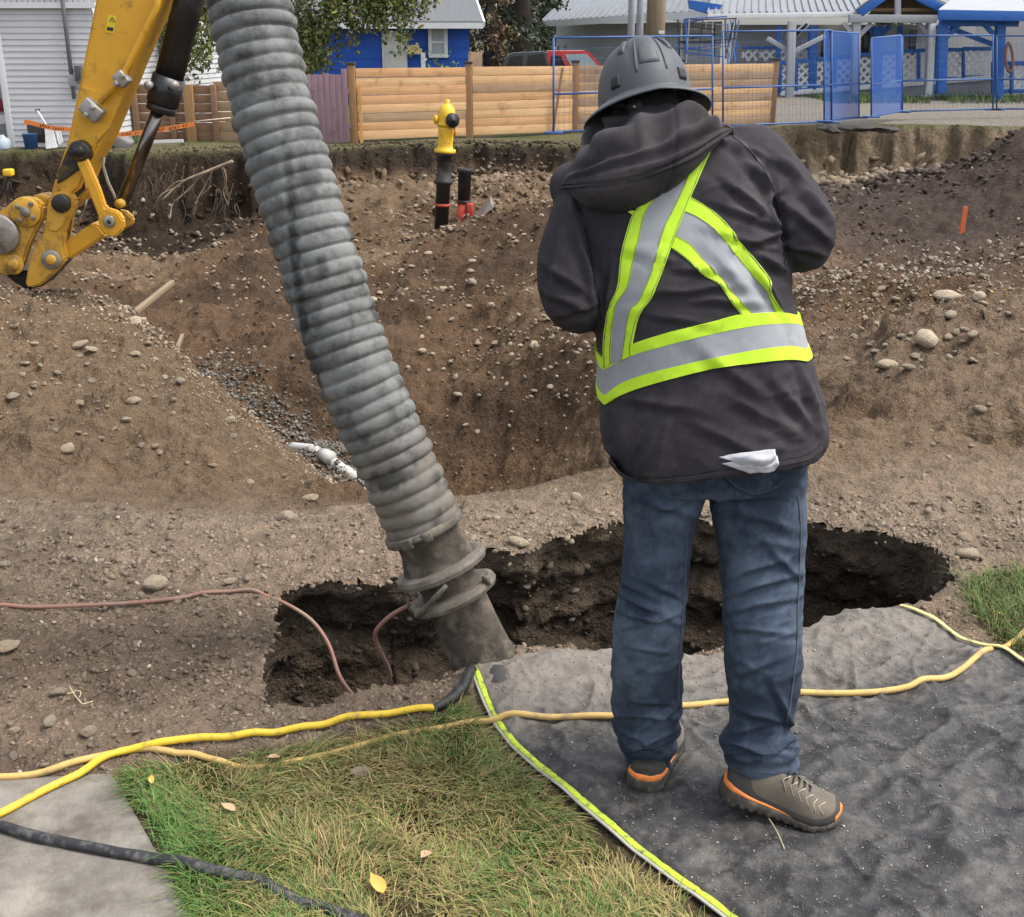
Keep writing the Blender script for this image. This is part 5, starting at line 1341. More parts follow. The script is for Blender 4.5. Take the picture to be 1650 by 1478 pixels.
m = MB(); m.box((w0 + w1) / 2 + Vector((0, 3.5, 2)), (w1.x - w0.x - .1, 6.9, 3.9)); m.build('wall_core', M_greyv, wh)
# things leaning at the white house
def thing_mesh(name, m, mat, org, label, cat, bevel=0): return tag(m.build(name, mat, None, origin=org, bevel=bevel), label, cat)
M_bluep = pm('blue_plastic', (.03, .10, .26), rough=.45); M_wplast = pm('white_plastic', (.6, .6, .6), rough=.5)
m = MB(); b0 = at(51, 240, 20.7); m.lathe([(0, 0), (.10, 0), (.125, .24), (.135, .25), (.12, .25), (.1, .02), (0, .02)], Matrix.Translation(b0), 20); thing_mesh('bucket', m, M_bluep, b0, 'blue bucket at the foot of the white house wall', 'bucket')
sh = empty('snow_shovel', at(82, 240, 20.75), 'white snow shovel leaning on the white house wall', 'shovel')
m = MB(); m.prism([at(72, 207, 20.8), at(84, 205, 20.8), at(92, 238, 20.65), at(74, 240, 20.65)], (0, .03, 0)); m.build('blade', M_wplast, sh)
m = MB(); m.cyl(at(78, 207, 20.8), at(60, 178, 20.95), .015, 8); m.build('handle', M_trimw, sh)
m = MB(); m.beam(at(57, 178, 20.95), at(64, 177, 20.95), .02, .03); m.build('grip', M_cap, sh)
m = MB(); m.prism([at(88, 205, 20.85), at(96, 204, 20.85), at(101, 230, 20.7), at(95, 234, 20.7)], (0, .03, 0)); thing_mesh('leaning_sheet', m, M_wplast, at(95, 236, 20.7), 'narrow white panel leaning right of the snow shovel', 'panel')
m = MB(); m.lathe([(0, 0), (.115, 0), (.125, .03), (.125, .16), (.05, .21), (.035, .24), (0, .24)], Matrix.Translation(at(6, 241, 20.7)), 18); thing_mesh('water_jug', m, pm('cloudy_plastic', (.42, .50, .58), rough=.3), at(6, 241, 20.7), 'cloudy plastic water jug at the far left', 'jug')
tb = empty('porch_table', at(8, 240, 21.6), 'small porch table with white cloth at the far left', 'table')
m = MB(); m.box(at(6, 192, 21.5), (.62, .5, .16), None, .02); m.build('white_cloth', M_wplast, tb)
for dx in (-.25, .25):
    m = MB(); m.box(at(6, 192, 21.5) + Vector((dx, 0, -.3)), (.05, .4, .5)); m.build('leg', M_cap, tb)
m = MB(); m.lathe([(0, 0), (.07, 0), (.09, .1), (.05, .2), (0, .22)], Matrix.Translation(at(4, 180, 21.4)), 14); thing_mesh('red_planter', m, pm('dark_red_cloth', (.22, .02, .03), rough=.7), at(4, 180, 21.4), 'dark red pot on the white porch table', 'pot')
m = MB(); m.box(at(62, 215, 20.95), (.3, .2, .3), None, .01); thing_mesh('storage_crate', m, M_cap, at(62, 240, 20.95), 'dark crate behind the blue bucket', 'crate')
# caution tape
M_ctape = pm('orange_caution_tape', (.78, .24, .05), (.66, .18, .04), scale=6, rough=.5)
ct = empty('caution_tape', at(150, 208, 20.6), 'orange caution tape strung across in front of fence', 'tape')
def ribbon(name, pts, h, Y, mat, par):
    P = catmull([tuple(at(x, y, Y)) for x, y in pts], 40); V = np.vstack([P, P - [0, 0, h], P + [0, .002, 0], P + [0, .002, -h]]); i = np.arange(39)
    F = np.vstack([np.stack([i, i + 40, i + 41, i + 1], -1), np.stack([i + 80, i + 81, i + 121, i + 120], -1)]); return np_mesh(name, V, F, mat, par), P
_, P = ribbon('strip', [(38,193),(48,194),(60,197),(85,203),(110,205),(150,212),(195,213),(240,208),(285,201),(313,196)], .075, 20.6, M_ctape, ct)
m = MB(); m.cyl(at(313, 196, 20.6), at(372, 190, 20.7), .012, 6); m.build('tail', pm('twisted_tape', (.62, .5, .36), rough=.6), ct)
for (xa, xb) in ((66, 106), (196, 226), (232, 268), (274, 305)):
    n_ = max(4, int((xb - xa) / 4))
    for k in range(n_):
        x = xa + (xb - xa) * k / n_; j = np.argmin(np.abs(P[:, 0] - at(x, 205, 20.6).x))
        if k % 6 == 4: continue
        m = MB(); q = P[j]; m.box((at(x, 205, 20.6).x, 20.596, q[2] - .037), (R.uniform(.010, .024), .002, R.choice((.04, .04, .03)))); m.build('letter', M_cap, ct)
# grass and rubbish at the brown fence foot
cols = grass_cols
def yard_grass(x0, x1, y0, y1, n, h, seed, label, green=.8):
    rr = np.random.default_rng(seed); X_ = rr.uniform(x0, x1, n); Y_ = rr.uniform(y0, y1, n)
    k = fbm(X_ * 1.2, Y_ * 1.2, octaves=2, seed=seed) > -.2; X_, Y_ = X_[k], Y_[k]
    return blades('grass', np.stack([X_, Y_, gzs(X_, Y_)], -1), h * .5, h, grass_cols(X_, Y_, rr, np.full(len(X_), green)) * .8, label, w=.010, lean=.5, seed=seed)
m = MB(); m.beam(at(235, 229, 21.2), at(295, 227, 21.2), .05, .05); thing_mesh('fence_offcut', m, M_trimw, at(265, 229, 21.2), 'white board lying on the grass at brown fence', 'board')
m = MB(); m.box(at(196, 230, 21.0), (.34, .3, .22), Matrix.Rotation(.5, 3, 'Y'), .04); thing_mesh('rubble_lump', m, pm('grey_rubble', (.22, .21, .2), rough=.9, bump=.01, bscale=20), at(196, 234, 21.0), 'grey lump of rubble on the grass behind the cylinder', 'rubble')

# ---- blue house
M_blue = pm('cobalt_siding', (.012, .085, .43), (.010, .068, .36), scale=2, rough=.6, dirt=(.02, .09, .36), dscale=1.2, damt=.3)
bh = empty('blue_house', flat2(at(640, 110, 36)), 'cobalt blue house with grey roof behind the mauve fence', 'house')
q0, q1 = flat2(at(505, 110, 36)), flat2(at(757, 110, 36))
zt = at(640, 40, 36).z
laps('siding', q0, q1, -.3, zt, .30, M_blue, bh, .02); q2 = q1 + Vector((-.5, 8, 0)); laps('siding', q1, q2, -.3, zt, .30, M_blue, bh, .02)
e0, e1 = at(490, 38, 35.4), at(779, 38, 35.4)
rfm = MB(); rfm.prism([e0, e1, e1 + Vector((-.9, 4.5, 2.2)), e0 + Vector((-.3, 4.5, 2.2))], (0, .02, .07)); rf_ = rfm.build('roof', M_roofg, bh)
m = MB(); m.beam(e0 + Vector((0, -.03, -.06)), e1 + Vector((0, -.03, -.06)), .05, .15); m.build('fascia', M_trimw, rf_)
m = MB(); m.beam(e1 + Vector((.02, 0, -.02)), e1 + Vector((-.86, 4.5, 2.18)), .06, .16); m.build('bargeboard', M_trimw, rf_)
def window(par, xa, ya, xb, yb, Y, name='window', rail=True):
    a, b = at(xa, yb, Y), at(xb, ya, Y); w, h = b.x - a.x, b.z - a.z; c = (a + b) / 2
    m = MB()
    for sx_, sw in ((-1, .10), (1, .10)): m.box(c + Vector((sx_ * (w / 2 - .05), -.03, 0)), (.10, .08, h))
    m.box(c + Vector((0, -.03, h / 2 - .05)), (w - .2, .08, .10)); m.box(c + Vector((0, -.03, -h / 2 + .05)), (w - .2, .08, .10))
    if rail: m.box(c + Vector((0, -.02, -.02)), (w - .2, .06, .06))
    f = m.build(name, M_trimw, par)
    m = MB(); m.box(c + Vector((0, .0, 0)), (w - .18, .02, h - .18)); m.build('pane', pm('curtained_glass', (.42, .47, .50), (.32, .37, .40), scale=3, rough=.25) if 'curtained_glass' not in bpy.data.materials else bpy.data.materials['curtained_glass'], f)
    return f
window(bh, 691, 41, 721, 93, 35.93)
m = MB(); a, b = at(617, 118, 35.93), at(655, 50, 35.93); m.box((a + b) / 2, (b.x - a.x, .06, b.z - a.z), None, .01); dr = m.build('door_surround', M_trimw, bh)
m = MB(); a, b = at(621, 118, 35.88), at(642, 56, 35.88); m.box((a + b) / 2, (b.x - a.x, .04, b.z - a.z), None, .008); d2 = m.build('door', pm('cream_door', (.62, .63, .56), rough=.5), bh)
m = MB(); m.beam(at(627, 84, 35.8), at(634, 84, 35.8), .03, .03); m.build('handle', M_cap, d2)
m = MB(); m.box(at(666, 76, 35.8), (.35, .15, .12), None, .01); m.box(at(668, 83, 35.75), (.42, .2, .16), None, .01); m.build('mailbox', pm('straw_yellow', (.62, .50, .24), rough=.7), bh)
m = MB(); m.box(at(682, 100, 35.6), (.12, .1, .5)); m.build('downpipe', M_trimw, bh)
# gap seen left of the mauve fence: blue annexe with a white band
an = empty('blue_annexe', flat2(at(330, 130, 31)), 'low blue annexe with pale band above the brown fence', 'building')
m = MB(); a = at(290, 112, 31); b = at(420, 112, 31); m.box(((a.x + b.x) / 2, 32, .9), (b.x - a.x, 2, 2.2)); m.build('wall', M_blue, an)
m = MB(); m.beam(at(285, 126, 30.9), at(350, 126, 30.9), .08, .18); m.build('band', pm('peach_trim', (.62, .42, .30), rough=.7), an); m = MB(); m.beam(at(285, 136, 30.9), at(350, 136, 30.9), .08, .10); m.build('band', M_trimw, an)
m = MB(); m.beam(at(286, 108, 30.9), at(350, 108, 30.9), .3, .12); m.build('eave', M_cap, an)
# peach low fence right of the blue house
m = MB(); m.box(at(766, 104, 33), (.36, .06, .62)); tag(m.build('garden_screen', pm('peach_board', (.58, .38, .24), rough=.8), None, origin=flat2(at(765, 100, 33))), 'peach garden board beside the blue house', 'panel')

# ---- pickup with dark canopy
M_red = pm('red_car_paint', (.48, .035, .03), (.40, .028, .025), rough=.3, coat=.5, spec=.5); M_dk = pm('dark_canopy', (.06, .066, .075), (.045, .05, .056), rough=.35, spec=.5)
M_tyre = pm('tyre', (.02, .02, .02), rough=.8); M_glasb = pm('sky_glass', (.35, .42, .46), (.28, .35, .39), rough=.1, spec=.8)
TY = 30.5
tr = empty('pickup_truck', flat2(at(885, 112, TY)), 'red pickup truck with dark canopy parked behind the cedar fence', 'pickup')
def side(name, pts, mat, y0, th, par=tr, bevel=.02): 
    m = MB(); m.prism([at(x, y, TY + y0) for x, y in pts], (0, th, 0)); return m.build(name, mat, par, bevel=bevel)
bodyt = side('lower_body', [(806,150),(805,112),(985,112),(1015,120),(1018,150)], M_red, 0, 1.75, bevel=.05)
cn = side('canopy', [(807,112),(812,96),(822,86),(880,83),(890,112)], M_dk, .06, 1.6, bevel=.04)
side('window', [(816,108),(822,92),(842,89),(842,108)], M_glass, .045, .02, cn, .005); side('window', [(848,108),(852,89),(876,87),(882,108)], M_glass, .045, .02, cn, .005)
cb = side('cab', [(876,112),(880,84),(886,82),(944,82),(952,86),(974,112)], M_red, .08, 1.58, bevel=.03)
side('window', [(886,108),(888,90),(904,90),(916,110)], M_glass, .065, .02, cb, .005)
side('windscreen', [(910,88),(945,87),(968,111),(922,111)], M_glasb, .05, .02, cb, .005)
side('pillar', [(902,88),(908,88),(922,112),(914,112)], M_red, .045, .03, cb, .004)
for x in (838, 975):
    p = at(x, 150, TY); p.z = .36; m = MB(); m.lathe([(0, 0), (.36, 0), (.36, .22), (0, .22)], Matrix.Translation(p) @ Matrix.Rotation(-math.pi / 2, 4, 'X'), 24); w = m.build('wheel', M_tyre, tr); w.location.y += .02
    m = MB(); m.lathe([(0, 0), (.2, 0), (.2, .02), (0, .02)], Matrix.Translation(p + Vector((0, -.01, 0))) @ Matrix.Rotation(-math.pi / 2, 4, 'X'), 18); m.build('rim', M_metal, w)

# ---- pale building with metal roof and porch, right
M_pale = pm('pale_lap_siding', (.42, .42, .41), (.36, .36, .355), scale=1.2, rough=.6)
M_bluet = pm('blue_painted_timber', (.022, .115, .40), (.018, .09, .33), scale=3, rough=.5)
M_greyt = pm('grey_painted_timber', (.34, .35, .37), (.28, .29, .31), scale=3, rough=.6)
PYl, PYr = 52.0, 43.0
pb = empty('pale_building', flat2(at(1000, 110, 46)), 'long pale building with grey metal roof behind the hard hat', 'building')
a0, a1 = flat2(at(896, 100, PYl)), flat2(at(1160, 100, PYr))
ze = at(896, 40, PYl).z
laps('siding', a0, a1, -.3, ze, .22, M_pale, pb, .02)
r0, r1 = at(874, 37, PYl - 1.2), at(1150, 20, PYr - 1.2)
m = MB(); m.prism([r0, r1, r1 + Vector((2.0, 7, 2.6)), r0 + Vector((2.6, 6, 2.3))], (0, .02, .08)); rfp = m.build('roof', M_metal, pb)
rib_n = 26
for k in range(rib_n):
    t = k / (rib_n - 1); p = r0.lerp(r1, t); q = (r0 + Vector((2.6, 6, 2.3))).lerp(r1 + Vector((2.0, 7, 2.6)), t)
    m = MB(); m.beam(p + Vector((0, 0, .10)), q + Vector((0, 0, .10)), .05, .05); m.build('roof_rib', M_metal, rfp)
m = MB(); m.beam(r0 + Vector((0, -.05, -.05)), r1 + Vector((0, -.05, -.05)), .1, .22); m.build('gutter', M_trimw, rfp)
# porch
YP = 41.0
porch = empty('porch', flat2(at(1400, 150, YP)), 'blue and grey timber porch with white lattice railing and gabled entry', 'porch')
def bm_(name, xa, ya, xb, yb, w, h, mat, dy=0.0, dyb=None, par=porch, Y=YP):
    m = MB(); a = at(xa, ya, Y + dy); b = at(xb, yb, Y + (dy if dyb is None else dyb))
    m.beam(a, b, w, h, up=(0, 0, 1) if abs(b.x - a.x) > .3 * abs(b.z - a.z) else (0, 1, 0), bev=.01); return m.build(name, mat, par)
s0, s1 = at(1140, 26, YP - .6), at(1392, 22, YP - .6)
m = MB(); m.prism([s0, s1, s1 + Vector((.3, 5, 1.7)), s0 + Vector((1.2, 5, 1.7))], (0, .02, .08)); pr_ = m.build('roof', M_metal, porch)
for k in range(22):
    t = k / 21; m = MB(); m.beam(s0.lerp(s1, t) + Vector((0, 0, .10)), (s0 + Vector((1.2, 5, 1.7))).lerp(s1 + Vector((.3, 5, 1.7)), t) + Vector((0, 0, .10)), .05, .05); m.build('roof_rib', M_metal, pr_)
bm_('gutter', 1140, 27, 1392, 23, .12, .16, M_trimw, -.66); 
m = MB(); m.prism([at(1110, 0, YP - .2), at(1165, 8, YP - .2), at(1160, 14, YP - .2), at(1140, 22, YP - .2), at(1112, 14, YP - .2)], (0, .3, 0)); m.build('blue_eave', M_bluet, porch)
# gabled entry
for (xa, xb) in ((1384, 1446), (1536, 1446)):
    bm_('rafter', xa, 22 if xa < 1400 else 24, xb, -22, .25, .26, M_bluet, -1.2)
    m = MB(); m.prism([at(xa + (-4 if xa < 1446 else 4), 16, YP - 1.3), at(1446, -30, YP - 1.3), at(1446, -30, YP + 4), at(xa + (-4 if xa < 1446 else 4), 16, YP + 4)], (0, 0, .06)); m.build('entry_roof', M_metal, porch)
bm_('tie_beam', 1368, 30, 1508, 31, .25, .24, M_greyt, -1.2); bm_('king_post', 1446, 30, 1446, -14, .18, .16, M_greyt, -1.2)
bm_('strut', 1400, 16, 1500, 16, .1, .10, pm('stained_beam', (.40, .24, .12), rough=.7), -.8)
m = MB(); m.prism([at(1396, 26, YP + .2), at(1446, -16, YP + .2), at(1526, 26, YP + .2)], (0, .1, 0)); m.build('gable_soffit', pm('brown_soffit', (.22, .16, .11), rough=.8), porch)
for x, yt, yb_ in ((1276, 34, 160), (1380, 32, 196), (1500, 34, 166)):
    bm_('grey_post', x, yt, x - 4, yb_, .24, .24, M_greyt, -1.15); 
    bm_('brace', x, 62, x - 22 if x > 1300 else x + 28, 36, .12, .14, M_greyt, -1.15); bm_('brace', x, 62, x + 24, 38, .12, .14, M_greyt, -1.15)
bm_('brace', 1276, 85, 1330, 58, .12, .14, M_greyt, -1.0); bm_('brace', 1276, 85, 1236, 62, .12, .14, M_greyt, -1.0)
m = MB(); P = catmull([tuple(at(x, y, YP - 1.35)) for x, y in ((1503,38),(1500,100),(1496,150),(1491,160),(1484,157))], 20); m.tube([Vector(p) for p in P], .10, 10); m.build('downspout', M_trimw, porch)
for x, w in ((1310, .26), (1414, .30), (1450, .16), (1510, .26), (1255, .14)):
    bm_('blue_post', x, 42, x - 2, 150, w, w, M_bluet, -.2)
bm_('brace', 1414, 62, 1398, 42, .14, .14, M_bluet, -.2); bm_('brace', 1414, 62, 1434, 42, .14, .14, M_bluet, -.2)
m = MB(); a, b = at(1180, 40, YP + 2.2), at(1560, 150, YP + 2.2); m.box(((a.x + b.x) / 2, YP + 2.3, (a.z + b.z) / 2), (b.x - a.x, .1, a.z - b.z)); m.build('back_wall', M_pale, porch)
for x in (1395, 1470, 1330): 
    m = MB(); a, b = at(x - 8, 92, YP + 2.1), at(x + 8, 48, YP + 2.1); m.box((a + b) / 2, (b.x - a.x, .08, b.z - a.z)); m.build('window', M_glass, porch)
M_lat = pm('white_lattice', (.68, .69, .70), (.6, .61, .62), scale=3, rough=.6)
def lattice(xa, xb, yt, yb_, dy=-.25):
    a, b = at(xa, yb_, YP + dy), at(xb, yt, YP + dy); w, h = b.x - a.x, b.z - a.z
    m = MB(); st_ = .27
    for s_ in (1, -1):
        n = int((w + h) / st_) + 1
        for k in range(n):
            u0 = k * st_
            # a strip x + s*z = u0 clipped to the panel
            pts = []
            for z in (0, h):
                x = u0 - z if s_ > 0 else u0 - (h - z)
                pts.append((x, z))
            (x0, z0), (x1, z1) = pts
            if max(x0, x1) < 0 or min(x0, x1) > w: continue
            def clip(x0, z0, x1, z1):
                if x0 < 0: z0 += (z1 - z0) * (0 - x0) / (x1 - x0); x0 = 0
                if x0 > w: z0 += (z1 - z0) * (w - x0) / (x1 - x0); x0 = w
                return x0, z0
            A_ = clip(x0, z0, x1, z1); B_ = clip(x1, z1, x0, z0)
            if abs(A_[0] - B_[0]) < .02: continue
            m.beam((a.x + A_[0], YP + dy + .012 * s_, a.z + A_[1]), (a.x + B_[0], YP + dy + .012 * s_, a.z + B_[1]), .012, .072, up=(0, 1, 0)) if False else m.beam((a.x + A_[0], YP + dy + .012 * s_, a.z + A_[1]), (a.x + B_[0], YP + dy + .012 * s_, a.z + B_[1]), .012, .072)
    o = m.build('lattice_panel', M_lat, porch); tag(o, kind='stuff'); return o
edges = [1257, 1283, 1312, 1345, 1378, 1412, 1447, 1480, 1512, 1552, 1597]
for i in range(len(edges) - 1):
    yt = np.interp(edges[i], [1257, 1430, 1600], [102, 84, 78]); yb_ = np.interp(edges[i], [1257, 1430, 1600], [146, 132, 120])
    lattice(edges[i] + 1, edges[i + 1] - 1, yt, yb_)
    bm_('rail', edges[i], yt - 1, edges[i + 1], yt - 1, .10, .12, M_bluet, -.28); bm_('rail', edges[i], yb_ + 1, edges[i + 1], yb_, .10, .10, M_bluet, -.28)
    bm_('baluster', edges[i], yt - 3, edges[i], yb_ + 3, .10, .10, M_bluet, -.30)
for i in range(4):
    lattice(1195 + i * 28, 1221 + i * 28, 79, 98, .5); bm_('rail', 1195 + i * 28, 77, 1223 + i * 28, 77, .10, .10, M_bluet, .45)
bm_('skirt_board', 1257, 151, 1610, 124, .08, .16, M_trimw, -.30)
m = MB(); m.prism([at(1257, 153, YP - .2), at(1620, 126, YP - .2), at(1620, 152, YP - .2), at(1257, 162, YP - .2)], (0, .3, 0)); m.build('skirt_wall', M_greyv, porch)
# right-hand shelter
YS = 38.0
sh2 = empty('blue_shelter', flat2(at(1600, 150, YS)), 'blue post shelter with pale metal roof at upper right', 'shelter')
m = MB(); m.prism([at(1512, 20, YS - .6), at(1760, 24, YS - .6), at(1740, 2, YS + 3), at(1540, -2, YS + 3)], (0, .02, .08)); m.build('roof', pm('pale_metal_roofing', (.33, .34, .35), (.29, .30, .31), scale=2, rough=.5, metal=.1), sh2)
bm_('fascia', 1512, 24, 1760, 28, .1, .28, M_bluet, -.65, par=sh2, Y=YS); bm_('beam', 1514, 36, 1640, 37, .2, .22, M_bluet, 0, par=sh2, Y=YS)
for x in (1520, 1612): 
    bm_('post', x, 38, x - 6 if x > 1600 else x - 4, 178 if x > 1600 else 150, .26, .26, M_bluet, 0, par=sh2, Y=YS)
    bm_('brace', x, 66, x - 26 if x > 1600 else x + 26, 40, .12, .12, M_bluet, 0, par=sh2, Y=YS)
bm_('brace', 1530, 45, 1600, 72, .10, .14, M_bluet, .4, par=sh2, Y=YS)
m = MB(); a, b = at(1560, 40, YS + 6), at(1760, 160, YS + 6); m.box(((a.x + b.x) / 2, YS + 7, 1.5), (b.x - a.x, 1, 3.6)); m.build('back_wall', M_greyv, sh2)
edges = [1600, 1630, 1660, 1700]
for i in range(3):
    YP_, YP = YP, 39.5; o = lattice(edges[i] + 1, edges[i + 1] - 1, 104, 146, 0); o.parent = sh2; o.location = PW(porch) - PW(sh2); YP = YP_
    bm_('rail', edges[i], 102, edges[i + 1], 102, .10, .12, M_bluet, 0, par=sh2, Y=39.45); bm_('rail', edges[i], 147, edges[i + 1], 147, .10, .12, M_bluet, 0, par=sh2, Y=39.45); bm_('baluster', edges[i], 100, edges[i], 152, .1, .1, M_bluet, 0, par=sh2, Y=39.4)
m = MB(); P = catmull([tuple(at(x, y, 37.6)) for x, y in ((1626,68),(1622,74),(1620,90),(1622,108),(1627,116),(1632,106),(1631,84),(1627,72))], 30); m.tube([Vector(p) for p in P], .045, 8)
tag(m.build('coiled_hose', pm('brown_hose', (.20, .09, .07), rough=.6), None, origin=at(1625, 150, 37.6)), 'brown hose coiled on the blue shelter post', 'hose')
gh = empty('grey_house', flat2(at(1640, 100, 60)), 'grey gabled house at the far upper right corner', 'house')
m = MB(); m.prism([at(1600, 20, 60), at(1700, -60, 60), at(1800, 20, 60), at(1800, 120, 60), at(1600, 120, 60)], (0, 6, 0)); m.build('wall', M_greyt, gh)
m = MB(); m.beam(at(1594, 20, 59.5), at(1700, -62, 59.5), .5, .4, up=(0, 1, 0)); m.build('bargeboard', M_trimw, gh)
# pile of racks on the porch
rk_ = empty('rack_stack', flat2(at(1150, 120, 33)), 'jumble of thin grey racks and poles behind the blue fence', 'rack')
for k in range(34):
    if k % 2: a = at(R.uniform(1092, 1200), R.uniform(30, 40), 33 + R.uniform(-.4, .4)); b = at(R.uniform(1092, 1200), R.uniform(85, 108), 33 + R.uniform(-.4, .4)); b.x = a.x + R.uniform(-.15, .15)
    else:
        a = at(R.uniform(1085, 1130), R.uniform(28, 100), 33); b = a + Vector((R.uniform(.5, 1.4), R.uniform(-.3, .3), R.uniform(-.12, .12)))
    m = MB(); m.beam(a, b, .03, .03); m.build('bar', R.choice((M_greyt, M_metal, M_cap, M_bluet)), rk_)
# utility pole and conduits
pl_ = empty('utility_pole', wpx(FA, FB, 1060) + Vector((0, 1.2, 0)), 'weathered round timber pole rising behind the hard hat', 'pole')
c = PW(pl_); m = MB(); m.tube([c, c + Vector((.02, 0, 5))], [.21, .19], 20); m.build('shaft', pm('grey_brown_pole', (.26, .20, .13), (.18, .135, .085), scale=3, rough=.9, stretch=(5, 5, .4)), pl_)
m = MB(); m.box(at(1066, 52, c.y - .215), (.12, .01, .06)); m.build('tag_plate', M_trimw, pl_)
for x, l in ((1020, 'left grey conduit pipe standing beside the timber pole'), (1034, 'right grey conduit pipe standing beside the timber pole')):
    c2 = wpx(FA, FB, x) + Vector((0, 1.1, 0)); m = MB(); m.cyl(c2, c2 + Vector((0, 0, 5)), .075, 14); tag(m.build('conduit_pipe', M_greyt, None, origin=c2), l, 'conduit')
# temporary blue mesh fence
def tpanel(xa, xb, yta, ytb, yba, ybb, Y0, Y1, label, wires=True, screen=False):
    a, b = at(xa, yba, Y0), at(xb, ybb, Y1); ta, tb_ = at(xa, yta, Y0), at(xb, ytb, Y1)
    e = empty('temporary_fence_panel', (a.x, a.y, a.z), label, 'fence panel', 'blue temporary fence panels')
    for p, q, n in ((a, ta, 'upright'), (b, tb_, 'upright'), (ta, tb_, 'top_rail'), (a.lerp(ta, .42), b.lerp(tb_, .42), 'mid_rail'), (a.lerp(ta, .02), b.lerp(tb_, .02), 'bottom_rail')):
        m = MB(); m.cyl(p, q, .019, 8); m.build(n, M_tubeb, e)
    if wires:
        m = MB(); L_ = (b - a).length
        for k in range(1, int(L_ / .12)):
            t = k * .12 / L_; m.tube([a.lerp(b, t), ta.lerp(tb_, t)], .0022, 4, False)
        for k in range(1, 9): m.tube([a.lerp(ta, k / 9), b.lerp(tb_, k / 9)], .0022, 4, False)
        tag(m.build('wire_mesh', M_tubeb, e, fix=False), kind='stuff')
    if screen:
        m = MB(); m.prism([a + Vector((0, -.025, 0)), b + Vector((0, -.025, 0)), tb_ + Vector((0, -.025, 0)), ta + Vector((0, -.025, 0))], (0, .004, 0)); m.build('screen', M_screen, e)
    for p in (a, b):
        m = MB(); m.box(Vector((p.x, p.y, p.z + .02)), (.34, .14, .04), None, .01); m.build('foot', M_tubeb, e)
    return e
M_tubeb = pm('blue_fence_tube', (.035, .10, .27), (.03, .08, .22), scale=4, rough=.5)
M_screen = pm('blue_screen_cloth', (.015, .095, .36), (.012, .08, .30), scale=4, rough=.6, alpha=.42)
tpanel(892, 1148, 61, 58, 216, 204, 21.9, 24.2, 'blue wire fence panel standing in front of the cedar fence left of helmet')
tpanel(1165, 1340, 51, 49, 206, 199, 24.3, 26.2, 'blue wire fence panel between helmet and the blue screens')
tpanel(1328, 1384, 50, 54, 197, 191, 26.0, 27.4, 'angled panel with solid blue screen, left of the two', False, True)
tpanel(1404, 1452, 62, 57, 190, 181, 26.6, 28.3, 'angled panel with solid blue screen, right of the two', False, True)
tpanel(1454, 1600, 58, 57, 182, 178, 28.4, 29.0, 'thin wire fence panel right of the blue screens')
tpanel(1606, 1790, 58, 57, 178, 178, 29.0, 29.0, 'thin wire fence panel at the right edge of photo')
# old sods at the edge
M_sod = pm('dark_asphalt_slab', (.05, .043, .038), (.03, .026, .023), scale=5, rough=.9, bump=.01, bscale=14)
for x, y, w, h, lab in ((1375, 200, 60, 12, 'broken dark slab at the bank edge under blue screens'), (1422, 205, 48, 9, 'second broken dark slab lying right of the first on the bank'), (1340, 204, 30, 10, 'small dark clod slab left of the broken slabs')):
    p = at(x, y + 4, 25.6); m = MB(); v_, f_ = stone_mesh('s', int(x), 3, .5, (w * .5 * 27 / FPX, .5, h * .6 * 27 / FPX)); m.add([Vector(q) + p for q in v_], f_); tag(m.build('broken_slab', M_sod, None, origin=p), lab, 'slab')
yard_grass(-7.2, -4.6, 20.9, 22.3, 1800, .16, 91, 'green weeds at the foot of the brown fence', .6)
yard_grass(9.5, 22, 36, 40.5, 9000, .22, 92, 'strip of lawn in front of the porch', .75)

# ---- trees
M_leaf = pm('birch_leaf', (1.1, 1.1, 1.1), (.8, .8, .8), scale=4, rough=.6, attr='leaf', spec=.3)
M_bark = pm('dark_bark', (.09, .075, .06), (.05, .042, .035), scale=7, rough=.95, bump=.01, bscale=20)
def leaves(name, P, size, cols, parent, seed, mat=None, asp=.6, droop=.0):
    rr = np.random.default_rng(seed); n = len(P)
    a = rr.normal(size=(n, 3)); a[:, 2] -= droop; a /= np.linalg.norm(a, axis=1)[:, None]
    b = np.cross(a, rr.normal(size=(n, 3))); b /= np.linalg.norm(b, axis=1)[:, None]
    s = size * rr.uniform(.6, 1.4, n)[:, None]
    c = np.cross(a, b) * .18
    V = np.stack([P - a * s, P + b * s * asp + c * s, P + a * s, P - b * s * asp + c * s], 1)
    F = np.arange(n * 4).reshape(n, 4)
    return np_mesh(name, V.reshape(-1, 3), F, mat or M_leaf, parent, smooth=False, colors=np.repeat(cols, 4, 0), colname='leaf')
def leafcols(n, rr, base, var=.45, alt=None, palt=0):
    c = np.array(base)[None] * rr.uniform(1 - var, 1 + var, (n, 1))
    if alt is not None:
        k = rr.random(n) < palt; c[k] = np.array(alt)[None] * rr.uniform(.7, 1.3, (k.sum(), 1))
    return c
rr = np.random.default_rng(123)
bt = empty('birch_tree', flat2(at(440, 150, 24.5)), 'birch tree with drooping leafy twigs hanging over the fences', 'tree')
tb0 = PW(bt)
m = MB(); m.tube([tb0, tb0 + Vector((.05, 0, 2)), tb0 + Vector((-.1, .1, 4.5)), tb0 + Vector((0, .1, 7))], [.17, .15, .12, .07], 14); m.build('trunk', M_bark, bt)
br_ends = [((80, -60), 23.0), ((150, -90), 23.6), ((240, -60), 24), ((310, -20), 24.2), ((360, 60), 24.0), ((520, -20), 24.6), ((580, -40), 25), ((640, -60), 25.4), ((500, 40), 24.6), ((690, -90), 25.6), ((300, 110), 24.3), ((540, 30), 24.8)]
twP = []
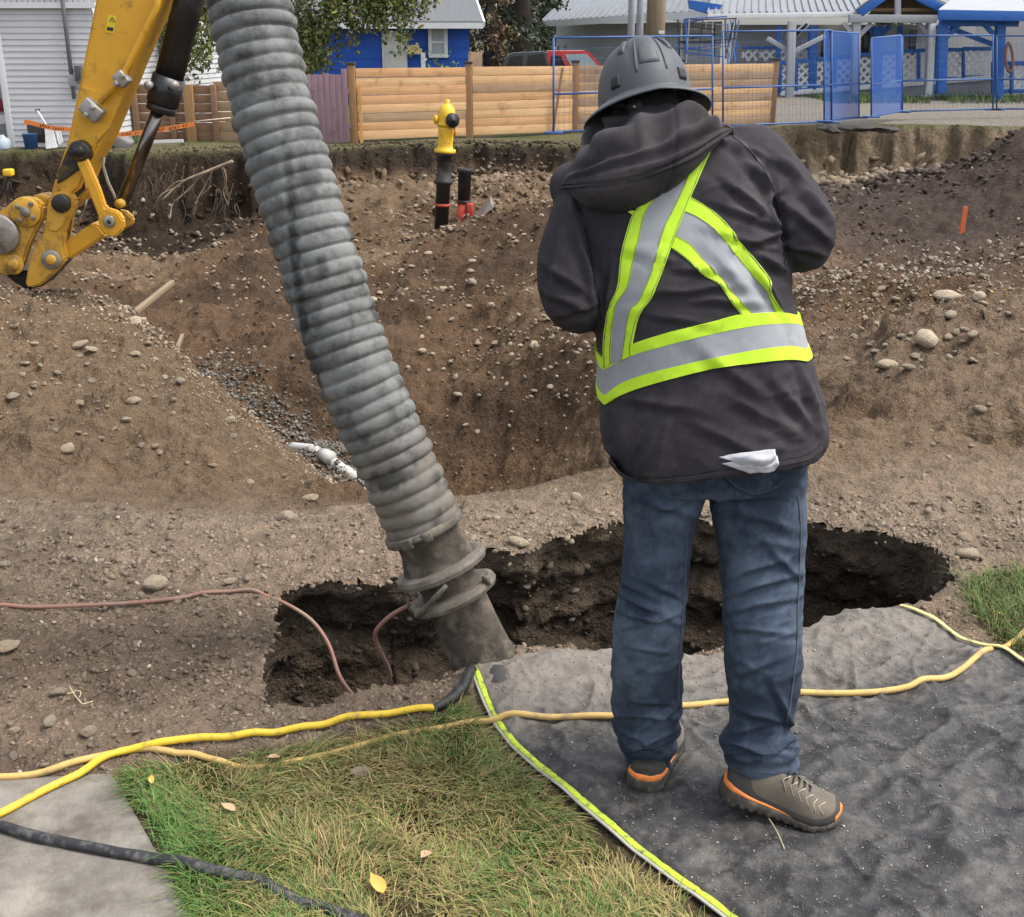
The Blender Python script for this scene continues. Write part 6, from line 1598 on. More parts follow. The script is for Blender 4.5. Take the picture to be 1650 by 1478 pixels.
for (xy, Y) in br_ends:
    e_ = at(xy[0], xy[1], Y); s_ = tb0 + Vector((0, .05, R.uniform(1.6, 3.4)))
    P = catmull([tuple(s_), tuple(s_.lerp(e_, .5) + Vector((0, 0, .35))), tuple(e_)], 14)
    m = MB(); m.tube([Vector(p) for p in P], list(np.linspace(.05, .012, 14)), 7); m.build('branch', M_bark, bt)
# hanging twigs: (centre px, bottom py, count)
LP_ = []
hang = [(70,25,60),(100,60,220),(125,40,200),(150,10,160),(190,30,120),(225,70,160),(262,105,260),(290,120,330),(318,112,300),(345,95,260),(250,40,160),(300,50,300),(335,30,260),
        (498,112,420),(514,115,480),(532,50,320),(560,42,330),(590,45,380),(615,62,300),(640,40,300),(655,86,150),(660,30,260),(685,25,180),(705,10,90),(545,95,90),(570,80,120),(480,90,300),(600,30,420),(540,20,420),(630,15,300)]
for (x, yb_, n) in hang:
    k = max(5, n // 8)
    for j in range(k):
        x0 = x + R.gauss(0, 9); y1 = yb_ + R.gauss(0, 12) - 8; y0 = y1 - R.uniform(50, 130); Y = 24.3 + (.9 if x > 450 else -.5 if x < 200 else 0) + R.gauss(0, .35)
        m_ = 18
        t = rr.random(m_); xs_ = x0 + (t - .5) * R.uniform(-14, 14) + rr.normal(0, 3.0, m_); ys_ = y0 + (y1 - y0) * t
        for a_, b_ in zip(xs_, ys_): LP_.append(tuple(at(a_, b_, Y + R.gauss(0, .06))))
LP_ = np.array(LP_)
extra = np.stack([rr.uniform(-4.6, 1.2, 5200), rr.uniform(23.4, 26.2, 5200), rr.uniform(2.9, 6.2, 5200)], -1)
LP_ = np.vstack([LP_, extra]); n_ = len(LP_)
leaves('crown', LP_, .044, leafcols(n_, rr, (.135, .165, .055), .5, (.30, .26, .08), .16), bt, 5, droop=.5)
def conifer(px_, base_y, Y, h, w, col_, label, name, seed, alt=None, palt=0, group=None, n=2600, size=.11):
    rr = np.random.default_rng(seed); b = flat2(at(px_, base_y, Y)); t = empty(name, b, label, 'tree', group)
    m = MB(); m.tube([b, b + Vector((0, 0, h * .6)), b + Vector((0, 0, h * .97))], [w * .09, w * .055, .02], 10); m.build('trunk', M_bark, t)
    P = []
    nb = 46
    for k in range(nb):
        zz = h * (.10 + .88 * k / nb); rad = w * .5 * (1 - .82 * k / nb) * rr.uniform(.65, 1.15); az = rr.uniform(0, 6.283)
        mm = n // nb; u = rr.random(mm) ** .6; spread = .16 * rad + .05
        P.append(np.stack([b.x + np.cos(az) * rad * u + rr.normal(0, spread * .8, mm), b.y + np.sin(az) * rad * u + rr.normal(0, spread * .8, mm), zz - .28 * rad * u + rr.normal(0, spread * .45, mm)], -1))
        if k % 3 == 0:
            m = MB(); m.tube([b + Vector((0, 0, zz)), b + Vector((math.cos(az) * rad * .9, math.sin(az) * rad * .9, zz - .25 * rad))], [.035, .01], 5); m.build('branch', M_bark, t)
    P = np.vstack(P); leaves('crown', P, size, leafcols(len(P), rr, col_, .5, alt, palt), t, seed, asp=.35, droop=.4)
    return t
conifer(790, 120, 44, 4.2, 3.2, (.14, .085, .045), 'rusty brown leafed tree right of the blue house', 'rusty_tree', 201, (.06, .075, .03), .25, n=3000, size=.10)
conifer(842, 120, 47, 7.5, 4.6, (.032, .045, .024), 'dark green conifer behind the pickup, nearest the pale building', 'conifer_tree', 202, (.07, .065, .03), .12, n=4200, size=.12)
conifer(812, 120, 50, 8.5, 4.2, (.030, .040, .022), 'dark green conifer behind the rusty tree', 'conifer_tree', 203, n=3600, size=.12)
conifer(880, 120, 56, 5.0, 5.0, (.045, .06, .03), 'low dark tree just left of the pale building roof', 'bushy_tree', 204, n=2600, size=.13)
conifer(1420, 120, 70, 4.6, 7, (.04, .055, .028), 'dark tree behind the porch gable', 'conifer_tree', 205, n=2200, size=.16)
conifer(1600, 120, 75, 5.4, 8, (.04, .055, .028), 'dark tree behind the blue shelter roof', 'conifer_tree', 206, n=2200, size=.16)
conifer(560, 120, 48, 7, 6, (.05, .065, .03), 'green tree behind the blue house roof', 'conifer_tree', 207, n=2400, size=.15)
conifer(230, 120, 40, 6.5, 6, (.06, .08, .03), 'green tree behind the excavator arm', 'leafy_tree', 208, n=2600, size=.13)
# bright shrub over the fence
sb_ = empty('garden_shrub', flat2(at(712, 118, 30)), 'bright green shrub in front of blue house window', 'shrub')
P = np.stack([at(712, 112, 30).x + rr.normal(0, .30, 500), 30 + rr.normal(0, .25, 500), .55 + np.abs(rr.normal(0, .33, 500))], -1)
leaves('foliage', P, .055, leafcols(500, rr, (.15, .22, .03), .4), sb_, 9, asp=.3)
m = MB(); m.cyl(PW(sb_), PW(sb_) + Vector((0, 0, .7)), .03, 8); m.build('stem', M_bark, sb_)
# ================================================================ the worker
def proj(V):
    V = np.asarray(V, float)
    dx, dy, dz = V[:, 0], V[:, 1], V[:, 2] - CAMH
    f = dy * CP - dz * SP
    u = dy * SP + dz * CP
    return CX + FPX * dx / f, CY - FPX * u / f
def ring_px(L, Rr, Y, b, n=40, ex=2.4, tilt=0.0):
    pl, pr = at(L[0], L[1], Y), at(Rr[0], Rr[1], Y)
    c = (pl + pr) / 2; A = (pr - pl) / 2
    return ring(c, A, Vector((0, b * math.cos(tilt), b * math.sin(tilt))), n, ex)
def ring(c, A, B, n=40, ex=2.4):
    out = []
    for k in range(n):
        t = 2 * math.pi * k / n
        ct, st = math.cos(t), math.sin(t)
        out.append(c + A * (math.copysign(abs(ct) ** (2 / ex), ct)) + B * (math.copysign(abs(st) ** (2 / ex), st)))
    return out
def loft(mb, rings):
    n = len(rings[0]); vs = [v for r in rings for v in r]; fs = []
    for i in range(len(rings) - 1):
        for k in range(n):
            k2 = (k + 1) % n
            fs.append((i * n + k, i * n + k2, (i + 1) * n + k2, (i + 1) * n + k))
    fs.append(tuple(range(n))[::-1]); fs.append(tuple((len(rings) - 1) * n + k for k in range(n)))
    mb.add(vs, fs, True)
def limb(mb, pts, rad, n=28, sub=6):
    P = catmull([tuple(p) + (r,) for p, r in zip(pts, rad)], len(pts) * sub)
    mb.tube([Vector(p[:3]) for p in P], [p[3] for p in P], n)
    for q in (P[0], P[-1]):
        M = Matrix.Translation(Vector(q[:3])); r = q[3]
        mb.lathe([(r * math.sin(t), -r * math.cos(t)) for t in np.linspace(0.02, math.pi - .02, 9)], M, 16)
def fuse(mb, name, mat, parent, voxel=.006, smooth=6):
    o = mb.build(name, mat, parent, fix=False)
    bm = bmesh.new(); bm.from_mesh(o.data); bmesh.ops.recalc_face_normals(bm, faces=bm.faces[:]); bm.to_mesh(o.data); bm.free()
    m = o.modifiers.new('r', 'REMESH'); m.mode = 'VOXEL'; m.voxel_size = voxel; m.use_smooth_shade = True
    s = o.modifiers.new('s', 'SMOOTH'); s.factor = .5; s.iterations = smooth
    apply_mods(o)
    if not o.data.materials: o.data.materials.append(mat)
    return o
def fold_disp(o, folds, off, base_amp=.003, base_scale=9, seed=0, gain=1.0, ridge=.005):
    """push creases into a garment: folds = (x0,y0,x1,y1,width,amp) measured on the photograph"""
    V = get_co(o) + off; N = get_no(o)
    px, py = proj(V)
    vd = V - np.array([0, 0, CAMH]); vd /= np.linalg.norm(vd, axis=1)[:, None]
    facing = np.clip(-(N * vd).sum(1) * 3, 0, 1)
    d = base_amp * fbm(V[:, 0] * base_scale, V[:, 1] * base_scale, V[:, 2] * base_scale, octaves=3, seed=seed)
    rn = fbm(V[:, 0] * 7 + V[:, 2] * 3, V[:, 1] * 5, V[:, 2] * 11 - V[:, 0] * 4, octaves=3, seed=seed + 40); rn2 = fbm(V[:, 0] * 16 - V[:, 2] * 7, V[:, 1] * 9, V[:, 2] * 22, octaves=2, seed=seed + 41)
    msk = sstep(-.25, .35, fbm(V[:, 0] * 3, V[:, 1] * 3, V[:, 2] * 3, octaves=2, seed=seed + 42))
    d = d + ridge * ((1 - np.abs(rn)) ** 7 + .5 * (1 - np.abs(rn2)) ** 6 * msk) * (.35 + .65 * msk)
    wx = 5 * fbm(V[:, 0] * 14, V[:, 1] * 14, V[:, 2] * 14, octaves=2, seed=seed + 5)
    for (x0, y0, x1, y1, w, a) in folds:
        ex, ey = x1 - x0, y1 - y0; L2 = ex * ex + ey * ey; L = math.sqrt(L2)
        t = np.clip(((px - x0) * ex + (py - y0) * ey) / L2, 0, 1)
        cx_, cy_ = x0 + ex * t, y0 + ey * t
        q = ((px - cx_) * -ey + (py - cy_) * ex) / L + wx          # signed across
        al = np.hypot(px - cx_, py - cy_)
        out = np.clip(al - np.abs(q) - 6, 0, None)
        prof = np.exp(-np.abs(q / (w * .75)) ** 1.3) - .6 * np.exp(-((q - 1.3 * w) / (.7 * w)) ** 2)
        d = d + gain * a * prof * np.sin(np.pi * (t * .86 + .07)) ** .7 * np.exp(-(out / 20) ** 2) * facing * (al < 6 * w)
    set_co(o, V + N * d[:, None] - off)
    return o
def bvh_of(o):
    off = np.array(PW(o))
    V = get_co(o) + off
    return BVHTree.FromPolygons([tuple(v) for v in V], [tuple(p.vertices) for p in o.data.polygons])
def strip_px(bvh, edges, n, m, name, mat, parent, off=.003, fallY=2.45):
    """band whose two edges are polylines on the photograph, laid onto the cloth behind it"""
    A, B = catmull(edges[0], n), catmull(edges[1], n)
    V = np.zeros((m, n, 3)); Nn = np.zeros((m, n, 3)); last = None
    for i in range(m):
        for j in range(n):
            p = A[j] + (B[j] - A[j]) * i / (m - 1)
            d = (at(p[0], p[1], 2.0) - Vector((0, 0, CAMH))).normalized()
            h = bvh.ray_cast(Vector((0, 0, CAMH)), d)
            if h[0] is None:
                q = at(p[0], p[1], last[0][1] if last else fallY); nn = last[1] if last else Vector((0, -1, 0))
            else:
                q, nn = h[0], h[1]
                if nn.dot(d) > 0: nn = -nn
            last = (q, nn)
            V[i, j] = q; Nn[i, j] = nn
    for _ in range(2):
        Nn[1:-1, 1:-1] = (Nn[1:-1, 1:-1] + Nn[:-2, 1:-1] + Nn[2:, 1:-1] + Nn[1:-1, :-2] + Nn[1:-1, 2:]) / 5
    Nn /= np.linalg.norm(Nn, axis=-1, keepdims=True) + 1e-9
    T = V + Nn * off; Bk = V - Nn * .004
    F = grid_faces(m, n); F2 = F[:, ::-1] + m * n
    def side(idx):
        a = np.array(idx); return np.stack([a[:-1], a[1:], a[1:] + m * n, a[:-1] + m * n], -1)
    sides = [side(np.arange(n))[:, ::-1], side((m - 1) * n + np.arange(n)), side(np.arange(m) * n), side(np.arange(m) * n + n - 1)[:, ::-1]]
    VV = np.vstack([T.reshape(-1, 3), Bk.reshape(-1, 3)])
    S_ = np.vstack(sides); return np_mesh(name, np.vstack([VV, VV]), np.vstack([F, F2, S_ + len(VV)]), mat, parent)

M_jacket = pm('black_work_canvas', (.038, .033, .039), (.022, .019, .0225), scale=9, rough=.88, contrast=.5, bump=.0007, bscale=330, spec=.25, dirt=(.058, .051, .055), dscale=6, damt=.36)
M_fleece = pm('charcoal_fleece', (.042, .037, .041), (.025, .022, .025), scale=12, rough=.95, contrast=.5, bump=.0009, bscale=420, spec=.2, sheen=.04, dirt=(.058, .051, .05), dscale=8, damt=.35)
M_lime = pm('lime_fluorescent_tape', (.50, .76, .022), (.42, .65, .02), scale=6, rough=.65, bump=.0015, bscale=26, dirt=(.30, .40, .03), dscale=13, damt=.2)
M_silver = pm('silver_reflective_tape', (.29, .30, .315), (.235, .245, .26), scale=11, rough=.62, bump=.0012, bscale=24, metal=.0, spec=.4, dirt=(.17, .165, .16), dscale=16, damt=.2)
M_denim = pm('blue_denim', (.038, .053, .082), (.017, .024, .039), scale=5, rough=.9, contrast=.45, bump=.0007, bscale=480, spec=.2, dirt=(.092, .122, .168), dscale=4.5, damt=.5)
M_stitch = pm('pale_stitching', (.06, .07, .09), rough=.9)
M_hat = pm('charcoal_hat_plastic', (.066, .073, .081), (.053, .059, .066), scale=5, rough=.58, contrast=.6, bump=.0004, bscale=90, spec=.45, dirt=(.10, .098, .092), dscale=9, damt=.25, rvar=.12)
M_hatdk = pm('black_hat_trim', (.016, .017, .018), rough=.6)
M_knit = pm('black_knit', (.012, .011, .012), (.007, .007, .008), scale=30, rough=.95, bump=.001, bscale=260, sheen=.2)
M_skin = pm('skin', (.36, .22, .15), (.30, .17, .11), rough=.55)
M_glove = pm('dark_work_glove', (.03, .03, .032), rough=.85, bump=.0006, bscale=300)
M_sole = pm('worn_rubber_sole', (.058, .050, .042), (.030, .027, .024), scale=22, rough=.85, bump=.0012, bscale=120, dirt=(.14, .12, .09), dscale=24, damt=.45)
M_orange = pm('orange_midsole_foam', (.80, .25, .055), (.62, .18, .045), scale=14, rough=.6, dirt=(.30, .16, .08), dscale=18, damt=.25)
M_upper = pm('taupe_nubuck', (.135, .112, .082), (.085, .07, .052), scale=16, rough=.88, bump=.0008, bscale=260, sheen=.2)
M_rand = pm('dark_shoe_rand', (.045, .040, .036), rough=.8, bump=.0006, bscale=220)
M_paper = pm('creased_paper', (.50, .50, .52), (.38, .39, .42), scale=12, rough=.8)

WB = Vector((.42, 2.48, 0))
worker = empty('person', WB, 'person in black work jacket with lime bands, jeans and dark hard hat, seen from behind', 'person')
WOFF = np.array(WB)

# ---- body: one continuous figure under the clothes
bd = MB()
def bring(L, Rr, Y, b, s=.80):
    c = (Vector(at(*L, Y)) + Vector(at(*Rr, Y))) / 2; A = (Vector(at(*Rr, Y)) - Vector(at(*L, Y))) / 2 * s
    return ring(c, A, Vector((0, b * s, 0)), 28, 2.2)
loft(bd, [bring((905,330),(1255,270),2.62,.12,.72), bring((930,440),(1275,410),2.57,.14,.76), bring((963,580),(1300,540),2.53,.15,.76), bring((990,700),(1300,690),2.52,.13,.84), bring((1003,770),(1298,765),2.52,.12,.88)])
neck0 = at(1060, 250, 2.64); headc = at(1040, 165, 2.725)
limb(bd, [neck0 + Vector((0, 0, -.03)), at(1050, 205, 2.68), headc + Vector((0, -.015, -.06))], [.075, .062, .06], 20)
Mh = Matrix.Translation(headc + Vector((0.0, .01, -.02))) @ Matrix.Rotation(math.radians(-32), 4, 'X') @ Matrix.Rotation(math.radians(8), 4, 'Z')
hv = []
for (r, h) in [(0.001,-.125),(.035,-.122),(.052,-.105),(.062,-.08),(.070,-.045),(.076,0),(.078,.04),(.070,.08),(.045,.105),(.001,.115)]:
    hv.append((r, h))
n0 = len(bd.V)
bd.lathe(hv, Mh @ Matrix.Diagonal((1, 1.22, 1, 1)), 24)
# face: nose, brow, chin, lips, eyes, ears on the far side (+Y)
for p, r in (((0, .098, -.02), .014), ((0, .108, -.032), .015), ((-.014, .098, -.036), .010), ((.014, .098, -.036), .010), ((0, .075, -.108), .026), ((0, .091, -.064), .014), ((-.02, .086, -.064), .010), ((.02, .086, -.064), .010), ((-.03, .085, .012), .017), ((.03, .085, .012), .017), ((-.03, .083, -.004), .0125), ((.03, .083, -.004), .0125), ((-.05, .06, -.03), .02), ((.05, .06, -.03), .02), ((-.077, -.008, -.01), .017), ((.077, -.008, -.01), .017), ((-.076, -.006, -.032), .012), ((.076, -.006, -.032), .012)):
    M = Mh @ Matrix.Translation(p)
    bd.lathe([(r * math.sin(t), -r * math.cos(t)) for t in np.linspace(.02, math.pi - .02, 8)], M, 12)
# arms and hands
LA = [at(960, 335, 2.60), at(925, 420, 2.54), at(930, 482, 2.51), at(955, 478, 2.66), at(1000, 460, 2.84)]
RA = [at(1205, 270, 2.62), at(1258, 330, 2.58), at(1288, 378, 2.55), at(1270, 385, 2.70), at(1190, 395, 2.86)]
limb(bd, LA, [.06, .052, .045, .042, .032]); limb(bd, RA, [.06, .052, .045, .042, .032])
def hand(w, d, side):
    d = d.normalized(); s_ = Vector((0, 0, 1)).cross(d).normalized() * side; u = d.cross(s_) * (-side)
    bd.box(w + d * .05, (.085, .075, .028), Matrix((d, s_, Vector((0, 0, 1)))).transposed(), .011)
    for k, (o, L) in enumerate(((-.030, .066), (-.010, .076), (.010, .072), (.030, .056))):
        b = w + d * .085 + s_ * o
        k1 = b + d * L * .5 + Vector((0, 0, -.006)); k2 = k1 + d * L * .28 + Vector((0, 0, -.022)); k3 = k2 + Vector((0, 0, -.022)) - d * .004
        bd.tube([b - d * .02, b, k1, k2, k3], [.0085, .0085, .008, .0075, .006], 10)
    b = w + d * .03 - s_ * .036
    bd.tube([b + s_ * .01, b - s_ * .014 + d * .02, b - s_ * .024 + d * .045 + Vector((0, 0, -.008)), b - s_ * .022 + d * .068 + Vector((0, 0, -.018))], [.011, .011, .009, .007], 10)
hand(LA[-1], Vector((.35, 1, -.15)), 1); hand(RA[-1], Vector((-.45, 1, -.1)), -1)
# legs and feet
def legpts(rows, s=.72):
    return [(Vector(at(l, y, Y)) + Vector(at(r, y, Y))) / 2 for (y, l, r, Y, b) in rows], [max(.03, (Vector(at(r, y, Y)) - Vector(at(l, y, Y))).length / 2 * s) for (y, l, r, Y, b) in rows]
LEGL = [(795,1004,1136,2.52,.095),(850,1008,1118,2.52,.090),(900,1006,1110,2.51,.085),(950,1000,1106,2.50,.082),(1000,991,1101,2.49,.078),(1060,987,1097,2.50,.074),(1120,988,1096,2.52,.070),(1142,985,1099,2.53,.072),(1156,995,1090,2.535,.067),(1170,987,1096,2.54,.072),(1186,1000,1086,2.545,.064),(1198,998,1090,2.55,.067),(1210,1008,1080,2.552,.060),(1228,1007,1079,2.555,.061)]
LEGR = [(795,1143,1296,2.52,.095),(850,1152,1297,2.51,.092),(900,1158,1294,2.50,.087),(950,1164,1291,2.48,.083),(1000,1168,1290,2.46,.08),(1060,1170,1291,2.44,.075),(1120,1177,1282,2.43,.07),(1168,1176,1272,2.42,.068),(1184,1168,1279,2.42,.071),(1199,1160,1286,2.42,.075),(1211,1171,1279,2.42,.068),(1223,1167,1287,2.42,.072),(1236,1175,1279,2.42,.066),(1263,1172,1281,2.42,.067)]
for rows in (LEGL, LEGR):
    P, rr = legpts(rows); limb(bd, P, rr, 20, 3)
body = fuse(bd, 'body', M_skin, worker, .0075, 2)

# ---- jacket
jk = MB()
TOR = [((1000,205),(1105,172),2.69,.060),((955,238),(1165,196),2.665,.095),((925,275),(1215,220),2.64,.125),((908,315),(1256,255),2.62,.145),((910,375),(1272,320),2.60,.158),((935,445),(1270,405),2.575,.163),((957,520),(1272,480),2.555,.165),((964,590),(1296,552),2.54,.168),((967,650),(1316,622),2.53,.172),((968,690),(1327,668),2.525,.176),((974,720),(1328,692),2.52,.176),((990,747),(1318,713),2.515,.172)]
rings = []
for (l, r, Y, b) in TOR: rings.append(ring_px(l, r, Y, b, 48, 2.5))
loft(jk, rings)
limb(jk, LA[:4] + [at(985, 465, 2.80)], [.088, .078, .071, .066, .058])
limb(jk, RA[:4] + [at(1215, 392, 2.82)], [.094, .086, .076, .070, .058])
limb(jk, [at(925, 300, 2.62), at(960, 350, 2.60)], [.055, .085])
jacket = fuse(jk, 'jacket', M_jacket, worker, .0055, 5)
JF = [  # creases of the back and the sleeves
 (1180,300,1240,352,9,.008),(1165,330,1250,365,8,.006),(1200,395,1262,372,8,.008),(1150,372,1255,402,7,.005),(1225,410,1266,440,8,.008),
 (1200,255,1262,330,10,.008),(1240,285,1268,400,8,-.012),(1285,300,1340,360,10,.007),(1270,330,1335,390,9,.006),(1262,390,1330,412,8,.007),(1250,250,1300,300,10,.006),(1180,232,1250,262,11,.006),
 (938,350,962,470,8,-.012),(925,330,905,430,10,.007),(905,370,890,470,9,.006),(885,430,940,470,9,.007),(880,470,950,500,9,.007),(890,510,960,490,8,.006),(930,390,950,460,8,.006),
 (1060,470,1180,462,9,.005),(1045,505,1130,520,8,.004),(1080,430,1170,440,8,.004),(1100,480,1230,490,9,.004),(1010,400,1090,420,10,.005),
 (1060,690,1030,765,10,.008),(1000,660,1010,750,10,.006),(1250,620,1310,690,12,.007),(1180,640,1290,700,14,.005),(1080,650,1060,760,14,.005),(1000,640,1120,660,12,.005),(1120,680,1240,740,14,.004),(1290,600,1318,680,9,.008),(975,660,985,740,9,.006),
 (1130,560,1240,640,16,.004),(1150,410,1210,480,10,.005),(1215,430,1258,500,9,.008),(985,440,975,520,8,.006),(1230,330,1262,300,8,.007)]
fold_disp(jacket, JF, WOFF, .0045, 10, 3, 1.7)
# hem dips like a shirt tail: pull the lowest edge to the photographed line
V = get_co(jacket) + WOFF
px, py = proj(V)
hx = np.array([960, 980, 1005, 1050, 1100, 1150, 1200, 1250, 1320, 1345]); hy = np.array([735, 750, 772, 785, 781, 773, 764, 756, 737, 722])
low = sstep(690, 765, py) * (V[:, 2] < 1.05)
tgt = np.interp(px, hx, hy)
base = np.interp(px, [968, 985, 1060, 1150, 1250, 1318, 1335], [745, 765, 781, 775, 758, 737, 722])
dzp = (tgt - base) * low
V[:, 2] -= dzp * 0.00135
set_co(jacket, V - WOFF)
JB = bvh_of(jacket)
# hem roll
hemp = [(983,750),(1004,772),(1030,781),(1060,782),(1110,777),(1160,769),(1220,760),(1270,751),(1305,742),(1322,728)]
strip_px(JB, [[(x, y - 9) for x, y in hemp], [(x, y - 3) for x, y in hemp]], 50, 3, 'hem', M_jacket, jacket, .0035)
strip_px(JB, [[(x, y - 13) for x, y in hemp], [(x, y - 11.5) for x, y in hemp]], 50, 2, 'seam', M_hatdk, jacket, .0012)
strip_px(JB, [[(1168,212),(1205,240),(1240,290),(1256,350),(1262,410),(1266,438)], [(1171,211),(1208,239),(1243,289),(1259,350),(1265,410),(1269,437)]], 40, 2, 'seam', M_hatdk, jacket, .0015)
strip_px(JB, [[(918,318),(938,352),(952,410),(962,470),(966,530)], [(921,317),(941,351),(955,410),(965,470),(969,530)]], 40, 2, 'seam', M_hatdk, jacket, .0015)

# shoulder bands
S1 = dict(ro=[(1150,232),(1148,238),(1113,318),(1089,378),(1068,437),(1050,480),(1031,508),(1020,552),(1019,572)],
          ri=[(1128,246),(1122,256),(1088,330),(1067,374),(1050,437),(1029,487),(1015,503),(1006,557),(1003,580)],
          sl=[(1098,262),(1085,285),(1043,339),(1032,378),(1022,420),(1013,462),(994,494),(988,550),(987,586)],
          lo=[(1070,280),(1055,305),(1022,343),(1009,378),(1001,413),(996,462),(981,494),(976,540),(975,592)])
S2 = dict(ro=[(1113,318),(1141,335),(1170,360),(1194,392),(1219,423),(1240,452),(1245,475),(1263,505)],
          ri=[(1103,341),(1127,353),(1159,378),(1180,406),(1205,437),(1233,466),(1240,482),(1250,507)],
          sl=[(1089,380),(1113,395),(1134,420),(1159,445),(1172,461),(1182,474),(1198,490),(1215,510)],
          lo=[(1082,400),(1106,418),(1134,444),(1159,459),(1169,474),(1178,487),(1187,498),(1198,512)])
for Sx in (S2, S1):
    pre = .0022 if Sx is S2 else .0058
    strip_px(JB, [Sx['ri'], Sx['sl']], 46, 7, 'silver_band', M_silver, jacket, pre)
    strip_px(JB, [Sx['ro'], Sx['ri']], 46, 4, 'lime_band', M_lime, jacket, pre + .0007)
    strip_px(JB, [Sx['sl'], Sx['lo']], 46, 4, 'lime_band', M_lime, jacket, pre + .0007)
M_tst = pm('tape_stitching', (.16, .18, .12), rough=.9)
for Sx in (S2, S1):
    pre = .0036 if Sx is S2 else .0072
    for key, dx in (('ri', 1.0), ('sl', -1.0), ('ro', -2.2), ('lo', 2.2)):
        E_ = Sx[key]; strip_px(JB, [[(x + dx - .45, y) for x, y in E_], [(x + dx + .45, y) for x, y in E_]], 60, 2, 'stitching', M_tst, jacket, pre)
strip_px(JB, [[(1012,342),(1024,350)], [(1018,340),(1045,343)]], 8, 3, 'lime_band', M_lime, jacket, .005)
# waist band, right round the body
BE = [[(976,579),(1016,556),(1076,536),(1146,519),(1192,507),(1252,503),(1284,508)],
      [(976,596),(1020,573),(1076,556),(1146,538),(1217,524),(1273,521),(1290,525)],
      [(977,637),(1006,616),(1058,598),(1146,577),(1217,563),(1270,557),(1296,562)],
      [(977,652),(1006,635),(1058,617),(1146,594),(1217,584),(1270,579),(1298,582)]]
axis = at(1130, 560, 2.54)
def edge_fun(E):
    th, zz = [], []
    for p in catmull(E, 30):
        d = (at(p[0], p[1], 2.0) - Vector((0, 0, CAMH))).normalized()
        h = JB.ray_cast(Vector((0, 0, CAMH)), d)
        if h[0] is None: continue
        th.append(math.atan2(h[0].x - axis.x, -(h[0].y - axis.y))); zz.append(h[0].z)
    o = np.argsort(th); th = np.array(th)[o]; zz = np.array(zz)[o]
    th = np.concatenate([[th[0] - .9], th, [th[-1] + .9]]); zz = np.concatenate([[zz[0] + .012], zz, [zz[-1] - .004]])
    tt = np.concatenate([th, [th[0] + 2 * math.pi]]); z2 = np.concatenate([zz, [zz[0]]])
    return lambda a: np.interp(a if a >= tt[0] else a + 2 * math.pi, tt, z2)
EF = [edge_fun(e) for e in BE]
NB = 150
def belt(e0, e1, m, name, mat, off):
    V = np.zeros((2 * m + 4, NB, 3))
    for j in range(NB):
        a = -math.pi + 2 * math.pi * j / NB
        z0, z1 = e0(a), e1(a)
        for i in range(m):
            z = z0 + (z1 - z0) * i / (m - 1)
            o_ = Vector((axis.x + .6 * math.sin(a), axis.y - .6 * math.cos(a), z)); d = Vector((-math.sin(a), math.cos(a), 0))
            h = JB.ray_cast(o_, d)
            q = h[0] if h[0] is not None else Vector((axis.x + .17 * math.sin(a), axis.y - .17 * math.cos(a), z))
            V[i, j] = q - d * off; V[2 * m + 1 - i, j] = q + d * .004
    # rows: 0..m-1 face, m / m+1 lower edge (own points keep it crisp), m+2..2m+1 back, 2m+2 / 2m+3 upper edge
    V = np.vstack([V[:m], V[m - 1:m], V[m + 2:m + 3], V[m + 2:2 * m + 2], V[2 * m + 1:2 * m + 2], V[0:1]])
    F = grid_faces(2 * m + 4, NB, wrap=True)
    row = np.repeat(np.arange(2 * m + 3), NB); F = F[(row != m - 1) & (row != m + 1) & (row != 2 * m + 1)]
    return np_mesh(name, V.reshape(-1, 3), F, mat, jacket)
belt(EF[0], EF[1], 4, 'lime_band', M_lime, .0052); belt(EF[1], EF[2], 6, 'silver_band', M_silver, .0045); belt(EF[2], EF[3], 4, 'lime_band', M_lime, .0052)

# ---- hood lying on the shoulders
HG = [
 [(962,232,2.66),(985,200,2.64),(1022,180,2.62),(1060,168,2.61),(1105,166,2.61),(1128,182,2.63),(1140,196,2.66)],
 [(944,238,2.60),(978,212,2.565),(1020,200,2.54),(1062,196,2.525),(1108,182,2.53),(1142,190,2.55),(1158,202,2.60)],
 [(930,255,2.545),(968,238,2.50),(1012,228,2.475),(1062,222,2.465),(1112,206,2.475),(1150,200,2.51),(1168,206,2.56)],
 [(915,278,2.525),(955,268,2.47),(1008,256,2.445),(1062,246,2.435),(1114,228,2.45),(1152,212,2.49),(1176,207,2.54)],
 [(903,296,2.52),(950,286,2.455),(1005,274,2.425),(1062,262,2.415),(1114,243,2.43),(1152,222,2.475),(1180,206,2.53)],
 [(907,306,2.52),(950,306,2.45),(1000,303,2.425),(1060,286,2.42),(1112,262,2.435),(1150,233,2.478),(1174,213,2.53)],
 [(915,312,2.525),(950,324,2.46),(998,330,2.44),(1055,310,2.44),(1105,280,2.445),(1145,244,2.482),(1168,219,2.53)],
 [(922,316,2.54),(952,334,2.485),(1000,343,2.47),(1050,326,2.47),(1098,292,2.47),(1138,254,2.50),(1162,224,2.54)],
 [(935,312,2.58),(960,326,2.54),(1002,332,2.53),(1048,318,2.53),(1092,288,2.53),(1132,254,2.54),(1156,228,2.57)]]
HGw = [[tuple(at(*c)) for c in r] for r in HG]
nu, nv = 90, 80
HP = patch(HGw, nu, nv)
uu, vv = np.meshgrid(np.linspace(0, 1, nu), np.linspace(0, 1, nv))
du = np.gradient(HP, axis=1); dv = np.gradient(HP, axis=0)
HN = np.cross(du, dv); HN /= np.linalg.norm(HN, axis=-1, keepdims=True)
if HN[nv // 2, nu // 2, 1] > 0: HN = -HN
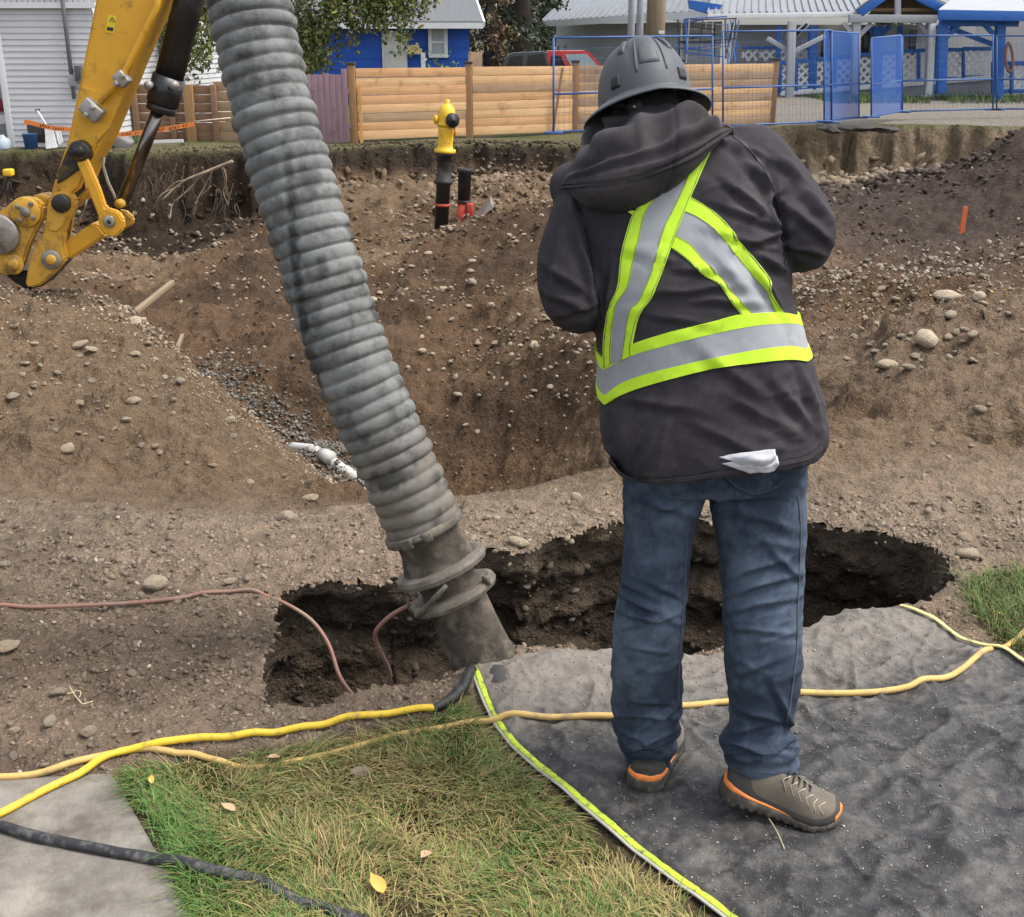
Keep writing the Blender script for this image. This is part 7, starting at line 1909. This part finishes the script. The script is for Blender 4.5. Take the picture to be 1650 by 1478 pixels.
# slack folds and the stitched edge of the hood opening
ph = fbm(uu * 3, vv * 3, octaves=2, seed=91)
fold = .014 * np.sin((vv * 5.2 + .9 * uu + .5 * ph) * 2 * math.pi) * sstep(.0, .10, vv) * sstep(.52, .36, vv) * sstep(0, .12, uu) * sstep(1, .8, uu)
fold += .005 * np.sin((uu * 4 + vv * 2 + ph) * 2 * math.pi) * sstep(.45, .2, vv)
groove = -.006 * np.exp(-((vv - .545 - .03 * np.sin(uu * 5)) / .012) ** 2) - .003 * np.exp(-((vv - .60) / .010) ** 2) + .004 * np.exp(-((vv - .575) / .02) ** 2)
seamx = -.003 * np.exp(-((uu - .60 + .05 * vv) / .008) ** 2)
lumps = .004 * fbm(uu * 8, vv * 6, octaves=3, seed=93)
HP = HP + HN * (fold + groove + seamx + lumps)[..., None]
back = HP - HN * .016
Fh = grid_faces(nv, nu); nH = nv * nu
def rim(nv, nu, n0):
    idx = list(range(nu)) + [i * nu + nu - 1 for i in range(1, nv)] + [(nv - 1) * nu + j for j in range(nu - 2, -1, -1)] + [i * nu for i in range(nv - 2, 0, -1)]
    a = np.array(idx); b = np.roll(a, -1)
    return np.stack([a, a + n0, b + n0, b], -1)
hood = np_mesh('hood', np.vstack([HP.reshape(-1, 3), back.reshape(-1, 3)]), np.vstack([Fh, Fh[:, ::-1] + nH, rim(nv, nu, nH)]), M_fleece, jacket)
# collar standing around the neck
cl = MB()
cr = []
for (l, r, Y, b, h) in (((985,228),(1125,200),2.66,.08,0),((975,205),(1125,185),2.665,.085,0),((968,190),(1118,170),2.675,.088,0)):
    cr.append(ring_px(l, r, Y, b, 40, 2.2))
loft(cl, cr)
cl.build('collar', M_knit, jacket)
# drop of scarf at the side of the face
sc = MB(); limb(sc, [at(962, 204, 2.72), at(952, 222, 2.70), at(952, 242, 2.66)], [.016, .022, .018], 16)
limb(sc, [at(1000, 178, 2.72), at(978, 204, 2.72), at(980, 228, 2.69)], [.034, .040, .038], 16)
limb(sc, [at(1040, 160, 2.725), at(1040, 188, 2.70), at(1045, 215, 2.67)], [.072, .078, .074], 24)
limb(sc, [at(1078, 165, 2.73), at(1092, 188, 2.71)], [.040, .040], 16)
bal = fuse(sc, 'balaclava', M_knit, worker, .006, 4)

# ---- hard hat
hat = empty('hard_hat', at(1040, 163, 2.73) + Vector((0, 0, -.008)) - WB); hat.parent = worker
up = Vector((-.135, .33, .93)).normalized()
fw = (Vector((-.1, 1, 0)) - up * Vector((-.1, 1, 0)).dot(up)).normalized()
rt = fw.cross(up)
MH = Matrix((rt, fw, up)).transposed().to_4x4()
SEG = 120
hp = []
prof = [(1.0, 0.0, 'b'), (.0, 0, '')]
def dome(t, ang):
    """t 0 at brim joint .. 1 at crown; returns local radius factors and height"""
    a = t * math.pi / 2
    return math.cos(a) ** .78, math.sin(a) ** .92
hv, hf = [], []
rowsd = []
RX, RY, HH = .103, .124, .138
for i in range(41):
    t = i / 40
    rr, hh = dome(t, 0)
    row = []
    for k in range(SEG):
        an = 2 * math.pi * k / SEG
        x, y, z = RX * rr * math.cos(an), RY * rr * math.sin(an), HH * hh
        # raised crown ridge running front to back, two flutes beside it, three vents to each side
        rid = math.exp(-(x / .020) ** 4) * min(1, max(0, (hh - .45) * 4))
        z += .0055 * rid
        flu = math.exp(-((abs(x) - .040) / .006) ** 2) * min(1, max(0, (hh - .35) * 5)) * max(0, min(1, (1.01 - hh) * 14))
        z -= .003 * flu; 
        row.append((x, y, z))
    rowsd.append(row)
# brim rows outside-in (top side), lip and underside
brim = []
for (q, z, und) in ((.0, .004, 0), (.12, .0015, 0), (.45, -.004, 0), (.8, -.010, 0), (.96, -.013, 0), (1.0, -.0155, 0), (.985, -.0185, 0), (.9, -.0165, 0), (.5, -.010, 0), (.05, -.005, 0), (-.06, .0, 0)):
    row = []
    for k in range(SEG):
        an = 2 * math.pi * k / SEG
        ca, sa = math.cos(an), math.sin(an)
        ext = .038 + .014 * max(0, sa) ** 2 + .006 * max(0, -sa) ** 2
        droop = -.012 * abs(ca) * max(0, q)
        row.append(((RX + ext * q) * ca, (RY + ext * q) * sa, z + droop))
    brim.append(row)
allr = rowsd[::-1] + brim
HVl = [p for r in allr for p in r]
o_h = at(1040, 163, 2.73) + Vector((0, 0, -.008))
Vh = np.array([tuple(MH @ Vector(p) + o_h) for p in HVl])
np_mesh('shell', Vh, grid_faces(len(allr), SEG, wrap=True), M_hat, hat)
def hatp(x, y, z): return MH @ Vector((x, y, z)) + o_h
def domep(an, t, lift=0):
    rr, hh = dome(t, 0)
    return Vector(((RX + lift) * rr * math.cos(an), (RY + lift) * rr * math.sin(an), (HH + lift) * hh))
def domepatch(name, an0, an1, t0, t1, lift, mat, n=10, m=8, round_=True):
    V = np.zeros((m, n, 3)); W = np.zeros((m, n, 3))
    for i in range(m):
        for j in range(n):
            u, v = j / (n - 1), i / (m - 1)
            l = lift if not round_ else lift * (min(1, 6 * min(u, 1 - u) + .25) * min(1, 6 * min(v, 1 - v) + .25))
            a_, t_ = an0 + (an1 - an0) * u, t0 + (t1 - t0) * v
            V[i, j] = tuple(MH @ domep(a_, t_, l) + o_h); W[i, j] = tuple(MH @ domep(a_, t_, -.004) + o_h)
    n0 = n * m
    return np_mesh(name, np.vstack([V.reshape(-1, 3), W.reshape(-1, 3)]), np.vstack([grid_faces(m, n), grid_faces(m, n)[:, ::-1] + n0, rim(m, n, n0)]), mat, hat)
B_ = -math.pi / 2
domepatch('back_panel', B_ - .26, B_ + .20, .24, .56, .0022, M_hat)
domepatch('vent', B_ + .62, B_ + .80, .45, .72, .0045, M_hat); domepatch('vent', B_ - .80, B_ - .62, .45, .72, .0045, M_hat)
domepatch('accessory_slot', B_ + .62, B_ + .88, .07, .19, .005, M_hatdk); domepatch('accessory_slot', B_ - .95, B_ - .72, .07, .19, .005, M_hatdk)
domepatch('flute', B_ + .30, B_ + .36, .16, .75, .003, M_hat, 5, 14); domepatch('flute', B_ - .36, B_ - .30, .16, .75, .003, M_hat, 5, 14)
rk = MB()
kc = at(1022, 172, 2.625); kd = (Vector((0, 0, CAMH)) - kc).normalized()
rk.cyl(kc + kd * -.02, kc + kd * .012, .017, 20); 
knob = rk.build('ratchet_knob', M_hatdk, hat)
rk = MB(); rk.cyl(kc + kd * .012, kc + kd * .0135, .0028, 10); rk.build('rivet', M_paper, knob)
sb = MB()
for sx_ in (-1, 1):
    sb.tube([kc + Vector((0, .012, 0)), kc + Vector((sx_ * .030, .020, .002)), kc + Vector((sx_ * .058, .060, .004))], [.009, .008, .007], 8)
sb.build('suspension_strap', M_hatdk, hat)

# ---- jeans
jn = MB()
pel = [((1010,690),(1305,676),2.525,.125),((1006,740),(1300,735),2.52,.122),((1004,778),(1298,778),2.52,.112)]
loft(jn, [ring_px(l, r, Y, b, 40, 2.4) for l, r, Y, b in pel])
for rows in (LEGL, LEGR):
    rr = [ring_px((l + 8, 755), (r - 4, 755), 2.52, b) for (y, l, r, Y, b) in rows[:1]]
    C = catmull([(y, l, r, Y, b) for (y, l, r, Y, b) in rows], 44)
    loft(jn, rr + [ring_px((l, y), (r, y), Y, b, 40, 2.3) for (y, l, r, Y, b) in C])
jeans = fuse(jn, 'jeans', M_denim, worker, .005, 2)
JNF = [
 (1000,955,1060,985,7,.010),(1000,985,1070,1000,6,.008),(1005,1010,1090,990,6,.006),(1050,940,1100,965,6,.006),(995,930,1040,955,6,.006),(1000,1040,1080,1050,6,.004),
 (995,1168,1040,1195,6,.013),(1030,1200,1085,1180,6,.010),(1005,1150,1090,1158,6,.008),(1000,1195,1050,1208,5,.008),(1050,1165,1090,1140,6,.008),(1010,1130,1080,1135,6,.004),
 (1175,930,1260,900,8,.007),(1170,960,1280,925,8,.008),(1175,985,1285,960,7,.006),(1180,1010,1270,1020,7,.005),(1240,880,1290,930,8,.006),
 (1178,1090,1250,1060,8,.005),(1250,1110,1280,1180,7,.008),(1170,1198,1240,1212,6,.012),(1180,1215,1280,1205,5,.009),(1172,1185,1230,1170,6,.007),(1200,1150,1275,1165,7,.005),(1230,1218,1283,1190,6,.008),
 (1030,800,1120,830,10,.006),(1160,800,1140,880,8,.006),(1170,820,1280,850,12,.005),(1060,820,1120,800,8,.006),(1200,870,1290,880,12,.004)]
fold_disp(jeans, JNF, WOFF, .0045, 11, 8, 1.5)
NB_ = bvh_of(jeans)
for E in ([(1289,800),(1293,850),(1291,920),(1288,980),(1287,1040),(1279,1110),(1271,1165)],):
    strip_px(NB_, [[(x - 4, y) for x, y in E], [(x - 1.5, y) for x, y in E]], 60, 2, 'side_seam', M_stitch, jeans, .002)
strip_px(NB_, [[(1106,845),(1104,900),(1101,960),(1096,1020),(1092,1090),(1092,1130)], [(1108,845),(1106,900),(1103,960),(1098,1020),(1094,1090),(1094,1130)]], 50, 2, 'side_seam', M_stitch, jeans, .0015)
strip_px(NB_, [[(1174,1236),(1200,1243),(1235,1246),(1262,1242),(1277,1234)], [(1174,1238),(1200,1245),(1235,1248),(1262,1244),(1277,1236)]], 40, 2, 'hem_stitching', M_stitch, jeans, .0015)
strip_px(NB_, [[(1010,1202),(1030,1209),(1050,1210),(1075,1202)], [(1010,1203.5),(1030,1210.5),(1050,1211.5),(1075,1203.5)]], 30, 2, 'hem_stitching', M_stitch, jeans, .0015)
strip_px(NB_, [[(1166,760),(1170,772),(1188,787),(1218,797),(1250,786),(1264,775),(1265,752)], [(1166,760),(1180,760),(1200,758),(1218,756),(1240,754),(1256,752),(1265,750)]], 30, 8, 'back_pocket', M_denim, jeans, .0045)
strip_px(NB_, [[(1170,770),(1188,784),(1218,794),(1250,783),(1261,773)], [(1171,768.5),(1188,782.5),(1218,792.5),(1250,781.5),(1260,771.5)]], 30, 2, 'pocket_stitching', M_stitch, jeans, .0062)

# ---- shoes
def shoe(heel, yaw, pitch, side):
    """heel: point on the ground under the heel edge; foot points along yaw; pitch lifts the heel about the ball"""
    root = empty('shoe', heel - WB); root.parent = worker
    f = Vector((math.cos(yaw), math.sin(yaw), 0)); s_ = Vector((-f.y, f.x, 0))
    ball = heel + f * .215
    Rm = Matrix.Rotation(pitch, 3, s_)
    L = .288
    def P(x, y, z):
        q = heel + f * x + s_ * y * side + Vector((0, 0, z))
        if x < .215: q = ball + Rm @ (q - ball)
        else:
            k = min(1, (x - .215) / .09); q = ball + Matrix.Rotation(pitch * (1 - k) * .55, 3, s_) @ (q - ball)
        return q
    xs = np.linspace(0, 1, 40)
    def hw(u):   # half widths inner/outer
        w = np.interp(u, [0, .03, .08, .2, .36, .5, .66, .76, .88, .95, .985, 1], [.012, .031, .042, .045, .042, .044, .053, .055, .048, .035, .020, .004])
        off = np.interp(u, [0, .4, .7, 1], [0, .001, .004, .007])
        return -w + off, w + off
    toe = lambda u: .016 * max(0, (u - .74) / .26) ** 2
    def band(name, z0, z1, grow, mat, wav=0.0, top_in=.004):
        rings = []
        for u in xs:
            a, b = hw(u); a -= grow; b += grow; x = u * L + (u - .5) * 2 * grow
            zz0 = z0(u) + toe(u); zz1 = z1(u) + toe(u)
            rings.append([P(x, a + .004, zz0), P(x, b - .004, zz0), P(x, b, zz0 + (zz1 - zz0) * .35), P(x, b - top_in * .3, zz1 - .002), P(x, b - top_in, zz1), P(x, a + top_in, zz1), P(x, a + top_in * .3, zz1 - .002), P(x, a, zz0 + (zz1 - zz0) * .35)])
        m = MB(); loft(m, rings); return m.build(name, mat, root)
    out = band('outsole', lambda u: 0 if True else 0, lambda u: np.interp(u, [0, .1, .3, .6, 1], [.036, .034, .027, .020, .017]), .004, M_sole)
    tr = MB()
    for i, u in enumerate(np.linspace(.04, .93, 13)):
        for sgn in (0, 1):
            e = hw(u)[sgn] * 1.0; o_ = (.0012 if sgn else -.0012)
            tr.beam(P(u * L, e + o_, .002 + toe(u)), P(u * L, e + o_, .010 + toe(u)), .007, .009)
    tag(tr.build('tread_lugs', M_sole, out), kind='stuff')
    band('midsole_trim', lambda u: np.interp(u, [0, .1, .3, .6, 1], [.033, .031, .024, .018, .012]),
         lambda u: np.interp(u, [0, .05, .14, .22, .30, .5, .7, .88, .95, 1], [.050, .051, .043, .037, .033, .027, .025, .029, .031, .030]), .0015, M_orange)
    # rand + upper
    rr = []
    ru = []
    for u in np.linspace(.012, .985, 46):
        a, b = hw(u); c = (a + b) / 2; w = (b - a) / 2 + .001; x = u * L
        h = np.interp(u, [0, .05, .2, .34, .42, .55, .7, .82, .92, .97, 1], [.070, .074, .074, .100, .106, .092, .076, .064, .052, .040, .026]) + toe(u)
        z0 = .014 + toe(u)
        ring_, ring2 = [], []
        for k in range(17):
            t = math.pi * k / 16
            ww = w * np.interp(u, [0, .4, .6, 1], [.90, .92, .98, 1.0])
            yy = c + ww * math.copysign(abs(math.cos(t)) ** .55, math.cos(t)); zz = z0 + (h - z0) * math.sin(t) ** .75
            ring_.append(P(x, yy, zz))
            yy2 = c + (ww + .0018) * math.copysign(abs(math.cos(t)) ** .55, math.cos(t))
            zz2 = z0 + (min(h, np.interp(u, [0, .2, .4, .6, .8, 1], [.085, .074, .062, .058, .054, .058])) - z0) * math.sin(t) ** .75
            ring2.append(P(x, yy2, zz2))
        rr.append(ring_); ru.append(ring2)
    m = MB(); loft(m, rr); upo = m.build('upper', M_upper, root)
    m = MB(); loft(m, ru); m.build('rand', M_rand, root)
    m = MB()
    for u in np.linspace(.46, .66, 5):
        h = np.interp(u, [.42, .55, .7], [.112, .094, .076]) + .002
        a, b = hw(u); c = (a + b) / 2
        m.tube([P(u * L, c - .024, h - .009), P(u * L + .006, c, h + .001), P(u * L, c + .024, h - .009)], .0024, 6)
    m.build('lace', M_hatdk, upo)
    m = MB()
    for sg in (-1, 1):
        for u in np.linspace(.44, .80, 6):
            h = np.interp(u, [.42, .55, .7, .82, .92], [.112, .094, .076, .064, .052])
            a, b = hw(u); c = (a + b) / 2; w = (b - a) / 2
            z0_ = .014; w = w * np.interp(u, [0, .4, .6, 1], [.90, .92, .98, 1.0]) + .001
            zt = lambda q: z0_ + toe(u) + (h - z0_) * (math.sqrt(max(0, 1 - q ** (2 / .55)))) ** .75
            m.tube([P(u * L + .012, c + sg * w * .45, zt(.45) + .0012), P(u * L - .004, c + sg * w * .70, zt(.70) + .001), P(u * L + .010, c + sg * w * .90, zt(.9) + .0008)], .0011, 5)
    tag(m.build('stitch_lines', pm('tan_stitching', (.48, .42, .32), rough=.8), upo), kind='stuff')
    m = MB(); m.tube([P(.07, 0, .05), P(.09, 0, .075), P(.09, 0, .10)], [.018, .02, .02], 14); m.build('sock', M_knit, root)
    return root
hR = gp(1172, 1300, 0.0); hR.z = 0
shoe(Vector((.492, 2.395, .010)), math.radians(-12), math.radians(13), 1)
shoe(Vector((.318, 2.452, .010)), math.radians(68), 0, 1)

# ---- folded paper in the back pocket
pgrid = [[(1157,737,2.338),(1190,731,2.330),(1222,727,2.332),(1249,724,2.338)],[(1172,741,2.331),(1200,737,2.324),(1226,734,2.328),(1250,731,2.332)],[(1190,747,2.330),(1208,744,2.326),(1230,741,2.322),(1251,738,2.330)],[(1204,752,2.333),(1216,751,2.330),(1233,751,2.328),(1243,749,2.334)]]
def crumple(grid, off):
    G_ = patch([[tuple(at(*c)) for c in r] for r in grid], 20, 14)
    G_[..., 1] += .004 * fbm(G_[..., 0] * 60, G_[..., 2] * 60, octaves=3, seed=12 + off) - .004 * off
    return G_
q1 = crumple(pgrid, 0); q2 = crumple([[(x + 4, y + 11, Y + .006) for x, y, Y in r] for r in pgrid], 0)
Fp = grid_faces(14, 20)
VV_ = np.vstack([q1.reshape(-1, 3), q1.reshape(-1, 3) + [0, .0015, 0], q2.reshape(-1, 3), q2.reshape(-1, 3) + [0, .0015, 0]])
FF_ = np.vstack([Fp, Fp[:, ::-1] + 280, rim(14, 20, 280), Fp + 560, Fp[:, ::-1] + 840, rim(14, 20, 280) + 560])
tag(np_mesh('folded_paper', VV_, FF_, M_paper, None, origin=at(1215, 750, 2.34)), 'crumpled white paper sticking out of the jeans back pocket', 'paper')
